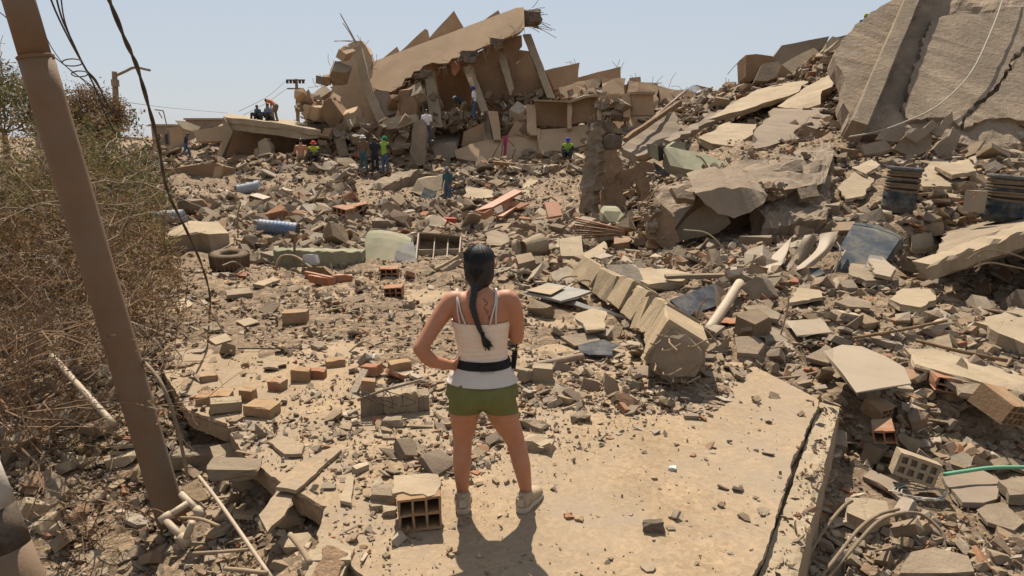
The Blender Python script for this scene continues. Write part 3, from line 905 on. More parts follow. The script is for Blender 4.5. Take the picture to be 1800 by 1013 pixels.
# top of the bays: coping line and saw-tooth walls behind
for pts in ([(938, 175), (1000, 176), (1003, 181), (940, 178)], [(1000, 177), (1028, 168), (1052, 166), (1052, 170), (1030, 172), (1003, 181)], [(1107, 162), (1152, 162), (1152, 166), (1107, 166)]):
    pl('coping', pts, DP + 1.3, 1.2, 'concrete_light', B, jit=0.02, vec=BACK)
pl('partition_wall', [(958, 124), (1019, 110), (1016, 140), (1000, 158), (974, 158)], DB + 4, 0.3, 'plaster_mid', B, k=0.2, jit=0.03)
pl('partition_wall', [(1010, 138), (1050, 127), (1091, 117), (1092, 150), (1012, 152)], DB + 5, 0.3, 'plaster_mid', B, k=0.2, jit=0.03)
pl('partition_wall', [(1108, 137), (1126, 135), (1127, 150), (1108, 150)], DB + 5, 0.3, 'plaster_mid', B, k=0.2, jit=0.03)
for pts in ([(982, 154), (1006, 148), (1032, 142), (1034, 172), (990, 174)], [(1030, 141), (1056, 137), (1058, 168), (1030, 170)], [(1056, 138), (1100, 138), (1098, 166), (1058, 168)], [(1104, 142), (1122, 144), (1122, 166), (1104, 166)],
            [(1122, 144), (1157, 146), (1156, 190), (1150, 190), (1122, 164)], [(1158, 150), (1184, 158), (1182, 192), (1158, 196)], [(1182, 157), (1216, 160), (1214, 196), (1184, 196)]):
    pl('broken_wall', pts, DP + 3.0, 0.7, 'plaster', B, k=0.8, jit=0.06, seg=0.3)
# left leaning stump: rib, buckled wall, dark sheet
pl('buckled_wall', [(584, 115), (592, 108), (602, 107), (606, 90), (613, 77), (626, 72), (636, 72), (645, 84), (655, 108), (650, 125), (652, 160), (668, 200), (676, 245), (640, 262), (600, 258), (578, 250), (584, 180)], DB - 0.2, 0.9, 'plaster', B, k=0.45, jit=0.11, seg=0.3, vec=BACK)
pl('rib', [(622, 84), (634, 78), (645, 130), (668, 190), (684, 222), (668, 226), (648, 180), (630, 130)], DB - 1.0, 0.7, 'concrete_light', B, k=0.35, jit=0.04)
pl('torn_slab', [(649, 160), (682, 160), (704, 196), (679, 205), (664, 190)], DB - 0.6, 0.25, 'concrete_grey', B, k=0.5, jit=0.04)
pl('torn_slab', [(520, 184), (571, 150), (582, 160), (541, 190)], DB + 1, 0.35, 'concrete_light', B, k=1.2, jit=0.05)
pl('buckled_wall', [(533, 206), (556, 186), (586, 170), (588, 250), (560, 245), (545, 228)], DB + 0.2, 0.8, 'plaster_dark_shaded', B, k=0.2, jit=0.08)
pl('buckled_wall', [(672, 214), (704, 203), (730, 201), (734, 212), (700, 226), (676, 228)], DB - 2.2, 0.6, 'concrete_light', B, k=0.5, jit=0.06)
pl('buckled_wall', [(728, 214), (742, 209), (749, 216), (746, 290), (734, 292), (720, 268)], DB - 4.0, 0.6, 'concrete', B, k=0.2, jit=0.06)
pl('torn_slab', [(756, 258), (800, 250), (808, 274), (770, 280)], DB - 2, 0.2, 'concrete_grey', B, k=0.6, jit=0.05)
for st, dv in ((at(627, 76, DB), (-0.7, 0, 1.3)), (at(626, 76, DB), (-0.75, 0, 1.4)), (at(624, 76, DB), (-0.62, 0, 1.2))):
    rebars(B, [st], dv, 2.0, r=0.022, bend=0.05)
for st in (at(622, 74, DB), at(626, 72, DB)): rebars(B, [st], (-1, 0, 0.02), 1.5, r=0.018, bend=0.05)
for cx_, cy_, s_ in ((598, 130, 1.3), (607, 95, 1.0), (588, 200, 1.8), (612, 215, 2.0), (560, 200, 1.3), (545, 195, 1.0), (545, 175, 0.8), (532, 170, 0.8), (700, 235, 1.6), (720, 225, 1.2), (690, 180, 1.0), (715, 175, 1.3), (735, 165, 1.1), (720, 195, 1.4), (705, 212, 1.2), (646, 232, 1.6), (575, 140, 0.7), (565, 142, 0.8)):
    V_, F_ = rock_shape(random.Random(cx_ * 7), 'chunk')
    Mr = rot3(random.gauss(0, .7), random.gauss(0, .9), random.uniform(0, 6)); mb = MB(); mb.add([Mr @ Vector((v.x * s_, v.y * s_, v.z * s_ * 1.3)) + at(cx_, cy_, DB - 0.8) for v in V_], F_); mb.build('wall_chunk', random.choice(['plaster', 'plaster_dark_shaded', 'concrete']), B)
for k in range(46):
    px_ = random.uniform(700, 930); bl = 162 - (px_ - 687) * .48
    rebars(roof, [at(px_, bl - random.uniform(-2, 6), DB - .1)], (random.gauss(0, .5), -.3, random.uniform(-1, -.1)), random.uniform(.3, .9), r=.012, bend=.35)
for (px_, py_) in ((586, 112), (604, 100), (640, 80), (655, 112), (700, 205), (745, 212), (560, 150), (574, 146), (870, 196), (930, 184), (1010, 110), (1088, 118), (1120, 140), (1150, 146), (1170, 152), (1200, 158)):
    for _ in range(3): rebars(B, [at(px_ + random.uniform(-6, 6), py_ + 4, DB - .3)], (random.gauss(0, .5), -.2, random.uniform(.2, 1)), random.uniform(.4, 1.0), r=.012, bend=.3)
# torn orange cloth inside, magenta cloth over the parapet
pl('torn_fabric', [(790, 108), (806, 106), (808, 120), (800, 134), (795, 130), (793, 118)], DB + 0.6, 0.03, 'wood_orange', B, jit=0.03)
c = pl('hanging_cloth', [(884, 240), (893, 239), (890, 262), (889, 281), (884, 282), (886, 260)], DP - 0.6, 0.04, 'magenta_cloth', jit=0.03, label='dark pink cloth hanging over the tan parapet', cat='cloth')
for a_, b_ in (((866, 276), (885, 240)), ((904, 258), (893, 246)), ((904, 236), (939, 247)), ((896, 290), (906, 262)), ((880, 286), (884, 250))):
    mb = MB(); beam(mb, at(*a_, DP - 0.7), at(*b_, DP - 0.7), 0.08, 0.06, jit=0.004, nseg=2)
    o = mb.build('bent_bar', 'wood', B)
LAND += [(850, 200, 'the collapsed building'), (890, 270, 'the tan parapet')]

# ---------------------------------------------------------------- fallen roof slab on the left with its supports
S = empty('collapsed_shelter', at(440, 290, 37), 'flat grey roof slab tipped over rubble, resting on a broken column', 'roof')
mb = MB(); plate(mb, Q([(393, 206, 36), (480, 215, 36), (564, 229, 36), (520, 213, 41), (400, 200, 41)]), 0.28, seg=0.5, jit=0.04, vec=(0, 0, -1)); mb.build('roof_plate', 'concrete_light', S, tri=True)
pl('fascia', [(394, 213), (480, 222), (566, 236), (560, 243), (534, 245), (470, 236), (407, 228)], 36.0, 0.3, 'concrete_light', S, k=0.1, jit=0.02)
pl('end_wall', [(393, 207), (407, 228), (408, 234), (396, 262), (388, 280), (391, 250)], 35.8, 0.4, 'concrete_light', S, jit=0.02)
pl('soffit_wall', [(407, 230), (534, 245), (562, 240), (562, 262), (500, 285), (395, 290), (392, 272)], 39.5, 0.3, 'plaster_dark_shaded', S, jit=0.05)
pl('side_wing', [(340, 229), (394, 221), (394, 248), (346, 249)], 37, 0.4, 'plaster', S, k=0.3, jit=0.03)
pl('side_wing', [(389, 250), (394, 250), (392, 280), (378, 280)], 36, 0.4, 'plaster', S, k=0.3, jit=0.03)
c = [at(452, 305, 35), at(489, 304, 35), at(468, 243, 35.6), at(453, 249, 35.6)]
mb = MB(); patch(mb, *c, 5, 10, 0.6, amp=0.06, edge=0.1, vec=BACK); mb.build('column', 'concrete_light', S)
pl('column_flake', [(447, 262), (453, 260), (456, 300), (446, 296)], 34.8, 0.2, 'concrete', S, jit=0.03)
LAND += [(470, 250, 'the tipped roof slab')]
W = pl('low_wall', [(284, 297), (330, 292), (378, 286), (392, 292), (413, 296), (419, 322), (395, 330), (367, 340), (302, 342), (284, 330)], 32.5, 0.35, 'plaster_dark_shaded', k=0.05, jit=0.05, label='low shaded wall stub leaning behind the scrub', cat='wall')
pl('leaning_post', [(378, 293), (391, 292), (381, 337), (366, 339)], 32.0, 0.35, 'plaster', jit=0.02, label='square concrete post leaning on the low shaded wall', cat='post')
o = pl('roof_sheet', [(308, 212), (325, 213), (353, 224), (342, 232), (322, 226)], 42, 0.15, 'concrete_light', k=1.0, jit=0.03, label='pale roofing sheet tilted on the heap beside the distant houses', cat='sheet')
pl('wall_stub', [(296, 225), (322, 222), (330, 262), (300, 270)], 43, 0.3, 'plaster', jit=0.05, label='broken grey wall piece under the tilted roofing sheet', cat='wall')
# distant houses on the left
def house(name, x0, x1, y0, y1, D, m, label):
    hb = empty(name, at((x0 + x1) / 2, y1, D), label, 'building', 'low houses behind the scrub')
    a, b = at(x0, y1, D), at(x1, y1, D)
    top = at(x0, y0, D).z
    w = b.x - a.x
    zc0 = -0.6
    mb = MB(); box(mb, ((a.x + b.x) / 2, D + 3, (zc0 + top) / 2), (w, 6, top - zc0)); mb.build('wall', m, hb)
    mb = MB(); box(mb, ((a.x + b.x) / 2, D + 3, top + 0.1), (w + 0.3, 6.3, 0.2)); mb.build('roof', 'concrete_light', hb)
    for k in range(2):
        mb = MB(); box(mb, (a.x + w * (0.3 + 0.4 * k), D - 0.02, top - 1.3), (w * 0.14, 0.1, 1.0)); mb.build('window', 'dark_steel', hb)
    return hb
house('distant_house', 268, 304, 222, 246, 72, 'concrete_grey', 'low grey house at the far left end of the street')
house('distant_house', 328, 396, 211, 232, 80, 'concrete', 'wide pale house behind the tipped roof slab')
house('distant_house', 60, 150, 215, 240, 90, 'concrete_light', 'pale house half hidden behind the scrub and the tilted pole')

# ---------------------------------------------------------------- pieces in the middle ground
c = [at(617, 348, 29.5), at(664, 362, 28.5), at(738, 322, 31.5), at(735, 303, 32.5)]
mb = MB(); beam(mb, at(632, 346, 29), at(738, 308, 33), 0.75, 0.65, nseg=14, jit=0.05, rag=0.15)
mb.build('broken_beam', 'concrete', label='long broken concrete beam lying slantwise in the rubble before the workers', cat='beam')
LAND += [(690, 330, 'the slanting broken beam')]
mb = MB(); plate(mb, Q([(722, 336, 30), (735, 316, 30.4), (780, 306, 30.8), (783, 328, 30.3), (740, 344, 29.8)]), 0.4, seg=0.35, jit=0.05, vec=BACK)
mb.build('wall_fragment', 'concrete_light', tri=True, label='pale wall fragment propped up beside the worker with teal shirt', cat='wall fragment')
mb = MB(); plate(mb, Q([(900, 352, 25), (925, 318, 29), (975, 298, 31), (1024, 300, 31), (1018, 345, 26), (960, 348, 25)]), 0.25, seg=0.4, jit=0.06, vec=(0, 0, -1))
mb.build('cracked_slab', 'concrete_light', tri=True, label='flat cracked pale slab left of the tall broken pillar', cat='slab')
mb = MB(); plate(mb, Q([(478, 314, 31.5), (525, 300, 34), (556, 303, 34), (560, 313, 32), (520, 320, 31)]), 0.3, seg=0.4, jit=0.06, vec=(0, 0, -1))
mb.build('flat_slab', 'concrete_light', tri=True, label='flat pale slab under the bare-backed seated man', cat='slab')
mb = MB(); tube(mb, Q([(438, 318, 31), (480, 321, 31), (526, 328, 31)]), [0.19, 0.18, 0.16], 10, jit=0.04)
mb.build('fallen_post', 'concrete_light', label='round pale post lying across the rubble below the tipped roof', cat='post')

# tall broken pillar
P_ = empty('broken_pillar', at(1035, 372, 20), 'tall jagged concrete pillar stump standing in the middle of the rubble', 'pillar')
c = [at(1018, 374, 19.0), at(1042, 376, 18.9), at(1058, 216, 19.6), at(1034, 218, 19.6)]
mb = MB(); patch(mb, *c, 10, 36, 0.5, amp=0.16, edge=0.14, freq=3.0, vec=(0.5, 1, 0)); shaft = mb.build('shaft', 'concrete', P_)
V_, F_ = rock_shape(random.Random(8), 'chunk')
for q, s_ in (((1047, 222), 0.62), ((1062, 225), 0.55), ((1074, 250), 0.7)):
    mb = MB(); mb.add([Vector(v) * s_ + at(q[0], q[1], 19.9) for v in V_], F_); mb.build('crumbled_top', 'core_concrete', P_)
for k in range(7): rebars(shaft, [at(1040 + 5 * k, 216, 20.4)], (random.uniform(-.3, .6), 0, 1), 0.35, r=0.01, bend=0.3)
tube_pts = [at(1080, 240, 20), at(1068, 300, 19.6), at(1050, 345, 19.4), at(1040, 375, 19.3)]
mb = MB(); tube(mb, spline(tube_pts, 6), 0.012, 5); mb.build('hanging_wire', 'cable_tan', P_)
LAND += [(1035, 300, 'the tall broken pillar')]
for i, (pts, D, th, lab) in enumerate((
    ([(1046, 262), (1084, 250), (1096, 300), (1090, 350), (1050, 372)], 21, 0.9, 'brown crumbling wall lump behind the tall broken pillar'),
    ([(1090, 300), (1128, 282), (1168, 296), (1160, 340), (1136, 364), (1096, 352)], 20.5, 0.9, 'rough earth-brown wall lump right of the tall broken pillar'),
    ([(1058, 330), (1092, 312), (1102, 352), (1090, 384), (1052, 382)], 19.3, 0.7, 'brown rubble lump at the foot of the tall broken pillar'),
    ([(1116, 318), (1140, 310), (1150, 368), (1122, 366)], 19, 0.3, 'upright brown slab beside the earth-brown lump'))):
    pl('wall_lump', pts, D, th, 'earth_rubble', k=0.4, jit=0.1, seg=0.3, label=lab, cat='wall lump')
mb = MB(); plate(mb, Q([(1095, 262, 25), (1100, 248, 25.4), (1150, 212, 27), (1184, 196, 27.5), (1200, 240, 26), (1120, 275, 24)]), 0.3, seg=0.4, jit=0.06)
mb.build('dark_slab', 'concrete_grey', tri=True, label='dark grey slab leaning between the pillar and the slope', cat='slab')
mb = MB(); beam(mb, at(1098, 246, 24.5), at(1196, 180, 27), 0.16, 0.16, nseg=6, jit=0.02); mb.build('timber', 'wood', label='rough timber along the top of the dark leaning slab', cat='timber')
mb = MB(); beam(mb, at(1085, 262, 24), at(1205, 160, 29), 0.08, 0.08, nseg=6, jit=0.01); mb.build('steel_rail', 'rust_steel', label='thin rusty rail rising from the pillar towards the skyline', cat='rail')
for k in range(6):
    a = at(1196 + 3 * k, 180, 29); mb = MB(); tube(mb, spline([a, at(1205 + 4 * k, 160, 29), at(1225 + 4 * k, 150 + k, 29), at(1240 + 3 * k, 163, 29)], 5), 0.014, 4)
    mb.build('bent_rebar', 'dusty_bar', label=['leftmost', 'second', 'third', 'fourth', 'fifth', 'rightmost'][k] + ' pale bar of the bent fan on the skyline, counted from the left', cat='rebar', group='bent bars fanned at the skyline')

# grey-green beam with split end
G = empty('green_beam', at(1225, 303, 19), 'grey-green painted beam with a split hollow end on the slope', 'beam')
mb = MB(); plate(mb, Q([(1166, 262, 18.6), (1172, 257, 19.2), (1225, 268, 19.4), (1280, 285, 19.4), (1298, 296, 19), (1262, 303, 18.6), (1225, 300, 18.4), (1178, 291, 18.4)]), 0.5, seg=0.25, jit=0.02, vec=(0.1, 0.5, -1)); mb.build('shell', 'green_paint', G, tri=True)
pl('split_end', [(1141, 253), (1156, 256), (1158, 282), (1144, 276)], 18.6, 0.35, 'green_paint', G, jit=0.01)
pl('split_end', [(1176, 257), (1188, 249), (1204, 251), (1206, 270), (1184, 266)], 19.6, 0.4, 'green_paint', G, jit=0.01)
pl('torn_skin', [(1148, 284), (1160, 292), (1184, 312), (1170, 313), (1154, 302)], 18.4, 0.05, 'teal_steel', G, jit=0.02)
pl('torn_skin', [(1156, 256), (1167, 259), (1166, 282), (1157, 284)], 18.9, 0.05, 'dark_steel', G, jit=0.01)
LAND += [(1230, 280, 'the grey-green beam')]

# slope slabs
for pts, th, m, lab in (
    ([(1164, 258, 21), (1240, 217, 25.5), (1329, 166, 31.5), (1338, 170, 31), (1245, 226, 24.8), (1175, 262, 20.8)], 0.16, 'concrete_grey', 'long thin slab edge running up the slope'),
    ([(1238, 222, 25), (1322, 170, 30.5), (1395, 149, 31.5), (1436, 130, 31), (1400, 172, 27.5), (1362, 185, 27.2), (1300, 206, 25.6)], 0.2, 'concrete_light', 'large pale cracked slab lying up the rubble slope'),
    ([(1362, 198, 26.2), (1410, 165, 28), (1466, 130, 28.5), (1457, 164, 26.4), (1440, 171, 26), (1437, 195, 24.8), (1410, 203, 24.8)], 0.45, 'concrete_light', 'thick pale slab below the skyline blocks'),
    ([(1224, 255, 21.8), (1271, 228, 24), (1325, 231, 23.4), (1296, 272, 20.6), (1246, 265, 21)], 0.25, 'concrete_light', 'bright flat slab at the foot of the slope above the beam'),
    ([(1318, 276, 19.8), (1322, 242, 21.5), (1362, 203, 24.2), (1444, 202, 23.8), (1453, 222, 22.4), (1412, 254, 20.8)], 0.3, 'concrete_grey', 'smooth grey slab leaning beside the bright flat slab')):
    mb = MB(); plate(mb, [p + Vector((0, -.2, .22)) for p in Q(pts)], th, seg=0.45, jit=0.05, vec=(0, 0.3, -1)); mb.build('slope_slab', m, tri=True, label=lab, cat='slab')
LAND += [(1340, 200, 'the slope slabs')]
pl('broken_block', [(1402, 226), (1412, 220), (1478, 240), (1480, 252), (1420, 250)], 20.5, 0.4, 'earth_rubble', k=0.3, jit=0.05, label='crumbled brown block end with frayed bars near the leaning wall', cat='block')
# skyline blocks at the right
for pts, D, th, m, k, lab in (
    ([(1311, 97), (1330, 95), (1358, 99), (1362, 112), (1340, 132), (1320, 143), (1311, 134)], 33, 1.2, 'plaster_dark_shaded', 0.2, 'dark cracked block at the left end of the skyline heap'),
    ([(1361, 98), (1374, 80), (1420, 71), (1458, 64), (1450, 82), (1420, 100), (1380, 122), (1362, 116)], 33, 0.9, 'concrete_grey', 0.35, 'long grey block tilted along the skyline'),
    ([(1374, 114), (1431, 84), (1439, 91), (1434, 106), (1392, 128)], 31.5, 0.6, 'concrete_light', 0.9, 'pale squared slab jutting out below the skyline'),
    ([(1452, 76), (1463, 64), (1486, 69), (1483, 88), (1452, 92)], 31, 0.9, 'concrete_light', 0.7, 'white-topped block beside the leaning wall at the skyline'),
    ([(1470, 66), (1494, 60), (1500, 80), (1480, 84)], 33, 0.6, 'concrete_grey', 0.2, 'small grey block at the top edge of the leaning wall'),
    ([(1340, 112), (1368, 108), (1384, 126), (1350, 142), (1326, 142)], 32, 0.6, 'concrete', 0.7, 'broken tan chunk leaning on the dark skyline block'),
    ([(1395, 136), (1440, 112), (1462, 118), (1440, 138), (1400, 150)], 30, 0.4, 'concrete_grey', 1.0, 'grey slab scrap under the jutting squared slab')):
    pl('skyline_block', pts, D, th, m, k=k, jit=0.03, seg=0.6, label=lab, cat='block')
mb = MB(); tube(mb, spline([at(1312, 100, 33), at(1300, 108, 33), at(1288, 120, 33), at(1279, 131, 33)], 4), 0.015, 4); mb.build('loose_rebar', 'rust_steel', label='thin bar sagging from the dark skyline block', cat='rebar')
for k in range(5):
    a = at(1277 + 2 * k, 156, 38); mb = MB(); tube(mb, [a, a + Vector((random.gauss(0, .1), 0, random.uniform(.3, .65)))], 0.014, 4); mb.build('upright_rebar', 'rust_steel', label=['leftmost', 'second', 'middle', 'fourth', 'rightmost'][k] + ' short bar of the upright cluster on the skyline', cat='rebar', group='upright bars on the skyline')

# ---------------------------------------------------------------- big leaning wall at the right
Wl = empty('leaning_wall', at(1650, 285, 18), 'huge rough concrete wall panel leaning back at the right edge', 'wall')
LW = 1.2
def lw(px, py, dn=0.0):
    """point on the leaning plane: base at D = 18 on pixel row 285"""
    n = Vector((0.05, -1, LW)).normalized()
    p0 = at(1650, 285, 18.0)
    r = ray(px, py)
    t = (p0 + n * dn - CAM).dot(n) / r.dot(n)
    return CAM + r * t
c = [lw(1508, 235), lw(1960, 300), lw(1960, -140), lw(1618, -120)]
mb = MB(); patch(mb, *c, 70, 60, 0.5, amp=0.16, edge=0.12, freq=0.7, seed=3); mb.build('wall_panel', 'rough_concrete', Wl)
mb = MB(); plate(mb, [lw(*q, 0.12) for q in [(1490, 215), (1482, 181), (1486, 140), (1466, 98), (1490, 60), (1530, 22), (1572, -6), (1640, -80), (1660, -80), (1622, 0), (1560, 110), (1508, 232)]], 0.5, seg=0.3, jit=0.05); mb.build('upper_panel', 'rough_concrete', Wl, tri=True)
mb = MB(); beam(mb, lw(1503, 232, 0.28), lw(1640, -90, 0.28), 0.42, 0.62, up=(0.05, -1, LW), nseg=16, jit=0.007, bev=0.05); mb.build('rib', 'concrete', Wl)
mb = MB(); plate(mb, [lw(*q, 0.02) for q in [(1692, 222), (1704, 190), (1740, 160), (1775, 112), (1800, 85), (1880, 60), (1880, 215), (1800, 212), (1740, 208), (1728, 215)]], 0.25, seg=0.2, jit=0.03)
mb2 = MB(); plate(mb2, [lw(*q, 0.17) for q in [(1696, 224), (1708, 202), (1722, 183), (1750, 163), (1770, 137), (1783, 106), (1810, 84), (1900, 60), (1900, 214), (1800, 212), (1740, 208)]], 0.2, seg=0.18, jit=0.04); mb2.build('render_coat', 'rough_concrete', Wl, tri=True)
mb2 = MB(); plate(mb2, [lw(*q, 0.18) for q in [(1628, 60), (1636, 38), (1662, 26), (1700, 20), (1740, 24), (1800, 12), (1880, 10), (1895, 58), (1806, 80), (1777, 104), (1764, 134), (1745, 158), (1716, 178), (1700, 200), (1686, 222), (1660, 206), (1600, 212), (1588, 190), (1612, 110)]], 0.2, seg=0.16, jit=0.035); mb2.build('render_coat', 'rough_concrete', Wl, tri=True)
# dark crack between the two coats is the gap that is left; loose flakes at the foot
for pts in ([(1540, 245), (1575, 222), (1600, 225), (1580, 250)], [(1570, 262), (1595, 238), (1640, 232), (1636, 262), (1600, 275)], [(1632, 230), (1660, 208), (1674, 196), (1676, 214), (1655, 240)], [(1640, 262), (1676, 222), (1690, 236), (1680, 262), (1650, 275)],
            [(1515, 255), (1556, 246), (1570, 262), (1520, 272)], [(1590, 240), (1640, 210), (1650, 222), (1612, 250)]):
    D0 = 17.6 - random.uniform(0, 0.4)
    pl('fallen_flake', pts, D0, 0.12, 'rough_concrete', Wl, k=0.5, jit=0.04, seg=0.25)
cab = spline([lw(1775, -60, 0.6), lw(1762, 0, 0.55), lw(1740, 60, 0.5), lw(1705, 130, 0.45), lw(1650, 185, 0.4), lw(1590, 215, 0.35), lw(1540, 232, 0.35), at(1492, 241, 17.4)], 8)
mb = MB(); tube(mb, cab, 0.022, 6); mb.build('white_cable', 'cable_pale', label='pale cable draped across the huge leaning wall', cat='cable')
LAND += [(1650, 200, 'the leaning wall')]

# ---------------------------------------------------------------- big curved concrete lump with a hollow
C_ = empty('hollow_lump', at(1300, 430, 14), 'big rounded concrete lump with a broken overhang and dark hollow', 'concrete lump')
mb = MB()   # roof-like shell, arching
rows = [[(1141, 385, 13.6), (1150, 350, 13.9), (1170, 325, 14.4), (1235, 308, 15.2), (1303, 290, 16.0), (1423, 258, 17.8), (1467, 248, 18.4)],
        [(1152, 410, 13.3), (1168, 372, 13.4), (1195, 345, 13.7), (1250, 326, 14.2), (1330, 306, 14.9), (1425, 285, 16.2), (1463, 278, 16.8)],
        [(1160, 432, 13.1), (1186, 400, 13.1), (1216, 366, 13.3), (1265, 346, 13.5), (1345, 340, 13.6), (1420, 325, 14.4), (1450, 320, 14.8)]]
G_ = [[at(*p) for p in r_] for r_ in rows]
def shell(mb, G_, sub=5, amp=0.08, thick=0.4):
    P = []
    rows2 = [spline(r_, sub) for r_ in G_]
    cols = [spline([r_[i] for r_ in rows2], sub) for i in range(len(rows2[0]))]
    nv, nu = len(cols[0]), len(cols)
    front, back = [], []
    for j in range(nv):
        for i in range(nu):
            p = cols[i][j]
            o = mnoise.fractal(p * 1.6, 0.9, 2, 5) * amp
            front.append(p + Vector((0, -0.6, 0.8)) * o)
            back.append(p + Vector((0.05, 0.75, -0.5)) * thick)
    n = nu * nv
    f = []
    for j in range(nv - 1):
        for i in range(nu - 1):
            a = j * nu + i
            f.append((a, a + 1, a + nu + 1, a + nu)); f.append((n + a, n + a + nu, n + a + nu + 1, n + a + 1))
    for i in range(nu - 1):
        f.append((i + 1, i, n + i, n + i + 1)); a = (nv - 1) * nu + i; f.append((a, a + 1, n + a + 1, n + a))
    for j in range(nv - 1):
        a = j * nu; f.append((a, a + nu, n + a + nu, n + a)); a += nu - 1; f.append((a + nu, a, n + a, n + a + nu))
    mb.add(front + back, f)
shell(mb, G_, 6, 0.16, 0.45); mb.build('shell', 'rough_concrete', C_)
pl('inner_wall', [(1160, 372), (1200, 350), (1262, 346), (1285, 392), (1262, 410), (1196, 424), (1164, 430)], 13.5, 0.3, 'concrete_light', C_, k=0.15, jit=0.03)
mb = MB(); plate(mb, Q([(1222, 340, 12.9), (1262, 330, 13.0), (1312, 330, 13.0), (1350, 344, 13.1), (1340, 360, 12.8), (1318, 374, 12.7), (1290, 384, 12.7), (1262, 376, 12.8), (1240, 360, 12.9)]), 1.2, seg=0.12, jit=0.022, vec=(0.1, 0.9, 0.25)); mb.build('overhang', 'rough_concrete', C_, tri=True)
mb = MB(); patch(mb, at(1345, 398, 13.0), at(1456, 388, 13.4), at(1468, 249, 18.5), at(1300, 292, 16.0), 44, 44, 0.5, amp=0.14, edge=0.16, freq=1.6, seed=9); mb.build('side_slope', 'rough_concrete', C_)
pl('back_wall', [(1250, 390), (1340, 355), (1385, 380), (1385, 440), (1240, 440)], 14.6, 0.3, 'plaster_dark_shaded', C_, jit=0.03)
pl('side_lump', [(1142, 375), (1160, 358), (1178, 372), (1196, 424), (1168, 440), (1148, 420)], 13.0, 0.5, 'earth_rubble', C_, k=0.3, jit=0.06, seg=0.2)
for k in range(16): rebars(C_, [at(1146 + random.uniform(-4, 30), 345 + random.uniform(-18, 30), 13.3)], (-1, -0.3, -0.5), 0.5, r=0.007, bend=0.25, name='rebar', m='dusty_bar')
for pts in ([(1180, 330), (1225, 338), (1222, 352), (1190, 348)], [(1355, 300), (1400, 282), (1412, 300), (1372, 316)], [(1255, 312), (1300, 298), (1318, 308), (1270, 322)], [(1400, 330), (1436, 322), (1440, 344), (1408, 350)]):
    pl('surface_flake', pts, 13.2 if pts[0][0] < 1250 else (15.0 if pts[0][1] < 320 else 14.0), 0.14, 'rough_concrete', C_, k=0.9, jit=0.03, seg=0.15)
heap('ridge_crumbs', [(1168, 1235, 310, 330, 14.4, 15.0), (1235, 1303, 292, 312, 15.0, 15.9), (1303, 1440, 256, 292, 15.9, 17.8), (1225, 1345, 326, 338, 13.5, 14.0), (1345, 1380, 325, 345, 13.4, 13.9), (1140, 1160, 360, 420, 13.0, 13.5)], 420, .05, .28, C_)
for k in range(26): rebars(C_, [at(1400 + random.uniform(-10, 70), 240 + random.uniform(-8, 14), 18.2)], (random.uniform(-.6, .2), -0.4, random.uniform(-.2, .4)), 0.5, r=0.006, bend=0.4, name='rebar', m='rust_steel')
LAND += [(1290, 370, 'the big hollow lump')]
# ---------------------------------------------------------------- poles and cables at the left
def ring_tube(mb, prof, p0, p1, n=28):
    p0, p1 = Vector(p0), Vector(p1)
    pts = [p0.lerp(p1, f) for f, r_ in prof]
    tube(mb, pts, [r_ for f, r_ in prof], n)
top, bot = at(24, -30, 4.35), at(292, 880, 4.45)
bot.z -= 0.0
PO = empty('tilted_pole', bot, 'thick tan painted steel pole tilting over the rubble on the left', 'pole')
mb = MB(); f1 = (at(58, 102, 4.37) - bot).length / (top - bot).length
prof = [(-0.05, 0.099)] + [(k / 14 * f1, 0.099 - 0.0015 * math.sin(k)) for k in range(15)]
ring_tube(mb, prof, bot, top, 32); mb.build('lower_shaft', 'pole_paint', PO, smooth=True)
mb = MB(); ring_tube(mb, [(f1 - 0.01, 0.088), (f1 + 0.1, 0.087), (1.0, 0.085), (1.9, 0.075)], bot, top, 32); mb.build('upper_shaft', 'pole_paint', PO, smooth=True)
mb = MB(); ring_tube(mb, [(f1 - 0.004, 0.09), (f1 - 0.003, 0.101), (f1 + 0.002, 0.101), (f1 + 0.004, 0.086)], bot, top, 32); mb.build('collar', 'pole_ring', PO)
# striped stub of a second pole, bottom-left corner
a0, a1 = at(70, 1095, 2.95), at(-52, 795, 3.0)
P2 = empty('striped_pole', a0, 'pole stub with white and black paint bands in the bottom left corner', 'pole')
for (f0, f2, m, nm) in ((-0.1, 0.45, 'pole_paint', 'shaft'), (0.45, 0.68, 'black_paint', 'black_band'), (0.68, 0.95, 'white_paint', 'white_band'), (0.95, 4.5, 'pole_paint', 'shaft')):
    mb = MB(); ring_tube(mb, [(f0, 0.092), ((f0 + f2) / 2, 0.092), (f2, 0.092)], a0, a1, 28); mb.build(nm, m, P2, smooth=True)
LAND += [(250, 720, 'the tilted pole')]
# white pipe elbows at the foot of the pole
PF = empty('pipe_frame', at(320, 945, 3.9), 'cream plastic pipe bent with elbows at the foot of the tilted pole', 'pipe')
pp = [at(318, 868, 4.0), at(352, 902, 3.92), at(330, 885, 3.9), at(288, 912, 3.8), at(326, 950, 3.7), at(338, 918, 3.7)]
for a_, b_ in ((0, 1), (2, 3), (3, 4), (4, 5)):
    mb = MB(); tube(mb, [pp[a_], pp[a_].lerp(pp[b_], .5), pp[b_]], 0.021, 10); mb.build('pipe_run', 'pvc', PF, smooth=True)
for k in (1, 3, 4):
    mb = MB(); d = (pp[k] - pp[k - 1]).normalized(); tube(mb, [pp[k] - d * 0.045, pp[k] - d * 0.01, pp[k] + d * 0.028], [0.027, 0.029, 0.024], 10); mb.build('elbow', 'pvc', PF, smooth=True)
def rod(name, pts, r, m, label, cat, n=8, sub=6, group=None, jit=0):
    mb = MB(); tube(mb, spline(pts, sub) if sub else pts, r, n, jit=jit)
    return mb.build(name, m, smooth=True, label=label, cat=cat, group=group)
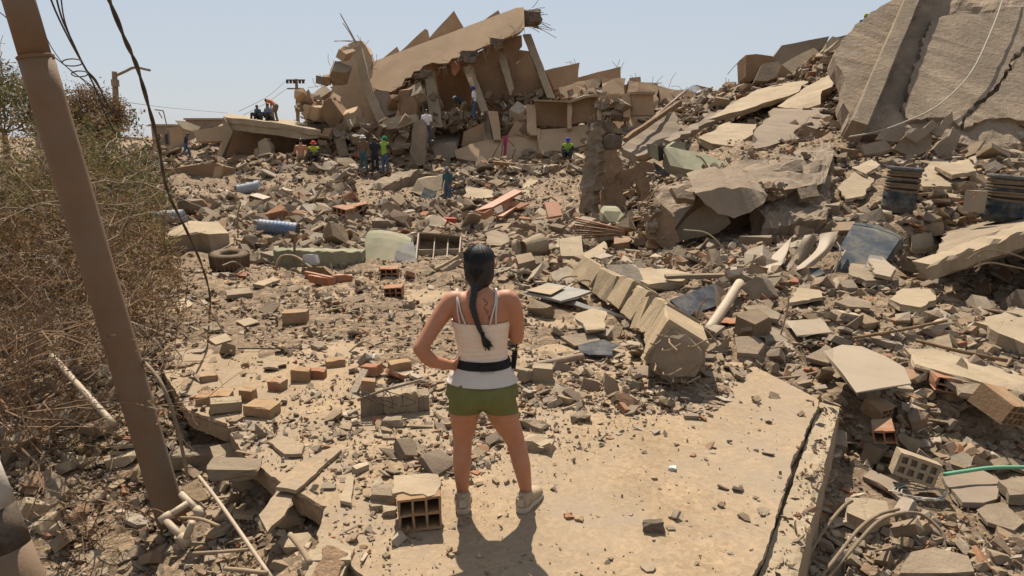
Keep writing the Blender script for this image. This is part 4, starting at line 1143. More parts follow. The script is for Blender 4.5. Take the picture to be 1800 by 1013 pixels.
rod('conduit_pipe', [at(350, 838, 4.15), at(390, 890, 3.75), at(480, 1020, 3.1)], 0.012, 'pvc', 'thin pale conduit running from the tilted pole down to the slab corner', 'pipe')
rod('white_pipe', [at(92, 626, 5.6), at(140, 680, 5.1), at(200, 746, 4.7)], 0.025, 'pvc', 'long cream pipe slanting down into the hollow behind the tilted pole', 'pipe')
rod('pole_cable', [at(250, 632, 4.5), at(280, 668, 4.25), at(302, 720, 4.2), at(318, 780, 4.2), at(330, 840, 4.2)], 0.012, 'cable_tan', 'tan cable looping beside the tilted pole', 'cable')
rod('hanging_cable', [at(178, -40, 4.0), at(192, 0, 4.1), at(220, 70, 4.3), at(241, 118, 4.5), at(262, 190, 4.8), at(280, 260, 5.1), at(288, 310, 5.4), at(300, 350, 5.7), at(330, 410, 6.2), at(356, 470, 6.9), at(369, 520, 7.4), at(369, 548, 7.7)],
    [0.020] * 1 + [0.020] * 40 + [0.015] * 26, 'cable_tan', 'thick twisted cable hanging down in front of the scrub', 'cable', n=7, jit=0.12) if False else None
mb = MB()
hc = spline([at(178, -40, 4.0), at(192, 0, 4.1), at(220, 70, 4.3), at(241, 118, 4.5), at(262, 190, 4.8), at(280, 260, 5.1), at(288, 310, 5.4), at(300, 350, 5.7), at(330, 410, 6.2), at(356, 470, 6.9), at(369, 520, 7.4), at(368, 560, 7.9)], 8)
for ph in (0, math.pi):
    pts = [p + Vector((math.cos(i * 0.55 + ph), 0, math.sin(i * 0.55 + ph))) * 0.0065 for i, p in enumerate(hc)]
    tube(mb, pts, [0.0092 - 0.003 * i / len(hc) for i in range(len(hc))], 6)
mb.build('hanging_cable', 'cable', smooth=True, label='thick twisted cable hanging down in front of the scrub', cat='cable')
for k, (pts, r_) in enumerate((
    ([(82, -20), (100, 25), (122, 70), (145, 112), (165, 150), (185, 200), (205, 240)], 0.010), ([(95, -20), (108, 30), (128, 75), (150, 120), (172, 150), (190, 185), (212, 210)], 0.010), ([(105, -20), (113, 35), (130, 80), (148, 118), (168, 140), (180, 165), (190, 190)], 0.008),
    ([(58, -20), (75, 50), (98, 95), (125, 125), (160, 150), (195, 190), (240, 220)], 0.005), ([(0, 22), (40, 55), (80, 88), (120, 120), (150, 145), (180, 180), (200, 220)], 0.006))):
    rod('overhead_wire', [at(x, y, 7.5 + k * 0.1 + i * 0.25) for i, (x, y) in enumerate(pts)], r_, 'cable', ['thickest dark wire of the bundle at the top left', 'dark wire in the middle of the top-left bundle', 'dark wire on the right side of the top-left bundle',
        'thin single wire left of the bundle behind the tilted pole', 'thin wire crossing behind the tilted pole near its collar'][k], 'wire', n=5, sub=5)
for k, (cx_, cy_, r_) in enumerate(((127, 110, 15), (140, 130, 12))):
    rod('wire_loop', [at(cx_ + r_ * math.cos(a) * 1.2, cy_ + r_ * 0.42 * math.sin(a), 8) for a in [i * 0.52 for i in range(13)]], 0.007, 'cable', ['larger loop of slack wire in the dark bundle', 'smaller loop of slack wire low in the dark bundle'][k], 'wire', n=5, sub=3)
# distant street lamp and utility pole
SL = empty('street_lamp', at(206, 200, 30), 'slim street lamp post with a curved arm rising behind the dead tree', 'street lamp')
mb = MB(); tube(mb, [at(206, 240, 30), at(203, 160, 30), at(201, 126, 30)], [0.14, 0.12, 0.10], 8); mb.build('post', 'rust_steel', SL)
mb = MB(); tube(mb, spline([at(202, 134, 30), at(220, 126, 30), at(237, 119, 30), at(264, 124, 30)], 4), 0.055, 6); mb.build('arm', 'rust_steel', SL)
mb = MB(); tube(mb, [at(202, 140, 29.9), at(203, 152, 29.9)], 0.16, 8); mb.build('junction_box', 'rust_steel', SL)
UP_ = empty('utility_pole', at(522, 215, 70), 'distant wooden utility pole with crossarms left of the collapsed building', 'utility pole')
mb = MB(); tube(mb, [at(525, 240, 70), at(521, 139, 70)], [0.2, 0.14], 7); mb.build('post', 'bark', UP_)
for y_, x0, x1 in ((141, 503, 536), (156, 505, 534)):
    mb = MB(); beam(mb, at(x0, y_, 69.8), at(x1, y_, 69.8), 0.14, 0.14, nseg=2, jit=0); mb.build('crossarm', 'bark', UP_)
for x_ in (505, 511, 517, 527, 533):
    mb = MB(); tube(mb, [at(x_, 141, 69.8), at(x_, 147, 69.8)], 0.13, 6); mb.build('insulator', 'dark_steel', UP_)
rod('power_line', [at(503, 142, 69.8), at(470, 170, 66), at(420, 196, 60)], 0.02, 'cable', 'upper thin power line running down from the utility pole', 'wire', n=4)
rod('power_line', [at(504, 156, 69.8), at(470, 180, 66), at(425, 204, 60)], 0.02, 'cable', 'lower thin power line running down from the utility pole', 'wire', n=4)
rod('power_line', [at(208, 178, 30), at(300, 190, 50), at(400, 199, 66)], 0.012, 'cable', 'faint power line stretching right from the street lamp', 'wire', n=4)
AN = empty('roof_aerial', at(290, 222, 60), 'bare metal aerial frame on a distant roof', 'aerial')
for a_, b_ in (((272, 193), (287, 195)), ((287, 195), (293, 220)), ((279, 197), (285, 208))):
    mb = MB(); tube(mb, [at(*a_, 60), at(*b_, 60)], 0.05, 5); mb.build('bar', 'rust_steel', AN)

# ---------------------------------------------------------------- drums, tyre, furniture in the middle ground
def drum(name, p0, p1, r, m, label, group=None, ribs=9, open_end=True, cat='drum'):
    p0, p1 = Vector(p0), Vector(p1)
    e = empty(name, Vector((p0 + p1) / 2) - Vector((0, 0, r)), label, cat, group)
    prof = [(0, r * 0.97), (0.02, r * 1.02), (0.04, r * 0.98)]
    for k in range(ribs):
        f = 0.06 + 0.88 * k / ribs
        prof += [(f, r * 0.975), (f + 0.35 * 0.88 / ribs, r * 0.98), (f + 0.55 * 0.88 / ribs, r * 1.012), (f + 0.75 * 0.88 / ribs, r * 0.98)]
    prof += [(0.97, r * 0.98), (0.985, r * 1.02), (1.0, r * 0.97)]
    mb = MB(); ring_tube(mb, prof, p0, p1, 24); sh_ = mb.build('shell', m, e)
    d = (p1 - p0).normalized()
    mb = MB(); tube(mb, [p1 + d * 0.001, p1 + d * 0.012], [r * 0.9, r * 0.88], 24); mb.build('lid', 'dark_steel' if open_end else m, sh_)  # an open end gets a dark disc, painted as the shade inside
    return e
g = gp(490, 412); D = g.y
drum('blue_drum', at(455, 398, D), at(523, 405, D), px2m(13.5, D), 'blue_drum', 'ribbed blue drum lying on its side behind the tyre')
LAND += [(490, 402, 'the lying blue drum')]
D = hit(296, 398)
drum('pale_drum', at(278, 384, D), at(322, 382, D), px2m(14, D), 'pale_drum', 'dented pale grey drum lying among the scrub', open_end=False)
D = 27
drum('tipped_drum', at(420, 335, D), at(456, 328, D), px2m(10, D), 'pale_drum', 'pale blue barrel half buried below the round post', open_end=False, ribs=3)
# slabs near the drum
mb = MB(); plate(mb, Q([(268, 424, 13.0), (300, 406, 13.8), (335, 388, 14.8), (384, 390, 14.8), (402, 410, 13.8), (366, 412, 13.2), (345, 408, 13.2)]), 0.55, seg=0.3, jit=0.025, vec=(0, 0.15, -1)); mb.build('thick_slab', 'concrete_light', tri=True, label='thick pale slab tilted beside the scrub, in front of the pale drum', cat='slab')
LAND += [(335, 405, 'the thick pale slab')]
mb = MB(); plate(mb, Q([(372, 420, 14.2), (412, 418, 14.4), (410, 428, 13.8), (385, 440, 13.3)]), 0.15, seg=0.2, jit=0.03, vec=(0, 0.2, -1)); mb.build('sheet_scrap', 'concrete', tri=True, label='thin grey scrap lying against the thick pale slab', cat='scrap')
# tyre
g = gp(405, 474)
def torus(mb, c, R_, r_, sq=1.0, n=36, m=14, rot=None):
    vs_, fs_ = [], []
    M3 = rot or Matrix.Identity(3)
    for i in range(n):
        a = 2 * math.pi * i / n
        for k in range(m):
            b = 2 * math.pi * k / m
            cb, sb = math.cos(b), math.sin(b)
            pw = lambda t: math.copysign(abs(t) ** 0.6, t)
            rr = R_ + r_ * pw(cb)
            vs_.append(Vector(c) + M3 @ Vector((math.cos(a) * rr, math.sin(a) * rr, r_ * sq * pw(sb))))
    for i in range(n):
        for k in range(m):
            fs_.append((i * m + k, ((i + 1) % n) * m + k, ((i + 1) % n) * m + (k + 1) % m, i * m + (k + 1) % m))
    mb.add(vs_, fs_)
TY = empty('old_tyre', g, 'dusty old tyre lying flat on the ground near the scrub', 'tyre')
mb = MB(); Rt = px2m(33, g.y); torus(mb, g + Vector((0, 0, 0.17)), Rt * 0.74, Rt * 0.30, 1.5, rot=rot3(R(5), R(3), 0)); mb.build('carcass', 'rubber', TY, smooth=True)
for k in range(30):
    a = 2 * math.pi * k / 30; mb = MB()
    box(mb, g + rot3(R(5), R(3), 0) @ Vector((math.cos(a) * Rt * 1.03, math.sin(a) * Rt * 1.03, 0)) + Vector((0, 0, 0.17)), (0.012, 0.035, 0.24), rot3(R(5), R(3), a)); mb.build('tread_block', 'rubber', TY)
LAND += [(405, 458, 'the tyre')]
# long green-white beam with the crushed cabinet group
D = 12.4
mb = MB(); beam(mb, at(486, 452, 12.1), at(640, 455, 12.1), 0.3, 0.30, nseg=18, jit=0.008, bev=0.05); mb.build('long_beam', 'green_paint', label='long pale green beam lying across the ground behind the tyre', cat='beam')
LAND += [(560, 450, 'the long green beam')]
rod('bent_root', [at(484, 475, 11.6), at(495, 452, 11.7), at(520, 452, 11.6), at(545, 470, 11.4), at(560, 476, 11.3)], 0.03, 'dusty_bar', 'bent dusty strut in front of the long green beam', 'strut', n=6, jit=.1)
rod('upright_stick', [at(517, 460, 11.8), at(518, 430, 11.85), at(522, 410, 11.9)], 0.022, 'wood', 'crooked upright stick beside the long green beam', 'stick', n=6, jit=.1)
mb = MB()
V_, F_ = rock_shape(random.Random(5), 'chunk'); mb.add([Vector((v.x * .28, v.y * .22, v.z * .3)) + at(545, 456, 11.6) for v in V_], F_)
mb.build('plastic_bag', 'white_plastic', smooth=False, label='crumpled white bag lying against the long green beam', cat='bag')
rows = [[(640, 458, 12.2), (645, 410, 12.9), (668, 404, 13.2)], [(668, 462, 12.0), (676, 410, 12.7), (690, 408, 13.2)], [(697, 461, 12.0), (700, 415, 12.7), (712, 412, 13.2)], [(692, 462, 12.1), (722, 424, 12.6), (718, 416, 13.2)]]
mb = MB(); shell(mb, [[at(*p) for p in r_] for r_ in rows], 4, 0.01, 0.06); mb.build('curled_cladding', 'green_paint', label='curled pale panel upright at the end of the long green beam', cat='panel')
mb = MB(); plate(mb, Q([(694, 462, 11.9), (697, 440, 12.1), (710, 428, 12.3), (726, 426, 12.4), (733, 462, 12.0)]), 0.05, seg=0.12, jit=0.01, vec=BACK); mb.build('torn_cladding', 'grey_sheet', tri=True, label='small torn grey-blue panel between the curled panel and the cabinet', cat='panel')
CB = empty('metal_cabinet', at(770, 460, 12.3), 'rusty open metal cabinet lying on its back behind the woman', 'cabinet')
cA, cB, cC, cD = at(732, 459, 12.2), at(808, 455, 12.3), at(811, 416, 12.9), at(737, 410, 13.0)
nb = Vector((0, 0.75, -0.55)).normalized() * 0.28
mb = MB(); patch(mb, cA + nb, cB + nb, cC + nb, cD + nb, 8, 6, 0.02, amp=0.015, edge=0.01); mb.build('back_panel', 'earth_rubble', CB)
for p, q in ((cA, cB), (cB, cC), (cC, cD), (cD, cA)):
    mb = MB(); plate(mb, [p, q, q + nb, p + nb], 0.025, seg=0.3, jit=0.004); mb.build('side_panel', 'sheet_steel', CB, tri=True)
for f in (0.36, 0.68):
    mb = MB(); beam(mb, cA.lerp(cB, f) + nb * 0.5, cD.lerp(cC, f) + nb * 0.5, 0.02, 0.1, nseg=2, jit=0.002); mb.build('divider', 'sheet_steel', CB)
mb = MB(); beam(mb, cA.lerp(cD, .45) + nb * 0.6, cB.lerp(cC, .5) + nb * 0.6, 0.02, 0.1, nseg=2, jit=0.002); mb.build('shelf', 'sheet_steel', CB)
LAND += [(770, 440, 'the metal cabinet')]
FR = empty('door_frame', at(785, 480, 10.9), 'broken pale frame corner lying in front of the metal cabinet', 'frame')
for a_, b_ in (((756, 466), (778, 480)), ((778, 480), (812, 458)), ((764, 474), (806, 452))):
    mb = MB(); beam(mb, at(*a_, 11), at(*b_, 11.2), 0.07, 0.05, nseg=3, jit=0.004); mb.build('rail', 'concrete_light', FR)
# orange-brown shelf unit
SH = empty('fallen_shelf', at(872, 382, 19), 'fallen orange-brown wooden shelf unit with open compartments', 'shelf')
def quad_panel(pts, D_, th, name, m, parent, vec=None):
    mb = MB(); plate(mb, Q([(x, y, D_ if len(pts[0]) == 2 else None) for x, y in pts]) if len(pts[0]) == 2 else Q(pts), th, seg=2, jit=0.003, vec=vec); return mb.build(name, m, parent, tri=True)
quad_panel([(834, 371, 18.6), (866, 364, 18.8), (918, 336, 20.2), (904, 333, 20.6)], 0, 0.07, 'top_board', 'wood_orange', SH, (0, 0.2, -1))
quad_panel([(834, 372, 18.6), (852, 374, 18.5), (852, 386, 18.5), (835, 385, 18.6)], 0, 0.06, 'end_panel', 'wood_orange', SH)
quad_panel([(852, 374, 18.5), (866, 366, 18.8), (870, 376, 18.8), (854, 386, 18.5)], 0, 0.05, 'end_panel', 'wood_orange', SH)
quad_panel([(872, 380, 18.8), (884, 380, 18.7), (912, 360, 19.8), (904, 358, 20.0)], 0, 0.06, 'bottom_board', 'wood_orange', SH, (0, 0.2, -1))
quad_panel([(884, 358, 19.2), (900, 349, 19.8), (902, 360, 19.8), (888, 368, 19.2)], 0, 0.05, 'divider', 'wood_orange', SH)
quad_panel([(898, 352, 19.8), (930, 358, 20.0), (912, 366, 19.6), (896, 362, 19.6)], 0, 0.05, 'loose_board', 'wood_orange', SH, (0, 0.2, -1))
LAND += [(875, 360, 'the fallen orange shelf')]
mb = MB(); plate(mb, Q([(957, 356, 17.5), (982, 354, 17.7), (988, 378, 17.2), (964, 382, 17)]), 0.06, seg=1, jit=0.01); mb.build('orange_board', 'wood_orange', tri=True, label='square orange-brown board standing up right of the fallen shelf', cat='board')
D = hit(790, 398)
mb = MB(); box(mb, at(790, 390, D), (px2m(22, D), 0.3, px2m(14, D)), rot3(0, R(4), R(20))); mb.build('red_box', 'red_plastic', label='small dark red box on the rubble behind the metal cabinet', cat='box')
D = hit(770, 345)
mb = MB(); plate(mb, Q([(738, 350, 24.5), (746, 329, 25), (768, 338, 25), (760, 352, 24.6)]), 0.4, seg=0.5, jit=0.02); mb.build('green_crate', 'teal_steel', tri=True, label='dark green crate tipped beside the worker with teal shirt', cat='crate')
mb = MB(); plate(mb, Q([(812, 345, 24), (820, 328, 25), (862, 334, 25), (870, 346, 24), (840, 350, 23.6)]), 0.2, seg=0.3, jit=0.05, vec=(0, 0, -1)); mb.build('white_slab', 'concrete_light', tri=True, label='white plaster slab just behind the fallen orange shelf', cat='slab')
# hollow-brick grille, mid-left
# fan of slats and white boards right of the woman
FA = empty('splintered_panel', at(1050, 415, 13.5), 'corrugated tan panel splintered into a fan of slats', 'panel')
for k in range(9):
    f = k / 8
    a = at(1011, 383 + 37 * f, 13.6 + 0.1 * (k % 2)); b_ = at(1098, 404 + 10 * f, 13.2)
    mb = MB(); beam(mb, a, b_, 0.075, 0.025, nseg=3, jit=0.004, taper=0.6); mb.build('slat', 'wood' if k % 3 else 'wood_orange', FA)
LAND += [(1050, 400, 'the splintered panel')]
mb = MB(); plate(mb, Q([(983, 420, 13), (1022, 414, 13.3), (1026, 450, 12.2), (986, 450, 12.2)]), 0.06, seg=0.5, jit=0.01); mb.build('white_board', 'concrete_light', tri=True, label='upright cream board left of the splintered panel', cat='board')
rows = [[(1022, 446, 12.3), (1040, 438, 12.6), (1062, 424, 13)], [(1030, 452, 12.1), (1052, 444, 12.3), (1066, 428, 12.8)], [(1036, 454, 12), (1060, 448, 12.2), (1068, 436, 12.6)]]
mb = MB(); shell(mb, [[at(*p) for p in r_] for r_ in rows], 3, 0.0, 0.05); mb.build('curved_board', 'concrete_light', label='curved cream board at the foot of the splintered panel', cat='board')
mb = MB(); c_ = at(925, 432, 12.8); rr = 0.16
BK = empty('broken_tub', c_, 'pale broken plastic tub lying open to the left of the boards', 'tub')
tube(mb, [at(918, 436, 12.7), at(950, 432, 13)], [0.13, 0.24], 20, cap=False); mb.build('wall', 'concrete_light', BK)
mb = MB(); torus(mb, at(908, 436, 12.6), 0.12, 0.045, 1.0, 24, 10, rot3(R(80), 0, R(70))); mb.build('rim', 'concrete_light', BK)
D = 15.5
mb = MB(); plate(mb, Q([(1059, 390, D), (1060, 376, D), (1066, 366, D + .4), (1088, 366, D + .4), (1097, 378, D), (1096, 390, D)]), 0.5, seg=0.15, jit=0.01, vec=BACK); mb.build('green_block', 'green_paint', tri=True, label='rounded grey-green block at the foot of the brown lumps', cat='block')
mb = MB(); plate(mb, Q([(852, 408, 15), (872, 404, 15.3), (896, 410, 15.3), (893, 424, 14.8), (862, 428, 14.5)]), 0.3, seg=0.2, jit=0.02); mb.build('round_slab', 'concrete', tri=True, label='round-edged brown slab above the woman’s head', cat='slab') if False else None
mb = MB(); plate(mb, Q([(852, 410, 14.6), (868, 404, 15), (894, 412, 15), (896, 424, 14.3), (880, 432, 13.8), (856, 430, 14)]), 0.14, seg=0.2, jit=0.02, vec=(0.2, 0.5, -1)); mb.build('tilted_slab', 'concrete', tri=True, label='tan slab propped up just behind the head of the woman', cat='slab')

# ---------------------------------------------------------------- fallen cracked column
FC = empty('fallen_column', on(1180, 690, 0.05), 'fallen cream concrete column cracked into blocks with bars at its end', 'column')
axis = [(1038, 492, 10.6), (1085, 516, 9.4), (1125, 545, 8.4), (1160, 578, 7.6), (1180, 607, 7.0), (1192, 640, 6.35)]
AP = [gp(px, py + 22) for px, py, _ in axis]
AP = [at(px, py, D_) for px, py, D_ in [(1033, 490, 10.4), (1085, 520, 9.1), (1124, 548, 8.2), (1160, 582, 7.4), (1182, 608, 6.85), (1188, 648, 5.95)]]
for i, p in enumerate(AP):
    p.z = max(p.z, hz(p.x, p.y) + 0.18)
AP[-1].z = 0.30; AP[-2].z = max(AP[-2].z, 0.27)
random.seed(12)
AP = [p for p in spline(AP, 3)]
AP = [AP[0], AP[2], AP[4], AP[6], AP[8], AP[9], AP[11], AP[12], AP[15]]
for i in range(8):
    p, q = AP[i], AP[i + 1]
    d = (q - p).normalized()
    a, b_ = p + d * 0.038, q - d * 0.038
    mb = MB(); w = 0.38 + 0.009 * i
    beam(mb, a + Vector((random.gauss(0, .018), 0, random.gauss(0, .022))), b_ + Vector((random.gauss(0, .012), 0, random.gauss(0, .016))), w, w, up=(0.55 + random.gauss(0, .07), 0, 1), nseg=3, jit=0.007, bev=0.035, rag=0.045)
    mb.build('column_block', 'column_cream', FC)
    if i:
        mb = MB(); beam(mb, p - d * 0.05, p + d * 0.05, w * .84, w * .84, up=(0.55, 0, 1), nseg=2, jit=0.02); mb.build('crack_core', 'core_concrete', FC)
e = AP[-1]; d = (AP[-1] - AP[-2]).normalized()
s_, t_ = d.cross(Vector((0.55, 0, 1))).normalized(), None
t_ = s_.cross(d).normalized()
mb = MB(); beam(mb, e - d * 0.03, e + d * 0.07, 0.40, 0.40, up=(0.55, 0, 1), nseg=5, jit=0.03, bev=0.2, taper=0.86, rag=0.03); bend_ = mb.build('broken_end', 'concrete', FC)
for k, (a, b_, L_) in enumerate(((-.13, -.14, .22), (-.05, -.15, .25), (.05, -.15, .28), (.14, -.13, .3), (.16, .02, .2), (.15, .12, .34), (-.02, .16, .15))):
    p = e + s_ * a + t_ * b_
    pts = [p, p + d * L_ * 0.8, p + d * L_ + Vector((0.05, 0, 0.01)), p + d * (L_ * 0.95) + Vector((0.16, 0.0, 0.07))] if k % 2 == 0 else [p, p + d * L_ * .6, p + d * L_ + Vector((random.gauss(0, .03), 0, random.gauss(0, .03)))]
    mb = MB(); tube(mb, pts, 0.008, 6); mb.build('rebar', 'dusty_bar', bend_)
for (a, b_) in ((.19, -.1), (.2, 0), (.19, .1)):
    p = e + s_ * a + t_ * b_ - d * .12
    mb = MB(); tube(mb, [p, p + d * .12 + s_ * .02, p + d * .2 + s_ * .07], 0.008, 6); mb.build('rebar', 'dusty_bar', FC)
LAND += [(1120, 560, 'the fallen cracked column')]
# things around the column
rod('grey_pipe', [at(1242, 586, 7.4), at(1270, 545, 8.0), at(1300, 498, 8.9)], 0.062, 'pvc', 'cream drain pipe leaning up from the end of the fallen column', 'pipe', n=16, sub=3)
DBX = empty('dark_box', at(1215, 560, 8.0), 'dark blue-black metal box open on one side beside the cream pipe', 'box')
quad_panel([(1178, 527, 8.2), (1256, 498, 8.8), (1258, 538, 8.3), (1208, 556, 7.9)], 0, 0.02, 'front_panel', 'dark_sheet', DBX)
quad_panel([(1256, 498, 8.8), (1278, 512, 9.2), (1274, 540, 8.8), (1258, 538, 8.3)], 0, 0.02, 'end_panel', 'sheet_steel', DBX)
quad_panel([(1178, 527, 8.2), (1256, 498, 8.8), (1278, 496, 9.3), (1200, 520, 8.9)], 0, 0.02, 'top_panel', 'grey_sheet', DBX, (0, 0, -1))
LAND += [(1225, 530, 'the dark blue box')]
mb = MB(); plate(mb, Q([(1106, 470, 10.2), (1170, 472, 10.4), (1214, 480, 10.2), (1200, 494, 9.7), (1140, 500, 9.3), (1118, 490, 9.6)]), 0.12, seg=0.2, jit=0.03, vec=(0, 0.2, -1)); mb.build('flat_slab', 'concrete_light', tri=True, label='flat cream slab lying behind the fallen cracked column', cat='slab')
mb = MB(); beam(mb, at(1170, 487, 9.6), at(1306, 484, 9.7), 0.12, 0.06, nseg=6, jit=0.006); mb.build('concrete_plank', 'concrete', label='long grey plank lying above the dark blue box', cat='plank')
SP = empty('torn_roofing_sheet', on(990, 525, 0.05), 'flat grey sheet panel with torn flaps lying right of the woman', 'panel')
quad_panel([(925, 513), (962, 497), (1040, 510), (985, 528)], 0, 0.02, 'sheet', 'grey_sheet', SP, (0, 0, -1)) if False else None
z0 = 0.16
mb = MB(); plate(mb, [on(922, 513, z0), on(962, 497, z0 + .02), on(1040, 512, z0 + .03), on(986, 529, z0)], 0.03, seg=0.25, jit=0.01, vec=(0, 0, -1)); mb.build('sheet', 'grey_sheet', SP, tri=True)
mb = MB(); plate(mb, [on(924, 510, z0 + .03), on(960, 500, z0 + .05), on(994, 504, z0 + .06), on(968, 518, z0 + .04)], 0.012, seg=0.25, jit=0.006, vec=(0, 0, -1)); mb.build('flap', 'concrete_light', SP, tri=True)
LAND += [(985, 513, 'the grey sheet panel')]
mb = MB(); plate(mb, [on(958, 528, .05), on(1010, 536, .08), on(1105, 560, .12), on(1100, 556, .14), on(1015, 530, .12), on(975, 526, .08)], 0.015, seg=0.2, jit=0.01, vec=(0, 0, -1)); mb.build('metal_strip', 'grey_sheet', tri=True, label='thin bent metal strip in front of the grey sheet panel', cat='strip')
rod('lying_pipe', [on(930, 645, .05), on(975, 636, .06), on(1024, 626, .07)], 0.035, 'rust_steel', 'rusty brown pipe lying on the ground right of the woman', 'pipe', n=10, sub=3)
rod('black_rod', [on(418, 613, .03), on(470, 613, .03), on(530, 612, .03)], 0.008, 'dark_steel', 'straight thin black rod lying on clean sand left of the woman', 'rod', n=6, sub=2)
rod('wire_antenna', [on(620, 735, .02), on(690, 706, .03), on(727, 690, .04)], 0.006, 'rust_steel', 'thin stick lying by the row of mortared blocks', 'stick', n=5, sub=2)

# hollow bricks
def hollow_block(mb, c, size, nx, nz, rot, wall=0.16, depth=0.6, jit=0.0):
    """block with nx x nz open cells in its front (-y) face: one connected mesh"""
    sx_, sy_, sz_ = size
    def cuts(n, L_):
        cw = L_ / (n + (n + 1) * wall); r_ = [-L_ / 2]
        for k in range(n):
            r_ += [r_[-1] + cw * wall]; r_ += [r_[-1] + cw]
        return r_ + [L_ / 2]
    xs, zs = cuts(nx, sx_), cuts(nz, sz_)
    vs_, fs_ = [], []
    W_ = len(xs)
    for z in zs:
        for x in xs: vs_.append(Vector((x, -sy_ / 2, z)))
    for j in range(len(zs) - 1):
        for i in range(W_ - 1):
            a = j * W_ + i
            q = (a, a + 1, a + W_ + 1, a + W_)
            if i % 2 and j % 2:
                o = len(vs_)
                for v in q: vs_.append(vs_[v] + Vector((0, sy_ * depth, 0)))
                for k in range(4): fs_.append((q[k], q[(k + 1) % 4], o + (k + 1) % 4, o + k))
                fs_.append((o, o + 1, o + 2, o + 3))
            else: fs_.append(q)
    o = len(vs_)
    cor = [0, W_ - 1, (len(zs) - 1) * W_ + W_ - 1, (len(zs) - 1) * W_]
    for k in cor: vs_.append(vs_[k] + Vector((0, sy_, 0)))
    ring = [list(range(0, W_)), [j * W_ + W_ - 1 for j in range(len(zs))], [(len(zs) - 1) * W_ + i for i in range(W_ - 1, -1, -1)], [j * W_ for j in range(len(zs) - 1, -1, -1)]]
    for k in range(4): fs_.append(tuple(ring[k][::-1]) + (o + k, o + (k + 1) % 4))
    fs_.append((o + 3, o + 2, o + 1, o))
    mb.add([Vector(c) + rot @ (v + Vector((random.gauss(0, jit), random.gauss(0, jit), random.gauss(0, jit)))) for v in vs_], fs_)
HB = empty('hollow_block', on(730, 915, 0), 'broken hollow clay block with six open cells beside her left foot', 'block')
p = on(733, 905, 0.11)
mb = MB(); hollow_block(mb, p + Vector((0, 0.11, 0)), (0.25, 0.22, 0.21), 3, 2, rot3(0, R(-2), R(9)), wall=0.2, depth=0.7, jit=0.002); mb.build('clay_body', 'clay_dusty', HB)
mb = MB(); zt = 0.222
plate(mb, [on(690, 868, zt - .0), on(708, 864, zt), on(722, 869, zt), on(744, 868, zt), on(752, 873, zt), on(766, 869, zt), on(775, 846, zt), on(770, 834, zt), on(752, 832, zt), on(692, 836, zt)], 0.025, seg=0.04, jit=0.004, vec=(0, 0, -1)); mb.build('mortar_cap', 'concrete_light', HB, tri=True)
LAND += [(733, 875, 'the hollow block')]
# row of mortared blocks with wires
RB = empty('block_row', on(690, 728, 0), 'short row of mortared clay blocks with loose wire and a brick on top', 'block row')
p0, p1 = on(632, 732, 0.0), on(752, 722, 0.0)
dr = (p1 - p0); L_ = dr.length; dr.normalize(); ang = math.atan2(dr.y, dr.x)
for f0, f1, h_, m in ((0.0, .33, .17, 'concrete'), (.335, .6, .165, 'concrete_light'), (.605, .83, .175, 'concrete_light'), (.835, 1.0, .14, 'concrete')):
    c_ = p0 + dr * (L_ * (f0 + f1) / 2) + Vector((0, 0.07, h_ / 2))
    mb = MB(); beam(mb, c_ - dr * L_ * (f1 - f0) / 2, c_ + dr * L_ * (f1 - f0) / 2, 0.16, h_, nseg=5, jit=0.005, bev=0.06, rag=0.005); mb.build('block', m, RB)
mb = MB(); box(mb, p0 + dr * 0.06 + Vector((0, 0.10, 0.225)), (0.115, 0.09, 0.11), rot3(0, R(3), ang), jit=0.004); mb.build('top_brick', 'clay_dusty', RB)
for k in range(5):
    mb = MB(); q = p0 + dr * random.uniform(0, .3) + Vector((0, -0.02, 0.17))
    tube(mb, spline([q, q + Vector((random.uniform(-.1, .05), -.05, .06)), q + Vector((random.uniform(0, .25), -.06, -.03)), q + Vector((random.uniform(.05, .3), -.04, -.08))], 5), 0.004, 5); mb.build('wire', 'cable', RB)
mb = MB(); tube(mb, [p0 + Vector((0, -.05, .16)), p0 + Vector((.2, .02, .22)), p0 + Vector((.5, .15, .26))], 0.012, 6); mb.build('bar', 'rust_steel', RB)
LAND += [(690, 705, 'the row of blocks')]

def brick(px, py, L_, W_, H_, rz, m, label, cat='brick', tilt=0.0, jit=0.004, z=None, name='loose_brick', nseg=3):
    g = on(px, py, 0) if z is None else on(px, py, z)
    g.z = max(hz(g.x, g.y), 0.0 if in_poly(np.array([g.x]), np.array([g.y]), SLAB)[0] else -9)
    d = rot3(0, tilt, rz) @ Vector((1, 0, 0))
    c_ = g + Vector((0, 0, H_ / 2 - 0.004 + abs(math.sin(tilt)) * L_ / 2))
    mb = MB(); beam(mb, c_ - d * L_ / 2, c_ + d * L_ / 2, W_, H_, nseg=nseg, jit=jit, bev=0.07, rag=jit)
    return mb.build(name, m, label=label, cat=cat)
brick(521, 572, .29, .17, .15, R(8), 'clay_dusty', 'large whole brick standing alone on sand behind the black rod')
brick(488, 684, .14, .11, .09, R(-15), 'clay', 'small orange brick end standing alone on the sand')
brick(530, 668, .17, .12, .11, R(5), 'clay_dusty', 'brick with orange side next to a second one, left of the woman', tilt=R(4))
brick(560, 663, .14, .1, .08, R(-4), 'clay', 'flat orange-sided brick leaning at its neighbour left of the woman')
brick(590, 642, .19, .13, .07, R(20), 'clay_dusty', 'flat dusty brick at the edge of the small brick pile')
brick(703, 648, .21, .13, .08, R(25), 'clay_dusty', 'long dusty brick near the woman’s bent elbow'.replace('’s', ' with') if False else 'long dusty brick lying just below the bent elbow')
brick(655, 660, .18, .12, .10, R(-20), 'clay', 'orange and cream brick behind the row of blocks', tilt=R(-8))
brick(462, 728, .24, .17, .09, R(-12), 'clay_dusty', 'flat cream brick beside three others near the pole', tilt=R(3))
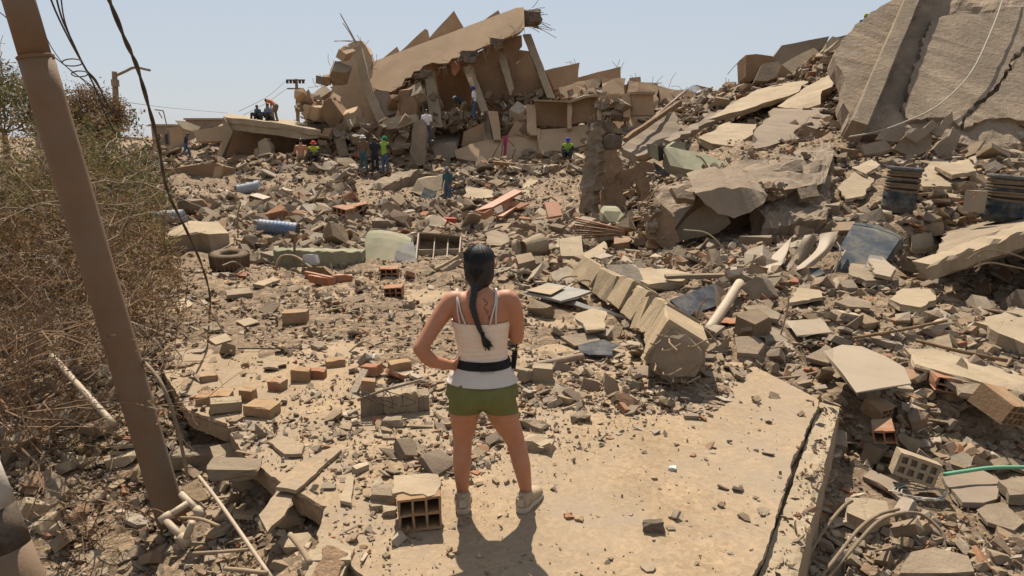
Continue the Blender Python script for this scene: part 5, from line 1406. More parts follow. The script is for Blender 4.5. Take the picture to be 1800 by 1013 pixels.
brick(398, 722, .24, .16, .09, R(25), 'concrete_light', 'broken cream block second from the pole in the brick line', tilt=R(5))
brick(378, 706, .28, .16, .08, R(6), 'clay_dusty', 'long cream brick at the back of the brick line near the pole')
brick(335, 738, .36, .2, .12, R(10), 'concrete', 'grey cement block nearest the pole in the brick line')
brick(437, 702, .1, .12, .1, R(80), 'clay_dusty', 'upright small brick at the end of the brick line')
brick(418, 672 - 0, .13, .1, .06, R(30), 'clay_dusty', 'wedge of brick alone on clean sand near the thin rods') if False else None
brick(368, 668, .15, .11, .06, R(30), 'clay_dusty', 'brown wedge of brick alone on clean sand right of the pole')
brick(954, 668, .15, .19, .14, R(86), 'concrete_light', 'cream block with drilled holes just right of the woman', cat='block')
brick(925, 672, .17, .1, .11, R(60), 'concrete', 'broken tan block piece leaning at the cream block', cat='block', tilt=R(14))
brick(948, 788, .2, .14, .07, R(-20), 'concrete_light', 'flat pale stone to the right of the woman’s leg'.replace('’s leg', ' by her knee') if False else 'flat tapering pale stone right of her legs', cat='stone', jit=0.014)
brick(938, 752, .2, .13, .05, R(-40), 'concrete', 'flat grey stone behind the tapering pale stone', cat='stone', jit=0.014)
brick(1020, 740, .15, .08, .06, R(5), 'concrete', 'small grey stone lying alone between her and the column', cat='stone', jit=0.012)
brick(1182, 826, .05, .035, .025, R(-20), 'white_plastic', 'tiny white stone on the clean part of the slab', cat='stone')
brick(1000, 910, .05, .04, .02, R(20), 'clay', 'small pink tile chip beside her right shoe', cat='tile chip')
brick(1018, 914, .05, .04, .02, R(-20), 'clay_dusty', 'pale pink tile chip right beside the other chip at her shoe', cat='tile chip')
brick(770, 802, .05, .04, .015, R(-20), 'clay', 'pink tile chip lying left of her legs', cat='tile chip')
brick(836, 832, .06, .04, .015, R(-30), 'clay', 'pink tile chip lying between her legs', cat='tile chip')
def boulder(px, py, s_, m, label, seed=0, z=None, cat='stone', name='stone', rough=0.16, hz_=True, sink=0.08):
    g = on(px, py, 0) if z is None else on(px, py, z)
    if z is None: g.z = max(hz(g.x, g.y), 0.0 if in_poly(np.array([g.x]), np.array([g.y]), SLAB)[0] else -9)
    V_, F_ = rock_shape(random.Random(seed), 'chunk')
    bm = bmesh.new(); vv = [bm.verts.new(v) for v in V_]
    for f in F_: bm.faces.new([vv[i] for i in f])
    bmesh.ops.subdivide_edges(bm, edges=bm.edges, cuts=2, use_grid_fill=True); bmesh.ops.triangulate(bm, faces=bm.faces)
    for v in bm.verts: v.co *= 1 + rough * mnoise.fractal(v.co * 4 + Vector((seed, 0, 0)), 0.8, 2.0, 4)
    bm.verts.index_update()
    sx_, sy_, sz_ = (s_, s_, s_) if not isinstance(s_, tuple) else s_
    zmin = min(v.co.z for v in bm.verts) * sz_
    mb = MB(); mb.add([g + Vector((v.co.x * sx_, v.co.y * sy_, v.co.z * sz_ - zmin - sink * sz_)) for v in bm.verts], [tuple(v.index for v in f.verts) for f in bm.faces]); bm.free()
    return mb.build(name, m, label=label, cat=cat)
boulder(1147, 932, (0.13, 0.13, 0.13), 'core_concrete', 'rough grey concrete lump alone on the clean slab', 21)
boulder(1179, 930, (0.05, 0.045, 0.04), 'concrete', 'small grey pebble right of the rough lump on the slab', 22)
boulder(675, 884, (0.17, 0.15, 0.17), 'concrete', 'grey lump leaning at the left side of the hollow block', 23)
boulder(667, 893, (0.13, 0.10, 0.08), 'rubble', 'smooth flat cobble before the lump at the hollow block', 24)
boulder(685, 905, (0.1, 0.09, 0.08), 'rubble', 'small cobble at the front left corner of the hollow block', 25)
boulder(415, 835, (0.36, 0.26, 0.24), 'concrete', 'big rough concrete boulder at the broken slab edge near the pole', 26, z=-0.05)
boulder(690, 748, (0.18, 0.12, 0.12), 'concrete', 'grey lump lying below the row of blocks', 27)
boulder(685, 772, (0.11, 0.09, 0.08), 'concrete', 'small grey lump below the bigger lump under the row of blocks', 28)
boulder(618, 826, (0.1, 0.09, 0.06), 'concrete', 'dark pebble left of the hollow block', 29)
boulder(578, 858, (0.1, 0.09, 0.08), 'concrete_grey', 'grey stone on the crumbling left part of the slab', 30)
boulder(1250, 700, (0.16, 0.14, 0.1), 'concrete', 'stone in the shadow under the column end', 31)
boulder(1210, 705, (0.22, 0.18, 0.15), 'core_concrete', 'lump wedged under the end of the fallen column', 32)
boulder(1215, 735, (0.12, 0.11, 0.07), 'concrete', 'small stone below the column end bars', 33)
LAND += [(820, 905, 'her left shoe'), (925, 895, 'her right shoe')]
# torn mortar strips on the left of the slab
for i, (pts, lab) in enumerate((([(485, 856), (525, 815), (590, 782), (600, 790), (545, 840), (520, 862)], 'long torn mortar sheet lying along the broken slab edge'), ([(455, 905), (488, 860), (520, 866), (500, 905), (470, 935)], 'lower torn mortar sheet at the slab corner'),
    ([(470, 776), (498, 766), (535, 780), (530, 797), (500, 798)], 'thin mortar flake on the sand near the torn sheets'), ([(598, 880), (612, 836), (623, 838), (618, 884)], 'narrow cream board lying by the left of the hollow block'))):
    mb = MB(); plate(mb, [on(x, y, 0.035 + (0.0 if i != 1 else -0.05)) for x, y in pts], 0.025, seg=0.06, jit=0.006, vec=(0, 0, -1)); mb.build('mortar_sheet', 'slab_dust' if i < 3 else 'concrete_light', tri=True, label=lab, cat='mortar sheet')
boulder(575, 985, (0.28, 0.22, 0.12), 'concrete_light', 'pale block with earth on top at the bottom edge of the picture', 41, z=0.0)
TB = empty('earthy_block', on(580, 1010, -0.1), 'tilted concrete block with reddish earth on top at the slab corner', 'block')
mb = MB(); plate(mb, [on(532, 1018, 0.02), on(570, 942, 0.06), on(622, 966, 0.03), on(600, 1018, 0.0)], 0.14, seg=0.06, jit=0.006, vec=(0, 0.1, -1)); mb.build('body', 'concrete_light', TB, tri=True)
mb = MB(); plate(mb, [on(545, 1016, 0.03), on(575, 958, 0.068), on(612, 972, 0.042), on(594, 1012, 0.02)], 0.02, seg=0.03, jit=0.008, vec=(0, 0, -1)); mb.build('earth_cover', 'earth_rubble', TB, tri=True)
# bars at bottom left
rod('dusty_bar', [at(510, 940, 3.35), at(530, 965, 3.2), at(545, 990, 3.1)], 0.016, 'dusty_bar', 'curved dusty bar sticking out at the slab corner', 'bar')
rod('short_bar', [at(340, 973, 3.5), at(390, 970, 3.4), at(442, 966, 3.35)], 0.010, 'dusty_bar', 'short bar reaching out under the slab corner', 'bar')
rod('forked_bar', [at(395, 1000, 3.2), at(430, 1003, 3.15), at(470, 1008, 3.1)], 0.012, 'dusty_bar', 'thick bar lying low at the bottom left under the slab', 'bar')
rod('bent_wire', [at(310, 910, 3.85), at(350, 912, 3.75), at(385, 925, 3.6)], 0.010, 'dusty_bar', 'bent bar beside the cream pipe elbows', 'bar')
# ---------------------------------------------------------------- right-hand foreground
def lay(pts, dz, th, name, m, label, cat, seg=0.12, jit=0.015, tilt=None):
    """flat piece lying on the rubble, outline by pixels, heights following the terrain plane"""
    P = [gp(x, y) for x, y in pts]
    A = np.array([[p.x, p.y, 1] for p in P]); b_ = np.array([p.z for p in P])
    co, *_ = np.linalg.lstsq(A, b_, rcond=None)
    Pn = [Vector((p.x, p.y, co[0] * p.x + co[1] * p.y + co[2] + dz)) for p in P]
    mb = MB(); plate(mb, Pn, th, seg=seg, jit=jit, vec=(0, 0, -1)); return mb.build(name, m, tri=True, label=label, cat=cat)
mb = MB(); plate(mb, [at(1450, 617, 6.35), at(1480, 606, 6.7), at(1515, 609, 6.7), at(1560, 628, 6.45), at(1590, 646, 6.2), at(1602, 674, 5.85), at(1550, 682, 5.7), at(1505, 690, 5.6), at(1480, 655, 5.95)], 0.012, seg=0.2, jit=0.008, vec=(0, 0, -1)); mb.build('tin_sheet', 'sheet_steel', tri=True, label='bent cream tin sheet lying over the rubble at the right', cat='sheet')
mb = MB(); plate(mb, [at(1450, 617, 6.33), at(1480, 655, 5.93), at(1505, 690, 5.58), at(1507, 696, 5.6), at(1478, 662, 5.95), at(1449, 624, 6.3)], 0.01, seg=0.2, jit=0.004); mb.build('tin_lip', 'sheet_steel', tri=True, label='folded lip along the near edge of the bent tin sheet', cat='sheet')
LAND += [(1520, 650, 'the bent tin sheet')]
HS = empty('ribbed_slab', at(1700, 690, 6), 'cracked floor slab with broken clay blocks along its edge, right of the tin sheet', 'slab')
mb = MB(); plate(mb, [at(1590, 612, 6.9), at(1640, 612, 7.0), at(1732, 640, 6.7), at(1815, 668, 6.3), at(1800, 690, 6.0), at(1725, 672, 6.0), at(1660, 655, 6.2), at(1610, 640, 6.5)], 0.05, seg=0.12, jit=0.018, vec=(0, 0, -1)); mb.build('topping', 'concrete_light', HS, tri=True)
for k in range(3):
    p = at(1672 + 42 * k, 672 + 8 * k, 6.1 - .06 * k); mb = MB(); hollow_block(mb, p + Vector((0, .1, -.03)), (0.2, 0.3, 0.13), 2, 2, rot3(R(-4), R(6), R(-20)), jit=0.006); mb.build('clay_block', 'clay', HS)
mb = MB(); plate(mb, [at(1662, 660, 6.15), at(1730, 676, 5.95), at(1800, 692, 5.95), at(1760, 708, 5.75), at(1690, 690, 5.9)], 0.06, seg=0.08, jit=0.02, vec=(0, 0, -1)); mb.build('lower_crust', 'concrete', HS, tri=True)
LAND += [(1700, 650, 'the cracked ribbed slab')]
# right-hand big slab and beam with the dark hollow
mb = MB(); plate(mb, [at(1714, 566, 7.6), at(1760, 552, 7.9), at(1830, 538, 8.2), at(1880, 560, 8), at(1880, 610, 7), at(1800, 604, 7.0), at(1756, 586, 7.2)], 0.18, seg=0.12, jit=0.02, vec=(0, 0.2, -1)); mb.build('edge_slab', 'concrete_light', tri=True, label='thick flat slab at the right edge below the dark hollow', cat='slab')
LAND += [(1770, 575, 'the slab at the right edge')]
RBm = empty('leaning_beam', at(1640, 485, 9.6), 'long pale concrete beam slanting over a dark hollow at the right edge', 'beam')
mb = MB(); beam(mb, at(1622, 476, 9.7), at(1880, 384, 9.9), 0.34, 0.24, nseg=22, jit=0.015, bev=0.1, rag=0.04); bb_ = mb.build('beam_body', 'concrete_light', RBm)
for pts in ([(1700, 456), (1730, 440), (1770, 444), (1810, 458)], [(1712, 470), (1740, 462), (1775, 468), (1815, 476)], [(1722, 450), (1722, 470), (1715, 478)]):
    mb = MB(); tube(mb, spline([at(x, y, 9.4) for x, y in pts], 5), 0.012, 5); mb.build('rebar', 'dusty_bar', bb_)
mb = MB(); plate(mb, [at(1640, 470, 10.0), at(1900, 385, 10.2), at(1900, 360, 14.2), at(1660, 404, 13.8)], 0.2, seg=0.3, jit=0.04, vec=(0, 0, -1)); mb.build('roof_plate', 'concrete', RBm, tri=True)  # covering slab, added and deepened to keep the hollow dark
mb = MB(); plate(mb, [at(1640, 440, 13.4), at(1900, 390, 13.6), at(1900, 520, 13.6), at(1640, 520, 13.4)], 0.2, seg=0.4, jit=0.04); mb.build('back_wall', 'earth_rubble', RBm, tri=True)
LAND += [(1700, 450, 'the slanting pale beam')]
# blue sheet, curled sheets
BS = empty('bent_steel_housing', at(1520, 488, 10.6), 'big bent blue-grey steel panel standing in the rubble', 'panel')
quad_panel([(1487, 440, 10.9), (1499, 395, 11.6), (1540, 402, 11.6), (1572, 414, 11.4), (1582, 420, 11.2), (1556, 459, 10.7), (1542, 480, 10.4), (1464, 490, 10.4)], 0, 0.02, 'main_sheet', 'blue_steel', BS)
quad_panel([(1499, 395, 11.6), (1480, 428, 11.1), (1470, 440, 10.8), (1487, 440, 10.9)], 0, 0.02, 'fold', 'blue_steel', BS)
quad_panel([(1487, 440, 10.8), (1482, 448, 10.5), (1455, 490, 10.2), (1464, 490, 10.35)], 0, 0.02, 'pale_fold', 'sheet_steel', BS)
quad_panel([(1582, 420, 11.2), (1590, 428, 11.4), (1570, 455, 11), (1556, 459, 10.7)], 0, 0.02, 'fold', 'blue_steel', BS)
quad_panel([(1499, 394, 11.6), (1540, 401, 11.6), (1572, 413, 11.4), (1582, 420, 11.2), (1584, 414, 11.7), (1545, 396, 12.0), (1506, 391, 12.0)], 0, 0.02, 'top_lip', 'teal_steel', BS)
quad_panel([(1529, 448, 10.55), (1552, 451, 10.5), (1544, 475, 10.25), (1518, 474, 10.3)], 0, 0.015, 'patch_plate', 'grey_sheet', BS)
quad_panel([(1533, 455, 10.5), (1547, 457, 10.47), (1542, 468, 10.36), (1529, 466, 10.38)], 0, 0.012, 'square_hole_shade', 'dark_sheet', BS)  # dark plate painted as the shade inside a square hole
LAND += [(1520, 440, 'the blue steel panel')]
CS = empty('curled_sheets', at(1400, 480, 10.5), 'three curled pale metal sheets splayed left of the blue steel panel', 'metal sheets')
for rows in ([[(1392, 416, 11.2), (1372, 436, 10.9), (1322, 480, 10.3)], [(1390, 422, 11.0), (1380, 446, 10.6), (1345, 478, 10.2)], [(1386, 440, 10.8), (1378, 460, 10.4), (1368, 470, 10.2)]],
             [[(1414, 414, 11.2), (1400, 440, 10.8), (1382, 470, 10.3)], [(1430, 412, 11.2), (1414, 444, 10.9), (1390, 472, 10.3)], [(1436, 420, 11.3), (1420, 452, 11.0), (1394, 474, 10.4)]],
             [[(1442, 411, 11.0), (1434, 440, 10.6), (1388, 480, 10.1)], [(1460, 408, 11.1), (1452, 436, 10.5), (1410, 472, 10.0)], [(1474, 406, 11.2), (1460, 440, 10.6), (1432, 466, 10.2)]]):
    mb = MB(); shell(mb, [[at(*p) for p in r_] for r_ in rows], 5, 0.0, 0.015); mb.build('curled_sheet', 'sheet_steel', CS)
quad_panel([(1325, 482, 10.1), (1362, 470, 10.2), (1372, 488, 9.9), (1340, 500, 9.7)], 0, 0.015, 'flat_scrap', 'sheet_steel', CS)
quad_panel([(1372, 480, 10.2), (1440, 470, 10.2), (1450, 480, 10.0), (1400, 502, 9.7), (1385, 500, 9.7)], 0, 0.03, 'torn_base', 'teal_steel', CS)
LAND += [(1400, 450, 'the curled metal sheets')]
# coil drums with the number plate
def coil(px, py, D_, w, h_, label):
    b0 = at(px, py + 12, D_); h_ += 12; r_ = px2m(w / 2, D_); hh = px2m(h_, D_)
    e = empty('coil_drum', b0, label, 'drum')
    tl = Vector((0.08, 0, 1)).normalized()
    mb = MB(); ring_tube(mb, [(0, r_ * .8), (.1, r_ * .95), (.14, r_ * 1.0), (.3, r_ * .96), (.36, r_ * 1.0), (.48, r_ * .97), (.5, r_ * .6)], b0, b0 + tl * hh, 28); mb.build('lower_shell', 'teal_steel', e, smooth=False)
    for k in range(7):
        f = .52 + .065 * k; mb = MB(); torus(mb, b0 + tl * (hh * f), r_ * .92, hh * .03, 1.0, 28, 8, rot3(random.gauss(0, .04), .08, 0)); mb.build('coil_ring', 'tan_ring' if k != 3 else 'teal_steel', e)
    mb = MB(); tube(mb, [b0 + tl * hh * .5, b0 + tl * hh * .97], r_ * .8, 24); mb.build('core', 'dark_steel', e)
    mb = MB(); torus(mb, b0 + tl * hh, r_ * .96, hh * .04, 1.0, 28, 8, rot3(.03, .08, 0)); mb.build('top_rim', 'blue_steel', e)
    return e
coil(1576, 362, 14.0, 56, 66, 'dark teal drum wound with tan rings below the leaning wall')
coil(1757, 378, 13.2, 68, 68, 'larger ringed drum with a box beside it at the right edge')
NB = empty('numbered_box', at(1714, 374, 13.0), 'small tan box marked with an orange number two beside the ringed drum', 'box')
mb = MB(); box(mb, at(1714, 354, 13.1), (px2m(24, 13.1), 0.25, px2m(38, 13.1)), rot3(0, R(3), R(12))); mb.build('case', 'sheet_steel', NB)
fc = bpy.data.curves.new('number', 'FONT'); fc.body = '2'; fc.size = 0.19; fc.extrude = 0.002; fc.align_x = 'CENTER'
fo = bpy.data.objects.new('number_tmp', fc); COL.objects.link(fo)
dg = bpy.context.evaluated_depsgraph_get(); me = bpy.data.meshes.new_from_object(fo.evaluated_get(dg)); bpy.data.objects.remove(fo)
no = bpy.data.objects.new('number', me); COL.objects.link(no); me.materials.clear(); me.materials.append(MATS['wood_orange']); no.parent = NB
no.location = at(1713, 350, 12.93) - Vector(NB.location); no.rotation_euler = (R(90), 0, R(12))
LAND += [(1576, 330, 'the teal ringed drum'), (1757, 345, 'the large ringed drum')]
# blocks, bricks, hose and cables of the lower right
b = brick(1608, 838, .30, .17, .17, R(-28), 'concrete_light', 'white-topped cement block with holes tilted near the slab edge', cat='block', z=-0.3, tilt=R(10)) if False else None
CBk = empty('core_block', gp(1610, 850), 'pale cored cement block tilted on the rubble right of the slab', 'block')
p = at(1608, 822, 5.0)
mb = MB(); hollow_block(mb, p, (0.30, 0.17, 0.19), 4, 2, rot3(R(-12), R(14), R(-22)), wall=0.55, depth=0.25, jit=0.003); mb.build('body', 'concrete_light', CBk)
LAND += [(1608, 815, 'the cored cement block')]
HBr = empty('hollow_brick', gp(1760, 735), 'big hollow clay brick with twelve cells tilted at the right edge', 'brick')
p = at(1760, 712, 5.75); mb = MB(); hollow_block(mb, p, (0.38, 0.32, 0.2), 4, 3, rot3(R(20), R(16), R(28)), wall=0.16, depth=0.8, jit=0.003); mb.build('clay_body', 'clay_dusty', HBr)
HB3 = empty('hollow_brick', gp(1560, 770), 'orange broken hollow brick with open cells near the slab corner', 'brick')
p = at(1553, 758, 5.5); mb = MB(); hollow_block(mb, p, (0.17, 0.2, 0.12), 2, 1, rot3(R(10), R(-14), R(-24)), wall=0.14, depth=0.8, jit=0.004); mb.build('clay_body', 'clay', HB3)
HB4 = empty('hollow_brick', gp(1542, 728), 'small tan hollow brick behind the orange broken one', 'brick')
p = at(1542, 718, 5.9); mb = MB(); hollow_block(mb, p, (0.15, 0.2, 0.13), 2, 2, rot3(R(16), R(-8), R(24)), wall=0.16, depth=0.8, jit=0.004); mb.build('clay_body', 'clay_dusty', HB4)
HB5 = empty('hollow_brick', gp(447, 352), 'grille-faced hollow brick under the pale blue barrel', 'brick')
p = at(457, 352, 24); mb = MB(); hollow_block(mb, p, (0.6, 0.4, 0.3), 5, 2, rot3(R(6), R(12), R(-20)), wall=0.2, depth=0.6, jit=0.004); mb.build('clay_body', 'sheet_steel', HB5)
HB6 = empty('hollow_brick', gp(1268, 578), 'red hollow brick piece lying beside the cream pipe', 'brick')
p = at(1272, 571, 7.75); mb = MB(); hollow_block(mb, p, (0.28, 0.2, 0.12), 3, 2, rot3(R(6), R(3), R(-10)), wall=0.2, depth=0.6, jit=0.006); mb.build('clay_body', 'clay', HB6)
for i, (px, py) in enumerate(((693, 523), (605, 385), (631, 380), (685, 490))):
    g = gp(px, py); k = (g - CAM).length / 10
    e = empty('clay_brick', g, ['pink hollow brick standing alone behind her shoulder', 'dark red tile box leaning far behind the long green beam', 'red hollow block beside the dark red tile box', 'cream-topped brick half buried below the cabinet'][i], 'brick')
    mb = MB(); hollow_block(mb, g + Vector((0, 0, .09 * k)), (.26 * k, .2 * k, .16 * k), 3, 2, rot3(R(4), R(random.uniform(-12, 12)), R(random.uniform(-30, 30))), wall=.22, depth=.6, jit=.004); mb.build('clay_body', 'clay', e)
rod('green_hose', [at(1660, 834, 5.0), at(1700, 828, 5.05), at(1750, 822, 5.1), at(1830, 822, 5.2)], 0.016, 'green_hose', 'green hose lying across the rubble at the right edge', 'hose', n=10, sub=4)
for i, pts in enumerate(([(1395, 1020, 3.75), (1415, 985, 3.85), (1450, 930, 4.1), (1480, 893, 4.3), (1498, 880, 4.35)], [(1435, 1025, 3.7), (1470, 980, 3.85), (1510, 930, 4.1), (1545, 905, 4.3), (1580, 895, 4.4)], [(1450, 1022, 3.72), (1490, 975, 3.9), (1540, 920, 4.15), (1580, 903, 4.3), (1620, 905, 4.4), (1655, 935, 4.3), (1662, 970, 4.2)])):
    rod('thick_cable', [at(*p) for p in pts], 0.012, 'cable_tan', ['dusty cable arching up beside the slab edge at the bottom', 'dusty cable in the middle of the three at the bottom right', 'dusty cable with the widest arc at the bottom right'][i], 'cable', n=8, sub=7)
rod('thin_cable', [gp(1250, 668, .04), gp(1330, 676, .06), gp(1400, 674, .07), gp(1450, 665, .08), gp(1475, 672, .05)], 0.012, 'dusty_bar', 'thin dusty bar lying along the back edge of the slab', 'bar', n=6)
rod('long_lath', [gp(1500, 612, .12), gp(1580, 604, .16), gp(1660, 596, .22)], 0.02, 'wood', 'dark lath lying behind the bent tin sheet', 'lath', n=5, sub=3)
rod('long_lath', [at(1610, 598, 7.2), at(1690, 618, 6.9), at(1770, 634, 6.8)], 0.022, 'wood', 'dark lath lying across the cracked ribbed slab', 'lath', n=5, sub=3)
WC = empty('wire_coil', gp(1620, 885), 'small tangle of pale wire behind the arching cables', 'wire')
for k in range(4):
    mb = MB(); c_ = gp(1620, 880, .05); tube(mb, [c_ + Vector((math.cos(a) * (.16 + .02 * k), math.sin(a) * (.09 + .01 * k) + .02 * k, .02 * math.sin(3 * a + k))) for a in [i * .42 for i in range(15)]], 0.006, 5); mb.build('loop', 'cable_pale', WC)
# flat pieces on the right heap, hand laid
for pts, dz, th, m, lab in (
    ([(1560, 548), (1585, 524), (1632, 530), (1642, 548), (1615, 560), (1580, 558)], .16, .09, 'concrete_light', 'thick pale slab piece leaning before the dark hollow'),
    ([(1385, 545), (1400, 519), (1440, 522), (1445, 535), (1420, 542)], .10, .05, 'concrete_light', 'smooth cream tile-like slab left of two other flat pieces'),
    ([(1466, 545), (1490, 537), (1530, 545), (1528, 558), (1490, 556)], .12, .05, 'concrete', 'flat grey slab piece in the middle of the right-hand heap'),
    ([(1305, 556), (1340, 552), (1370, 568), (1366, 580), (1330, 572)], .12, .05, 'concrete', 'flat grey slab piece right of the cream pipe'),
    ([(1325, 580), (1380, 592), (1385, 612), (1345, 608)], .06, .03, 'concrete_grey', 'thin grey slab lying before the flat piece by the pipe'),
    ([(1378, 578), (1440, 574), (1460, 598), (1400, 606)], .10, .015, 'sheet_steel', 'crumpled thin metal sheet on the right-hand heap'),
    ([(1290, 610), (1325, 604), (1342, 622), (1330, 640), (1295, 634)], .10, .09, 'rubble', 'rounded pale slab chunk above the slab corner'),
    ([(1415, 640), (1450, 618), (1470, 630), (1455, 652)], .08, .05, 'concrete', 'flat tan slab piece just left of the tin sheet'),
    ([(1495, 470), (1530, 468), (1545, 490), (1560, 508), (1520, 512), (1490, 498)], .14, .09, 'concrete', 'broken pale block in front of the blue steel panel'),
    ([(1525, 480), (1550, 476), (1572, 498), (1562, 512), (1535, 508)], .22, .06, 'sheet_steel', 'small bent metal box lid on the block before the blue panel'),
    ([(1600, 430), (1635, 428), (1640, 445), (1618, 462), (1600, 450)], .2, .1, 'concrete_light', 'pale lump at the left end of the slanting beam'),
    ([(1470, 345), (1500, 318), (1535, 330), (1515, 362), (1485, 366)], .2, .06, 'concrete_light', 'tan square slab leaning left of the teal drum'),
    ([(1495, 318), (1530, 302), (1545, 312), (1520, 330)], .3, .06, 'concrete_light', 'upper tan slab piece left of the teal drum'),
    ([(1610, 330), (1640, 290), (1665, 300), (1690, 330), (1660, 348), (1620, 345)], .2, .12, 'concrete_light', 'pale cracked slab between the two ringed drums'),
    ([(1640, 318), (1700, 306), (1712, 326), (1670, 338)], .35, .1, 'concrete_light', 'thin pale slab behind the numbered box'),
    ([(1580, 1020), (1590, 988), (1640, 975), (1700, 990), (1710, 1020)], .06, .08, 'concrete', 'large rounded grey slab piece at the bottom right edge'),
    ([(1485, 930), (1490, 905), (1555, 912), (1560, 935), (1520, 950)], .14, .1, 'concrete_light', 'squared pale block under the arching cables'),
    ([(1515, 850), (1530, 835), (1590, 868), (1605, 892), (1580, 890)], .06, .04, 'concrete_grey', 'long grey slab splinter below the cored cement block'),
    ([(1655, 850), (1720, 835), (1760, 860), (1750, 890), (1690, 895)], .06, .06, 'concrete_grey', 'grey rough slab under the green hose'),
    ([(1715, 905), (1760, 895), (1800, 925), (1780, 945), (1735, 930)], .05, .03, 'concrete', 'flat grey piece below the green hose near the corner'),
    ([(1750, 870), (1800, 860), (1815, 890), (1770, 895)], .12, .08, 'concrete', 'thick tan piece at the right edge under the hose'),
    ([(1010, 578), (1040, 564), (1066, 570), (1062, 600), (1030, 605)], .16, .04, 'concrete_light', 'pale slab leaning upright before the grey sheet panel'),
    ([(985, 604), (1040, 596), (1055, 610), (1010, 620)], .08, .04, 'concrete', 'flat tan slab below the leaning pale slab'),
    ([(1016, 622), (1060, 612), (1085, 622), (1075, 640), (1035, 640)], .10, .015, 'dark_sheet', 'dark crumpled roofing felt beside the rusty pipe'),
    ([(300, 540), (325, 530), (340, 540), (318, 553)], .05, .05, 'concrete_light', 'pale square slab lying alone right of the tilted pole'),
    ([(365, 600), (395, 590), (408, 603), (380, 612)], .04, .03, 'concrete_light', 'pale flat chip right of the hanging cable foot'),
    ([(415, 572), (440, 564), (455, 572), (430, 580)], .05, .03, 'concrete_light', 'pale flat chip left of the large whole brick'),
    ([(358, 583), (380, 572), (392, 585), (370, 590)], .05, .03, 'concrete', 'tan flat chip next to the hanging cable foot'),
    ([(445, 508), (480, 494), (492, 500), (465, 512)], .08, .05, 'concrete_light', 'long pale slab splinter in front of the tyre'),
    ([(395, 520), (440, 515), (444, 524), (400, 530)], .08, .06, 'concrete', 'grey squared piece between the tyre and the tilted pole')):
    lay(pts, dz, th, 'slab_piece', m, lab, 'slab piece')
# rotten box of brown boards left of the woman
RX = empty('broken_crate', gp(570, 505), 'broken reddish-brown wooden crate lying left of the woman', 'crate')
for a_, b_ in (((538, 487), (570, 483)), ((538, 493), (588, 503)), ((545, 500), (580, 506)), ((570, 485), (590, 500)), ((584, 502), (620, 498))):
    mb = MB(); pa, pb = gp(*a_), gp(*b_); beam(mb, pa + Vector((0, 0, .1)), pb + Vector((0, 0, .08)), 0.05, 0.12, nseg=3, jit=.006); mb.build('board', 'wood_orange' if a_[1] > 490 else 'wood', RX)
LAND += [(570, 495, 'the broken crate')]
# ---------------------------------------------------------------- people
def loft(mb, rings, n=28):
    """rings: (centre, side radius, depth radius[, rotation about z]); closed tube"""
    vs_, fs_ = [], []
    for rg in rings:
        c, a, b_ = Vector(rg[0]), rg[1], rg[2]
        rz = rg[3] if len(rg) > 3 else 0.0
        for k in range(n):
            t = 2 * math.pi * k / n
            x, y = a * math.cos(t), b_ * math.sin(t)
            vs_.append(c + Vector((x * math.cos(rz) - y * math.sin(rz), x * math.sin(rz) + y * math.cos(rz), 0)))
    for i in range(len(rings) - 1):
        for k in range(n):
            fs_.append((i * n + k, i * n + (k + 1) % n, (i + 1) * n + (k + 1) % n, (i + 1) * n + k))
    fs_.append(tuple(range(n - 1, -1, -1))); fs_.append(tuple((len(rings) - 1) * n + k for k in range(n)))
    mb.add(vs_, fs_)
def ball(mb, c, r, n=14, m=9, M3=None):
    rx, ry, rz = (r, r, r) if not isinstance(r, tuple) else r
    M3 = M3 or Matrix.Identity(3)
    vs_, fs_ = [Vector(c) + M3 @ Vector((0, 0, -rz))], []
    for j in range(1, m):
        ph = math.pi * j / m
        for k in range(n):
            t = 2 * math.pi * k / n
            vs_.append(Vector(c) + M3 @ Vector((rx * math.sin(ph) * math.cos(t), ry * math.sin(ph) * math.sin(t), -rz * math.cos(ph))))
    vs_.append(Vector(c) + M3 @ Vector((0, 0, rz)))
    for k in range(n): fs_.append((0, 1 + (k + 1) % n, 1 + k))
    for j in range(m - 2):
        for k in range(n):
            a = 1 + j * n
            fs_.append((a + k, a + (k + 1) % n, a + n + (k + 1) % n, a + n + k))
    a = 1 + (m - 2) * n
    for k in range(n): fs_.append((a + k, a + (k + 1) % n, len(vs_) - 1))
    mb.add(vs_, fs_)
def limb(mb, pts, rs, n=16):
    """tapered chain with round ends and joints"""
    P = spline(pts, 5)
    k = len(pts) - 1
    Rr = [np.interp(i / (len(P) - 1) * k, range(k + 1), rs) for i in range(len(P))]
    tube(mb, P, [float(r) for r in Rr], n)
    ball(mb, P[0], rs[0], n, 8); ball(mb, P[-1], rs[-1], n, 8)
def fuse(mb, voxel, smooth_it=6, fac=0.5):
    """voxel-union of overlapping pieces into one continuous surface -> bmesh"""
    me = bpy.data.meshes.new('tmp'); me.from_pydata([tuple(v) for v in mb.v], [], mb.f)
    o = bpy.data.objects.new('tmp', me); COL.objects.link(o)
    md = o.modifiers.new('r', 'REMESH'); md.mode = 'VOXEL'; md.voxel_size = voxel; md.adaptivity = 0.0
    dg = bpy.context.evaluated_depsgraph_get(); dg.update()
    m2 = bpy.data.meshes.new_from_object(o.evaluated_get(dg))
    bpy.data.objects.remove(o); bpy.data.meshes.remove(me)
    bm = bmesh.new(); bm.from_mesh(m2); bpy.data.meshes.remove(m2)
    for _ in range(smooth_it):
        bmesh.ops.smooth_vert(bm, verts=bm.verts, factor=fac, use_axis_x=True, use_axis_y=True, use_axis_z=True)
    return bm
def clip(bm, co, no):
    """keep the side the normal points to"""
    bmesh.ops.bisect_plane(bm, geom=bm.verts[:] + bm.edges[:] + bm.faces[:], plane_co=co, plane_no=no, clear_inner=True)
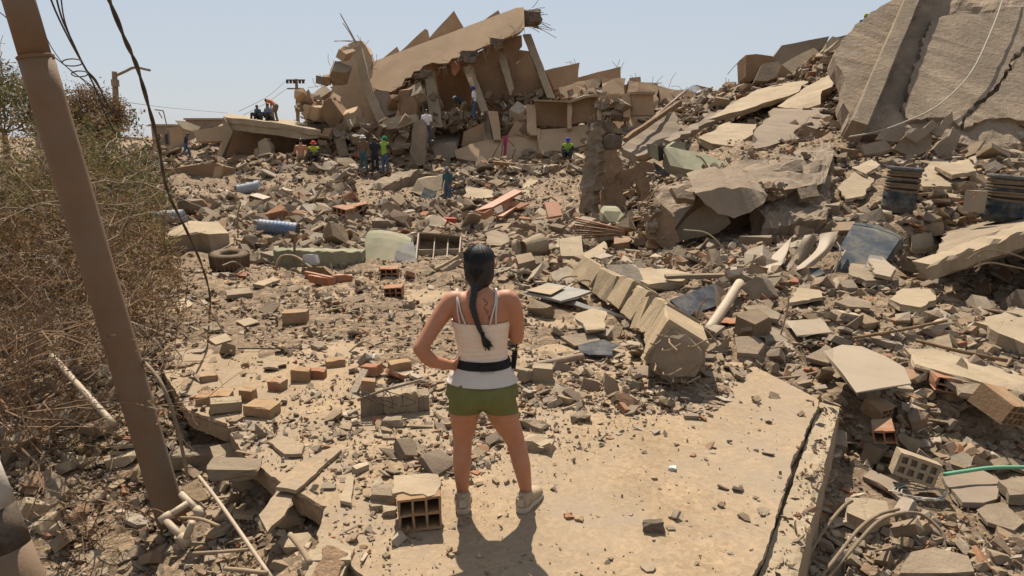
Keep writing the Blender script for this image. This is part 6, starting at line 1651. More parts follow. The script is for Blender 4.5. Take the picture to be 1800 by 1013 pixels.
def bm_build(bm, name, m, parent, origin, smooth=True):
    for v in bm.verts: v.co -= Vector(origin)
    me = bpy.data.meshes.new(name); bm.to_mesh(me); bm.free()
    if smooth: me.shade_smooth()
    me.materials.append(MATS[m]); o = bpy.data.objects.new(name, me); COL.objects.link(o); o.parent = parent
    return o

# ---- the woman in the foreground, seen from behind
WO = Vector((-0.115, 3.86, 0.0))
WM = empty('person', WO, 'woman with a long black braid, white strappy top and green shorts standing on the slab', 'person')
hx = -0.178
def tor(add=0.0, z0=0.0, z1=9):
    T_ = [(0.700, hx, 3.845, .150, .105), (0.735, hx, 3.838, .194, .130), (0.775, hx, 3.832, .214, .142), (0.815, hx, 3.836, .206, .136), (0.855, hx + .001, 3.845, .188, .123), (0.90, hx + .002, 3.855, .166, .108), (0.95, hx + .004, 3.862, .147, .097), (1.00, hx + .004, 3.864, .139, .093),
          (1.06, hx + .002, 3.862, .140, .096), (1.12, hx, 3.858, .147, .102), (1.18, hx - .002, 3.855, .159, .108), (1.24, hx - .004, 3.852, .166, .109), (1.29, hx - .005, 3.85, .170, .104), (1.335, hx - .006, 3.85, .160, .092), (1.365, hx - .007, 3.853, .130, .078), (1.385, hx - .008, 3.858, .085, .062), (1.40, hx - .008, 3.862, .055, .052)]
    return [((x, y, z), a + add, b_ + add) for z, x, y, a, b_ in T_ if z0 <= z <= z1]
lh, rh = Vector((-.272, 3.845, .735)), Vector((-.086, 3.845, .735))
LEGL = ([lh, (-.285, 3.848, .62), (-.30, 3.868, .45), (-.306, 3.842, .30), (-.306, 3.862, .11)], [.102, .090, .059, .056, .037])
LEGR = ([rh, (-.052, 3.848, .62), (.018, 3.868, .45), (.058, 3.842, .30), (.088, 3.868, .11)], [.102, .090, .059, .056, .037])
body = MB()
loft(body, tor(), 32)
limb(body, *LEGL, n=22); limb(body, *LEGR, n=22)
for gx in (-.265, -.095): ball(body, (gx, 3.785, .775), (.092, .085, .10), 18, 12)          # seat
# feet inside the shoes
limb(body, [(-.306, 3.862, .10), (-.31, 3.90, .05), (-.315, 3.99, .035)], [.040, .04, .03], 12)
limb(body, [(.088, 3.868, .10), (.10, 3.905, .05), (.135, 3.985, .035)], [.040, .04, .03], 12)
# arms
SHL, SHR = Vector((-.350, 3.85, 1.325)), Vector((-.016, 3.85, 1.335))
ELL, WRL = Vector((-.525, 3.735, 1.075)), Vector((-.36, 3.80, .955))
limb(body, [(-.28, 3.852, 1.325), SHL, (-.445, 3.80, 1.20), ELL], [.056, .059, .050, .043], 16)
limb(body, [ELL, (-.465, 3.755, 1.00), WRL], [.043, .043, .029], 16)
ELR, WRR = Vector((.028, 3.885, 1.10)), Vector((-.10, 4.07, 1.17))
limb(body, [(-.08, 3.852, 1.33), SHR, (.022, 3.865, 1.21), ELR], [.056, .059, .050, .042], 16)
limb(body, [ELR, (-.02, 3.98, 1.13), WRR], [.043, .042, .029], 16)
def hand(mb, wrist, d, side, palm_n, curl):
    """palm and five fingers: d = pointing direction, side = towards the little finger, palm_n = palm normal"""
    w, d, side, pn = Vector(wrist), Vector(d).normalized(), Vector(side).normalized(), Vector(palm_n).normalized()
    for k, s_ in enumerate((-.026, -.009, .009, .026)):
        limb(mb, [w + side * s_ * .6, w + d * .04 + side * s_, w + d * .085 + side * s_], [.017, .015, .0115], 8)
        L_ = (.062, .072, .068, .052)[k]
        b0 = w + d * .085 + side * s_
        f1 = b0 + d * L_ * .5 + pn * curl * .25 * L_
        f2 = f1 + d * L_ * .45 + pn * curl * .7 * L_
        limb(mb, [b0, f1, f2], [.0105, .0098, .0082], 8)
    b0 = w + d * .02 - side * .028
    limb(mb, [b0, b0 + d * .035 - side * .026 + pn * .01, b0 + d * .065 - side * .032 + pn * .022], [.014, .012, .0095], 8)
hand(body, WRL + Vector((.012, .008, -.006)), (.80, .30, -.10), (0.1, .25, -.95), (.1, .8, .1), .35)
hand(body, WRR, (-.75, .45, .45), (.3, .2, -.9), (-.2, -.9, 0), .6)
# neck and head
limb(body, [(hx - .008, 3.862, 1.36), (hx - .010, 3.875, 1.43), (hx - .012, 3.885, 1.48)], [.058, .050, .050], 16)
HC = Vector((hx - .012, 3.90, 1.535))
ball(body, HC, (.073, .092, .105), 24, 16); ball(body, HC + Vector((0, .03, -.045)), (.055, .062, .068), 18, 12)
ball(body, HC + Vector((0, .098, -.02)), (.013, .02, .022), 8, 6)
for s_ in (-1, 1):
    ball(body, HC + Vector((s_ * .074, -.003, -.012)), (.012, .02, .03), 8, 6)
bm = fuse(body, 0.0075, 7)
bm_build(bm, 'body', 'skin', WM, WO)
# face details on the far side of the head
for s_ in (-1, 1):
    mb = MB(); ball(mb, HC + Vector((s_ * .03, .083, .004)), (.012, .008, .008), 10, 7); mb.build('eye', 'white_plastic', WM, smooth=True)
mb = MB(); ball(mb, HC + Vector((0, .086, -.06)), (.022, .008, .007), 10, 6); mb.build('mouth', 'clay', WM, smooth=True)
# shorts
sh = MB(); loft(sh, tor(.007, .69, .90), 32)
limb(sh, [(-.272, 3.845, .735), LEGL[0][1], (-.290, 3.852, .55)], [.106, .099, .082], 22); limb(sh, [(-.086, 3.845, .735), LEGR[0][1], (-.03, 3.852, .55)], [.106, .099, .082], 22)
for gx in (-.265, -.095): ball(sh, (gx, 3.785, .775), (.100, .095, .108), 18, 12)
ball(sh, (hx, 3.82, .785), (.07, .07, .075), 18, 12)
bm = fuse(sh, 0.0075, 7)
clip(bm, (0, 0, .856), (0, 0, -1)); clip(bm, (-.30, 3.8, .655), (-.12, -.06, 1)) if False else None
clip(bm, (0, 3.85, .650), (0, .10, 1))
for v in bm.verts:
    z = v.co.z
    w = mnoise.noise(Vector((v.co.x * 16, v.co.y * 16, z * 34))) * .0022 + (.003 * math.sin(z * 150 + 5 * v.co.x) if z < .70 else 0) * .35
    cre = math.exp(-((v.co.x - hx) / .012) ** 2) * (0.004 if v.co.y < 3.8 and z < .82 else 0)
    v.co.y += w + cre; v.co.x += w * .4
shorts = bm_build(bm, 'shorts', 'shorts_cloth', WM, WO)
# strappy top: fine wrinkled shell over the torso
def cloth(rings_fn, z0, z1, nz, n, wr):
    mb = MB(); vs_, fs_ = [], []
    rg = rings_fn
    zs_ = [r_[0][2] for r_ in rg]
    for j in range(nz + 1):
        z = z0 + (z1 - z0) * j / nz
        cx_, cy_, a, b_ = [float(np.interp(z, zs_, col)) for col in ([r_[0][0] for r_ in rg], [r_[0][1] for r_ in rg], [r_[1] for r_ in rg], [r_[2] for r_ in rg])]
        for k in range(n):
            t = 2 * math.pi * k / n
            q = Vector((cx_ + a * math.cos(t), cy_ + b_ * math.sin(t), z))
            w = wr(q, t, j / nz)
            vs_.append(q + Vector((math.cos(t), math.sin(t), 0)) * w)
    for j in range(nz):
        for k in range(n):
            fs_.append((j * n + k, j * n + (k + 1) % n, (j + 1) * n + (k + 1) % n, (j + 1) * n + k))
    # inner return so the cloth has thickness
    o = len(vs_)
    for row in (0, nz):
        for k in range(n):
            p = vs_[row * n + k]; t = 2 * math.pi * k / n
            vs_.append(p - Vector((math.cos(t), math.sin(t), 0)) * .006)
    for k in range(n):
        k2 = (k + 1) % n
        fs_.append((k2, k, o + k, o + k2)); fs_.append((nz * n + k, nz * n + k2, o + n + k2, o + n + k))
    mb.add(vs_, fs_); return mb
def wr_top(q, t, f):
    w = .0045 * mnoise.noise(Vector((q.x * 6 + q.z * 8, q.y * 6, q.z * 34))) + .0025 * mnoise.noise(Vector((q.x * 20, q.y * 20, q.z * 90)))
    fold = .0016 * math.sin(q.z * 210 + 2.2 * math.sin(q.x * 14)) * math.exp(-((q.z - 1.02) / .05) ** 2)
    return w + fold
def wr_hem(q, t, f):
    return .004 * mnoise.noise(Vector((q.x * 7, q.y * 7, q.z * 45))) + .0022 * math.sin(q.z * 170 + 4 * math.sin(q.x * 9) + 3 * mnoise.noise(q * 6)) + (.007 * (1 - f) ** 1.5) + (.002 if f < .06 else 0)
tp = cloth(tor(.009), .975, 1.215, 46, 110, wr_top).build('tank_top', 'top_cloth', WM, smooth=True)
cloth(tor(.012), .846, .985, 30, 110, wr_hem).build('top_hem', 'top_hem', WM, smooth=True)
def torso_pt(x, z, add=.006):
    rg = tor(add); zs_ = [r_[0][2] for r_ in rg]
    cx_, cy_, a, b_ = [float(np.interp(z, zs_, col)) for col in ([r_[0][0] for r_ in rg], [r_[0][1] for r_ in rg], [r_[1] for r_ in rg], [r_[2] for r_ in rg])]
    t = max(-.999, min(.999, (x - cx_) / a))
    return Vector((x, cy_ - b_ * math.sqrt(1 - t * t), z))
for x0, x1 in ((-.275, -.318), (-.105, -.092)):
    for off in (-.010, .006):
        pts = [torso_pt(x0 + off * 2.2, 1.21, .009), torso_pt((x0 + x1) / 2 + off * 1.2, 1.28, .008), torso_pt(x1 * .97 + off * .5, 1.33, .007) + Vector((0, .004, .008)), Vector((x1 + off * .3, 3.835, 1.392 if x1 > -.2 else 1.375)), Vector((x1 + off * .3, 3.90, 1.385)), Vector((x1, 3.945, 1.30))]
        mb = MB(); tube(mb, spline(pts, 5), .0055, 6); mb.build('strap', 'top_hem', WM, smooth=True)
# belt bag strap
def wr_belt(q, t, f): return .004 * math.sin(f * math.pi) + .0015 * mnoise.noise(q * 14)
belt = cloth(tor(.018), .935, .985, 8, 90, wr_belt).build('belt', 'belt_black', WM, smooth=True)
mb = MB(); c_ = torso_pt(hx + .035, .955, .024); box(mb, c_, (.085, .02, .034), rot3(0, 0, R(6))); mb.build('buckle', 'belt_black', belt)
RD = empty('hand_radio', (.022, 3.875, .95), 'small black radio with a thin aerial clipped to her belt', 'radio')
mb = MB(); tube(mb, [(.018, 3.87, 1.0), (.028, 3.865, 1.06), (.040, 3.86, 1.125)], [.006, .0045, .004], 6); mb.build('aerial', 'belt_black', RD)
mb = MB(); box(mb, (.012, 3.885, .96), (.03, .045, .10), rot3(0, R(6), 0)); mb.build('case', 'belt_black', RD)
# tattoo: a column of small letters down the spine
for i, ch in enumerate('FEARLESS'[:7]):
    pass
TT = [[(0, 0), (.6, .3), (.1, .5), (.7, .9)], [(0, .1), (.5, 0), (.8, .6), (.2, .8), (.4, 1)], [(.1, 0), (.1, 1), (.7, .9)], [(.7, 0), (.1, .3), (.6, .6), (0, 1)], [(0, .9), (.4, .1), (.8, .9), (.2, .6)], [(.1, 0), (.7, .2), (.3, .6), (.8, 1)], [(0, .4), (.8, .3), (.5, 1), (.2, .1)]]
for i, st in enumerate(TT):
    z = 1.375 - i * .026
    x = hx + .012 + .0065 * i + .004 * math.sin(i * 2)
    pts = [torso_pt(x + a * .022, z - b_ * .022, .0015) if z < 1.33 else torso_pt(x + a * .022, min(z - b_ * .022, 1.36), .003) for a, b_ in st]
    mb = MB(); tube(mb, spline(pts, 4), .0015, 5); mb.build('tattoo_mark', 'tattoo_ink', WM)
# hair: cap, strands, braid
hb = MB()
ball(hb, HC + Vector((0, -.016, .012)), (.093, .104, .110), 30, 18)
ball(hb, HC + Vector((.002, -.036, -.045)), (.088, .076, .098), 24, 14)
ball(hb, HC + Vector((-.012, -.07, -.105)), (.042, .035, .05), 20, 12)
bm = fuse(hb, .007, 14)
fr = Vector((0, 1, .25)).normalized()
clip(bm, HC + Vector((0, .055, .03)), -fr)
for v in bm.verts:
    q = v.co - HC
    a = math.atan2(q.x, -q.y)
    v.co += q.normalized() * (.0008 * math.sin(a * 75 + 14 * mnoise.noise(q * 18)) + .002 * mnoise.noise(q * 20))
hair = bm_build(bm, 'hair', 'hair', WM, WO)
br = spline([HC + Vector((-.018, -.085, -.085)), HC + Vector((-.026, -.112, -.14)), Vector((hx - .045, 3.742, 1.33)), Vector((hx - .028, 3.725, 1.265)), Vector((hx - .008, 3.722, 1.205)), Vector((hx + .010, 3.720, 1.165))], 14)
for ph in range(3):
    pts, rs = [], []
    for i, p in enumerate(br):
        t = i * 0.42 + ph * 2 * math.pi / 3
        f = i / (len(br) - 1)
        am = .0108 * (1 - .45 * f)
        pts.append(p + Vector((math.sin(t) * am, math.sin(2 * t) * am * .45, 0)))
        rs.append((.0128 * (1 - .42 * f)))
    mb = MB(); tube(mb, pts, rs, 9); mb.build('braid_strand', 'hair', hair, smooth=True)
mb = MB(); e = br[-1]; tube(mb, [e + Vector((0, 0, .012)), e + Vector((.003, 0, -.012))], .0125, 10); mb.build('hair_tie', 'belt_black', hair)
mb = MB()
for k in range(70):
    a, rr = random.uniform(0, 6.28), random.uniform(0, .009)
    o_ = Vector((math.cos(a) * rr, math.sin(a) * rr, 0))
    L_ = random.uniform(.05, .10)
    sp = random.gauss(.02, .016)
    tube(mb, spline([e + o_ * .9, e + o_ * 1.5 + Vector((sp * .35 + .008, -.004, -L_ * .45)), e + o_ * .8 + Vector((sp + .018, .002, -L_))], 3), [.0032, .003, .003, .0028, .0025, .0018, .0006], 4)
mb.build('braid_tail', 'hair', hair, smooth=True)['kind'] = 'stuff'
mb = MB()
for k in range(260):      # combed strands over the cap
    a = random.uniform(-2.5, 2.5)
    pts = []
    for f in (0, .25, .5, .75, 1):
        ph = R(12) + f * R(112)
        d = Vector((math.sin(a * (1 - .25 * f)) * math.sin(ph) * .0945, -math.cos(a * (1 - .25 * f)) * math.sin(ph) * .106, math.cos(ph) * .112))
        q_ = HC + Vector((0, -.016, .012)) + d * (1.008 + .012 * random.random())
        if f > .6: q_ = q_.lerp(HC + Vector((-.018, -.098, -.10)), (f - .6) * 2.1)
        pts.append(q_)
    tube(mb, spline(pts, 3), [.0014] * 13, 3, cap=False)
mb.build('hair_strands', 'hair', hair, smooth=True)['kind'] = 'stuff'
# shoes
def shoe(ankle, yaw, roll=0):
    e_ = empty('tmp', (0, 0, 0), None, None)
    bpy.data.objects.remove(e_)
    M3 = rot3(0, 0, yaw)
    o_ = Vector((ankle[0], ankle[1], 0))
    up_ = MB()
    P = [(-.078, .036, .048), (-.06, .042, .056), (0, .040, .050), (.06, .046, .044), (.12, .050, .036), (.165, .042, .028), (.185, .025, .022)]
    vs_, fs_ = [], []
    n = 16
    for y, w, h_ in P:
        for k in range(n):
            t = 2 * math.pi * k / n
            z = h_ + .012 + h_ * math.sin(t) * (1.0 if math.sin(t) > 0 else .9)
            vs_.append(o_ + M3 @ Vector((w * math.copysign(abs(math.cos(t)) ** .75, math.cos(t)), y, z)))
    for i in range(len(P) - 1):
        for k in range(n): fs_.append((i * n + k, i * n + (k + 1) % n, (i + 1) * n + (k + 1) % n, (i + 1) * n + k))
    fs_.append(tuple(range(n - 1, -1, -1))); fs_.append(tuple((len(P) - 1) * n + k for k in range(n)))
    up_.add(vs_, fs_)
    u = up_.build('shoe', 'shoe_fabric', WM, smooth=True)
    cl = MB(); rings = [(o_ + M3 @ Vector((0, -.012, z)), a, b_, yaw) for z, a, b_ in ((.07, .050, .062), (.09, .048, .060), (.108, .047, .057), (.12, .049, .058), (.122, .043, .05))]
    loft(cl, rings, 20); cl.build('collar', 'shoe_fabric', u, smooth=True)
    so = MB()
    out = [(-.09, .0), (-.082, .030), (-.04, .044), (.02, .043), (.08, .053), (.135, .054), (.175, .040), (.195, .012)]
    loop = [(w, y) for y, w in out] + [(-w, y) for y, w in out[::-1]]
    m_ = len(loop)
    vs_ = []
    for z, g_ in ((.001, .96), (.008, 1.03), (.024, 1.04), (.034, .97)):
        for w, y in loop: vs_.append(o_ + M3 @ Vector((w * g_, y * (1 + (g_ - 1) * .5), z + (.006 if y < -.04 and z > .02 else 0))))
    fs_ = [tuple(range(m_ - 1, -1, -1)), tuple(range(3 * m_, 4 * m_))]
    for l in range(3):
        for k in range(m_): fs_.append((l * m_ + k, l * m_ + (k + 1) % m_, (l + 1) * m_ + (k + 1) % m_, (l + 1) * m_ + k))
    so.add(vs_, fs_); so.build('sole', 'shoe_sole', u, tri=True)
    tb = MB(); tube(tb, spline([o_ + M3 @ Vector((-.008, -.072, .10)), o_ + M3 @ Vector((0, -.088, .128)), o_ + M3 @ Vector((.008, -.070, .12))], 4), .006, 6); tb.build('pull_tab', 'shoe_sole', u)
    for k in range(4):
        lc = MB(); y = .03 + .024 * k; h_ = .105 - .012 * k
        tube(lc, [o_ + M3 @ Vector((-.03, y, h_ - .018)), o_ + M3 @ Vector((0, y + .004, h_)), o_ + M3 @ Vector((.03, y, h_ - .018))], .004, 5); lc.build('lace', 'shoe_sole', u)
    mb_ = MB(); box(mb_, o_ + M3 @ Vector((0, -.082, .072)), (.045, .012, .05), M3); mb_.build('heel_patch', 'shoe_sole', u)
shoe((-.306, 3.862), R(4)); shoe((.088, 3.868), R(-26))
LAND += [(848, 600, 'the woman')]

# ---- rescue workers in the distance
def worker_mesh(pose):
    """joint layout, metres, facing +y, feet at z = 0"""
    if pose == 'stand':
        J = dict(pel=(0, 0, .95), chest=(0, .02, 1.30), neck=(0, .03, 1.48), head=(0, .05, 1.62), ls=(-.19, .02, 1.40), rs=(.19, .02, 1.40), le=(-.25, .0, 1.12), re=(.25, .02, 1.12), lw=(-.22, .12, .90), rw=(.22, .14, .92), lk=(-.11, .03, .50), rk=(.12, .04, .50), la=(-.13, 0, .08), ra=(.15, .03, .08))
    elif pose == 'walk':
        J = dict(pel=(0, 0, .92), chest=(0, .10, 1.26), neck=(0, .15, 1.43), head=(0, .2, 1.56), ls=(-.19, .10, 1.36), rs=(.19, .10, 1.36), le=(-.25, .0, 1.1), re=(.25, .22, 1.12), lw=(-.22, .15, .92), rw=(.22, .36, 1.0), lk=(-.1, .20, .52), rk=(.1, -.02, .48), la=(-.1, .25, .08), ra=(.1, -.35, .10))
    elif pose == 'bend':
        J = dict(pel=(0, -.10, .90), chest=(0, .22, 1.12), neck=(0, .38, 1.18), head=(0, .50, 1.16), ls=(-.18, .30, 1.14), rs=(.18, .30, 1.14), le=(-.22, .36, .85), re=(.22, .36, .85), lw=(-.16, .44, .60), rw=(.16, .44, .60), lk=(-.12, .06, .50), rk=(.12, .02, .50), la=(-.13, 0, .08), ra=(.14, -.05, .08))
    else:  # sit
        J = dict(pel=(0, 0, .22), chest=(0, .06, .56), neck=(0, .10, .73), head=(0, .13, .87), ls=(-.19, .07, .66), rs=(.19, .07, .66), le=(-.27, .12, .40), re=(.27, .12, .40), lw=(-.16, .34, .40), rw=(.16, .34, .40), lk=(-.16, .42, .46), rk=(.16, .42, .46), la=(-.15, .48, .08), ra=(.15, .48, .08))
    return {k: Vector(v) for k, v in J.items()}
def spine_pts(J): return [J['pel'], J['pel'].lerp(J['chest'], .5), J['chest'], J['neck']]
WB = {}
def worker_parts(pose):
    if pose in WB: return WB[pose]
    J = worker_mesh(pose); out = {}
    def torso(mb, add):
        P = spline(spine_pts(J), 4)
        Rr = np.interp(np.linspace(0, 1, len(P)), [0, .33, .66, .9, 1], [.155, .14, .165, .13, .06])
        for p, r_ in zip(P, Rr): ball(mb, p, (float(r_) + add, float(r_) * .68 + add, .09 + add), 12, 8)
        for s_ in ('l', 'r'): limb(mb, [J['chest'].lerp(J[s_ + 's'], .5), J[s_ + 's']], [.07 + add, .062 + add], 10)
    def legs(mb, add, full=True):
        for s_, sx_ in (('l', -1), ('r', 1)):
            hp = J['pel'] + Vector((sx_ * .09, 0, -.03)); limb(mb, [hp, hp.lerp(J[s_ + 'k'], .5), J[s_ + 'k'], J[s_ + 'a']], [.095 + add, .085 + add, .062 + add, .05 + add], 10)
        ball(mb, J['pel'], (.155 + add, .11 + add, .10 + add), 12, 8)
    def arms(mb, add, short=False):
        for s_ in 'lr':
            if short: limb(mb, [J[s_ + 's'], J[s_ + 's'].lerp(J[s_ + 'e'], .75)], [.062 + add, .052 + add], 10)
            else: limb(mb, [J[s_ + 's'], J[s_ + 'e'], J[s_ + 'w']], [.06 + add, .047 + add, .036 + add], 10)
    b_ = MB(); torso(b_, 0); legs(b_, 0); arms(b_, 0)
    for s_ in 'lr':
        d = (J[s_ + 'w'] - J[s_ + 'e']).normalized(); w = J[s_ + 'w']; sd = perp(d)[0]
        for q in (-.03, -.01, .01, .03): limb(b_, [w, w + d * .08 + sd * q, w + d * .17 + sd * q * 1.3], [.03, .022, .016], 6)
        a = J[s_ + 'a']; limb(b_, [a, a + Vector((0, .05, -.03)), a + Vector((0, .17, -.045))], [.045, .045, .035], 8)
    limb(b_, [J['neck'] - Vector((0, 0, .05)), J['head']], [.06, .055], 8)
    fw = Vector((0, 1, 0)) if pose != 'bend' else Vector((0, .6, -.8))
    ball(b_, J['head'], (.075, .09, .115), 12, 9); ball(b_, J['head'] + fw * .095, (.015, .02, .02), 6, 5)
    out['body'] = fuse(b_, .022, 3)
    s_ = MB(); torso(s_, .018); arms(s_, .016, True); bm = fuse(s_, .022, 3); out['shirt'] = bm
    t_ = MB(); legs(t_, .018); bm = fuse(t_, .022, 3); out['trousers'] = bm
    v_ = MB(); torso(v_, .032); out['vest'] = fuse(v_, .022, 3)
    f_ = MB()
    for q in 'lr':
        a = J[q + 'a']; limb(f_, [a + Vector((0, -.03, -.03)), a + Vector((0, .06, -.035)), a + Vector((0, .18, -.045))], [.058, .052, .042], 8)
    out['boots'] = fuse(f_, .02, 2)
    # helmet
    h_ = MB(); up_ = (J['head'] - J['neck']).normalized() if pose != 'bend' else Vector((0, .55, .83))
    c_ = J['head'] + up_ * .035
    M3 = up_.to_track_quat('Z', 'Y').to_matrix()
    n = 16; vs_, fs_ = [], []
    prof = [(.150, -.012), (.112, .0), (.108, .04), (.09, .085), (.05, .112), (.0, .12)]
    for r_, z in prof:
        for k in range(n):
            t = 2 * math.pi * k / n; vs_.append(c_ + M3 @ Vector((r_ * math.cos(t), r_ * 1.12 * math.sin(t), z)))
    for i in range(len(prof) - 1):
        for k in range(n): fs_.append((i * n + k, i * n + (k + 1) % n, (i + 1) * n + (k + 1) % n, (i + 1) * n + k))
    h_.add(vs_, fs_); bm = bmesh.new(); me = bpy.data.meshes.new('t'); me.from_pydata(h_.v, [], h_.f); bm.from_mesh(me); bpy.data.meshes.remove(me)
    bmesh.ops.remove_doubles(bm, verts=bm.verts, dist=1e-4); out['helmet'] = bm
    hr = MB(); ball(hr, J['head'] + up_ * .03 - fw * .012, (.082, .094, .10), 12, 9); me = bpy.data.meshes.new('t'); me.from_pydata(hr.v, [], hr.f); bm = bmesh.new(); bm.from_mesh(me); bpy.data.meshes.remove(me); out['hair'] = bm
    WB[pose] = {}
    for k, bm in out.items():
        me = bpy.data.meshes.new(k); bm.to_mesh(me); bm.free(); me.shade_smooth(); WB[pose][k] = me
    return WB[pose]
def worker(px, py, D_, pose, yaw, label, shirt='w_grey', trousers='w_jeans', vest=None, hat=None, skin='skin_dark', hgt=1.0, lean_=(0, 0)):
    p = at(px, py, D_)
    if pose == 'sit' and py > 250: p.z = max(p.z, hz(p.x, p.y) + .02)
    e_ = empty('person', p, label, 'person', 'rescue workers on the ruins')
    e_.rotation_euler = (lean_[0], lean_[1], yaw); e_.scale = (hgt, hgt, hgt)
    parts = worker_parts(pose)
    want = [('body', skin), ('trousers', trousers), ('boots', 'w_brown'), ('hair', 'hair')]
    if shirt: want.append(('shirt', shirt))
    if vest: want.append(('vest', vest))
    if hat: want.append(('helmet', hat))
    for k, m in want:
        me = parts[k].copy(); me.materials.append(MATS[m]); o_ = bpy.data.objects.new(k, me); COL.objects.link(o_); o_.parent = e_
    return e_
worker(484, 214, 38.5, 'bend', R(75), 'worker in orange bending over at the top of the tipped roof', 'w_orange', 'w_khaki', hgt=.95)
worker(475, 215, 37.6, 'sit', R(160), 'seated person in grey right under the bending orange worker', 'w_grey', 'w_dark')
worker(456, 213, 37.8, 'sit', R(150), 'seated person in grey-blue farther along the tipped roof', 'w_teal', 'w_dark', hgt=.85)
worker(327, 277, 35.5, 'walk', R(-70), 'man in black shirt and jeans climbing left of the tipped roof', 'w_dark', 'w_jeans', lean_=(0, R(-14)), hgt=.75)
worker(531, 300, 33, 'sit', R(10), 'bare-backed man sitting on the flat slab', None, 'w_khaki', skin='skin', hgt=1.1)
worker(553, 298, 33.4, 'sit', R(200), 'crouching worker with red helmet and yellow-green vest', 'w_dark', 'w_dark', 'w_yellow', 'w_red', hgt=1.0)
worker(641, 303, 33.6, 'stand', R(170), 'standing worker in brown with a white helmet', 'w_brown', 'w_teal', hat='w_white', hgt=1.0)
worker(660, 304, 34.2, 'stand', R(20), 'standing person in black behind the green-helmeted worker', 'w_dark', 'w_dark', hgt=.98)
worker(677, 305, 33.4, 'stand', R(-30), 'worker with green helmet and bright yellow-green vest', 'w_dark', 'w_jeans', 'w_vest', 'w_green')
worker(751, 255, 36.0, 'stand', R(190), 'man in white shirt and jeans before the leaning columns', 'w_white', 'w_jeans', hgt=1.02)
worker(834, 211, 37.6, 'stand', R(80), 'man with a blue helmet and white shirt among the columns', 'w_white', 'w_jeans', hat='w_blue', hgt=.98)
worker(814, 212, 38.2, 'bend', R(60), 'worker in dark clothes with white helmet bending among the columns', 'w_dark', 'w_khaki', hat='w_white')
worker(788, 358, 28.6, 'stand', R(150), 'person in teal shirt with a grey cap standing in the middle of the rubble', 'w_teal', 'w_jeans', hat='w_grey', hgt=.86)
worker(998, 290, 34.4, 'sit', R(170), 'worker with blue helmet and bright vest crouching under the parapet', 'w_dark', 'w_dark', 'w_vest', 'w_blue', hgt=1.05)
worker(1515, 88, 26.8, 'stand', R(170), 'worker with yellow helmet peeking over the leaning wall', 'w_dark', 'w_dark', hat='w_yellow', hgt=.72)
# ---------------------------------------------------------------- scattered rubble
def rho(x, y, px, py):
    """how thickly rubble lies, 0..1"""
    ins = in_poly(x, y, SLAB)
    d = np.ones_like(x)
    clean = in_poly(px, py, [(800, 1040), (850, 830), (960, 720), (1250, 735), (1330, 640), (1450, 690), (1330, 1040)])
    sand = in_poly(px, py, [(270, 690), (330, 600), (420, 590), (540, 640), (640, 640), (560, 760), (430, 700), (300, 700)])
    left = in_poly(px, py, [(430, 780), (640, 690), (800, 720), (850, 830), (800, 1040), (600, 1040)])
    d = np.where(ins & (py > 560), 0.55, d)
    d = np.where(ins & left, 0.30, d)
    d = np.where(ins & sand, 0.06, d)
    d = np.where(ins & clean, 0.02, d)
    scrub = (px < 285) & (py < 640) & (y < 22)
    d = np.where(scrub, 0.12, d)
    d = np.where((px < 250) & (y > 14), 0.12, d)
    d = np.where(y > 46, 0.25, d)
    d = np.where((py < 560) & (py > 470) & (px < 900) & (px > 280), 0.62, d)
    return d
KEEP = []
bpy.context.view_layer.update()
SKIP = ('cable', 'wire', 'line', 'pole', 'rod', 'pipe', 'shrub', 'tree', 'house', 'building', 'leaning_wall', 'lamp', 'rebar', 'cloth', 'hose', 'lath', 'stick', 'skyline', 'aerial', 'bar', 'rail', 'roof', 'mortar', 'leaning_beam')
for o in list(COL.objects):
    if o.parent is not None or 'category' not in o or any(k in o.name for k in SKIP): continue
    ms = [o] + list(o.children_recursive)
    P = [m_.matrix_world @ Vector(c) for m_ in ms if m_.type == 'MESH' for c in m_.bound_box]
    if not P: continue
    Q_ = [proj(p) for p in P]
    if min(q[2] for q in Q_) < 0.5: continue
    x0, x1, y0, y1 = min(q[0] for q in Q_), max(q[0] for q in Q_), min(q[1] for q in Q_), max(q[1] for q in Q_)
    if x1 - x0 > 230 or o.name.startswith(('hollow_lump', 'fallen_column', 'wall_lump')): continue
    KEEP.append((x0 + (x1 - x0) * .06, x1 - (x1 - x0) * .06, y0 + (y1 - y0) * .15, y1 + 4, max(p.y for p in P) + .1))
KEEP += [(1160, 1450, 312, 420, 18.0), (1190, 1260, 330, 425, 18)]
def kept_out(px, py, y, grow=0.0):
    bad = np.zeros(len(px), bool)
    for x0, x1, y0, y1, ym in KEEP:
        bad |= (px > x0) & (px < x1) & (py > y0) & (py < y1 + grow) & (y < ym)
    return bad
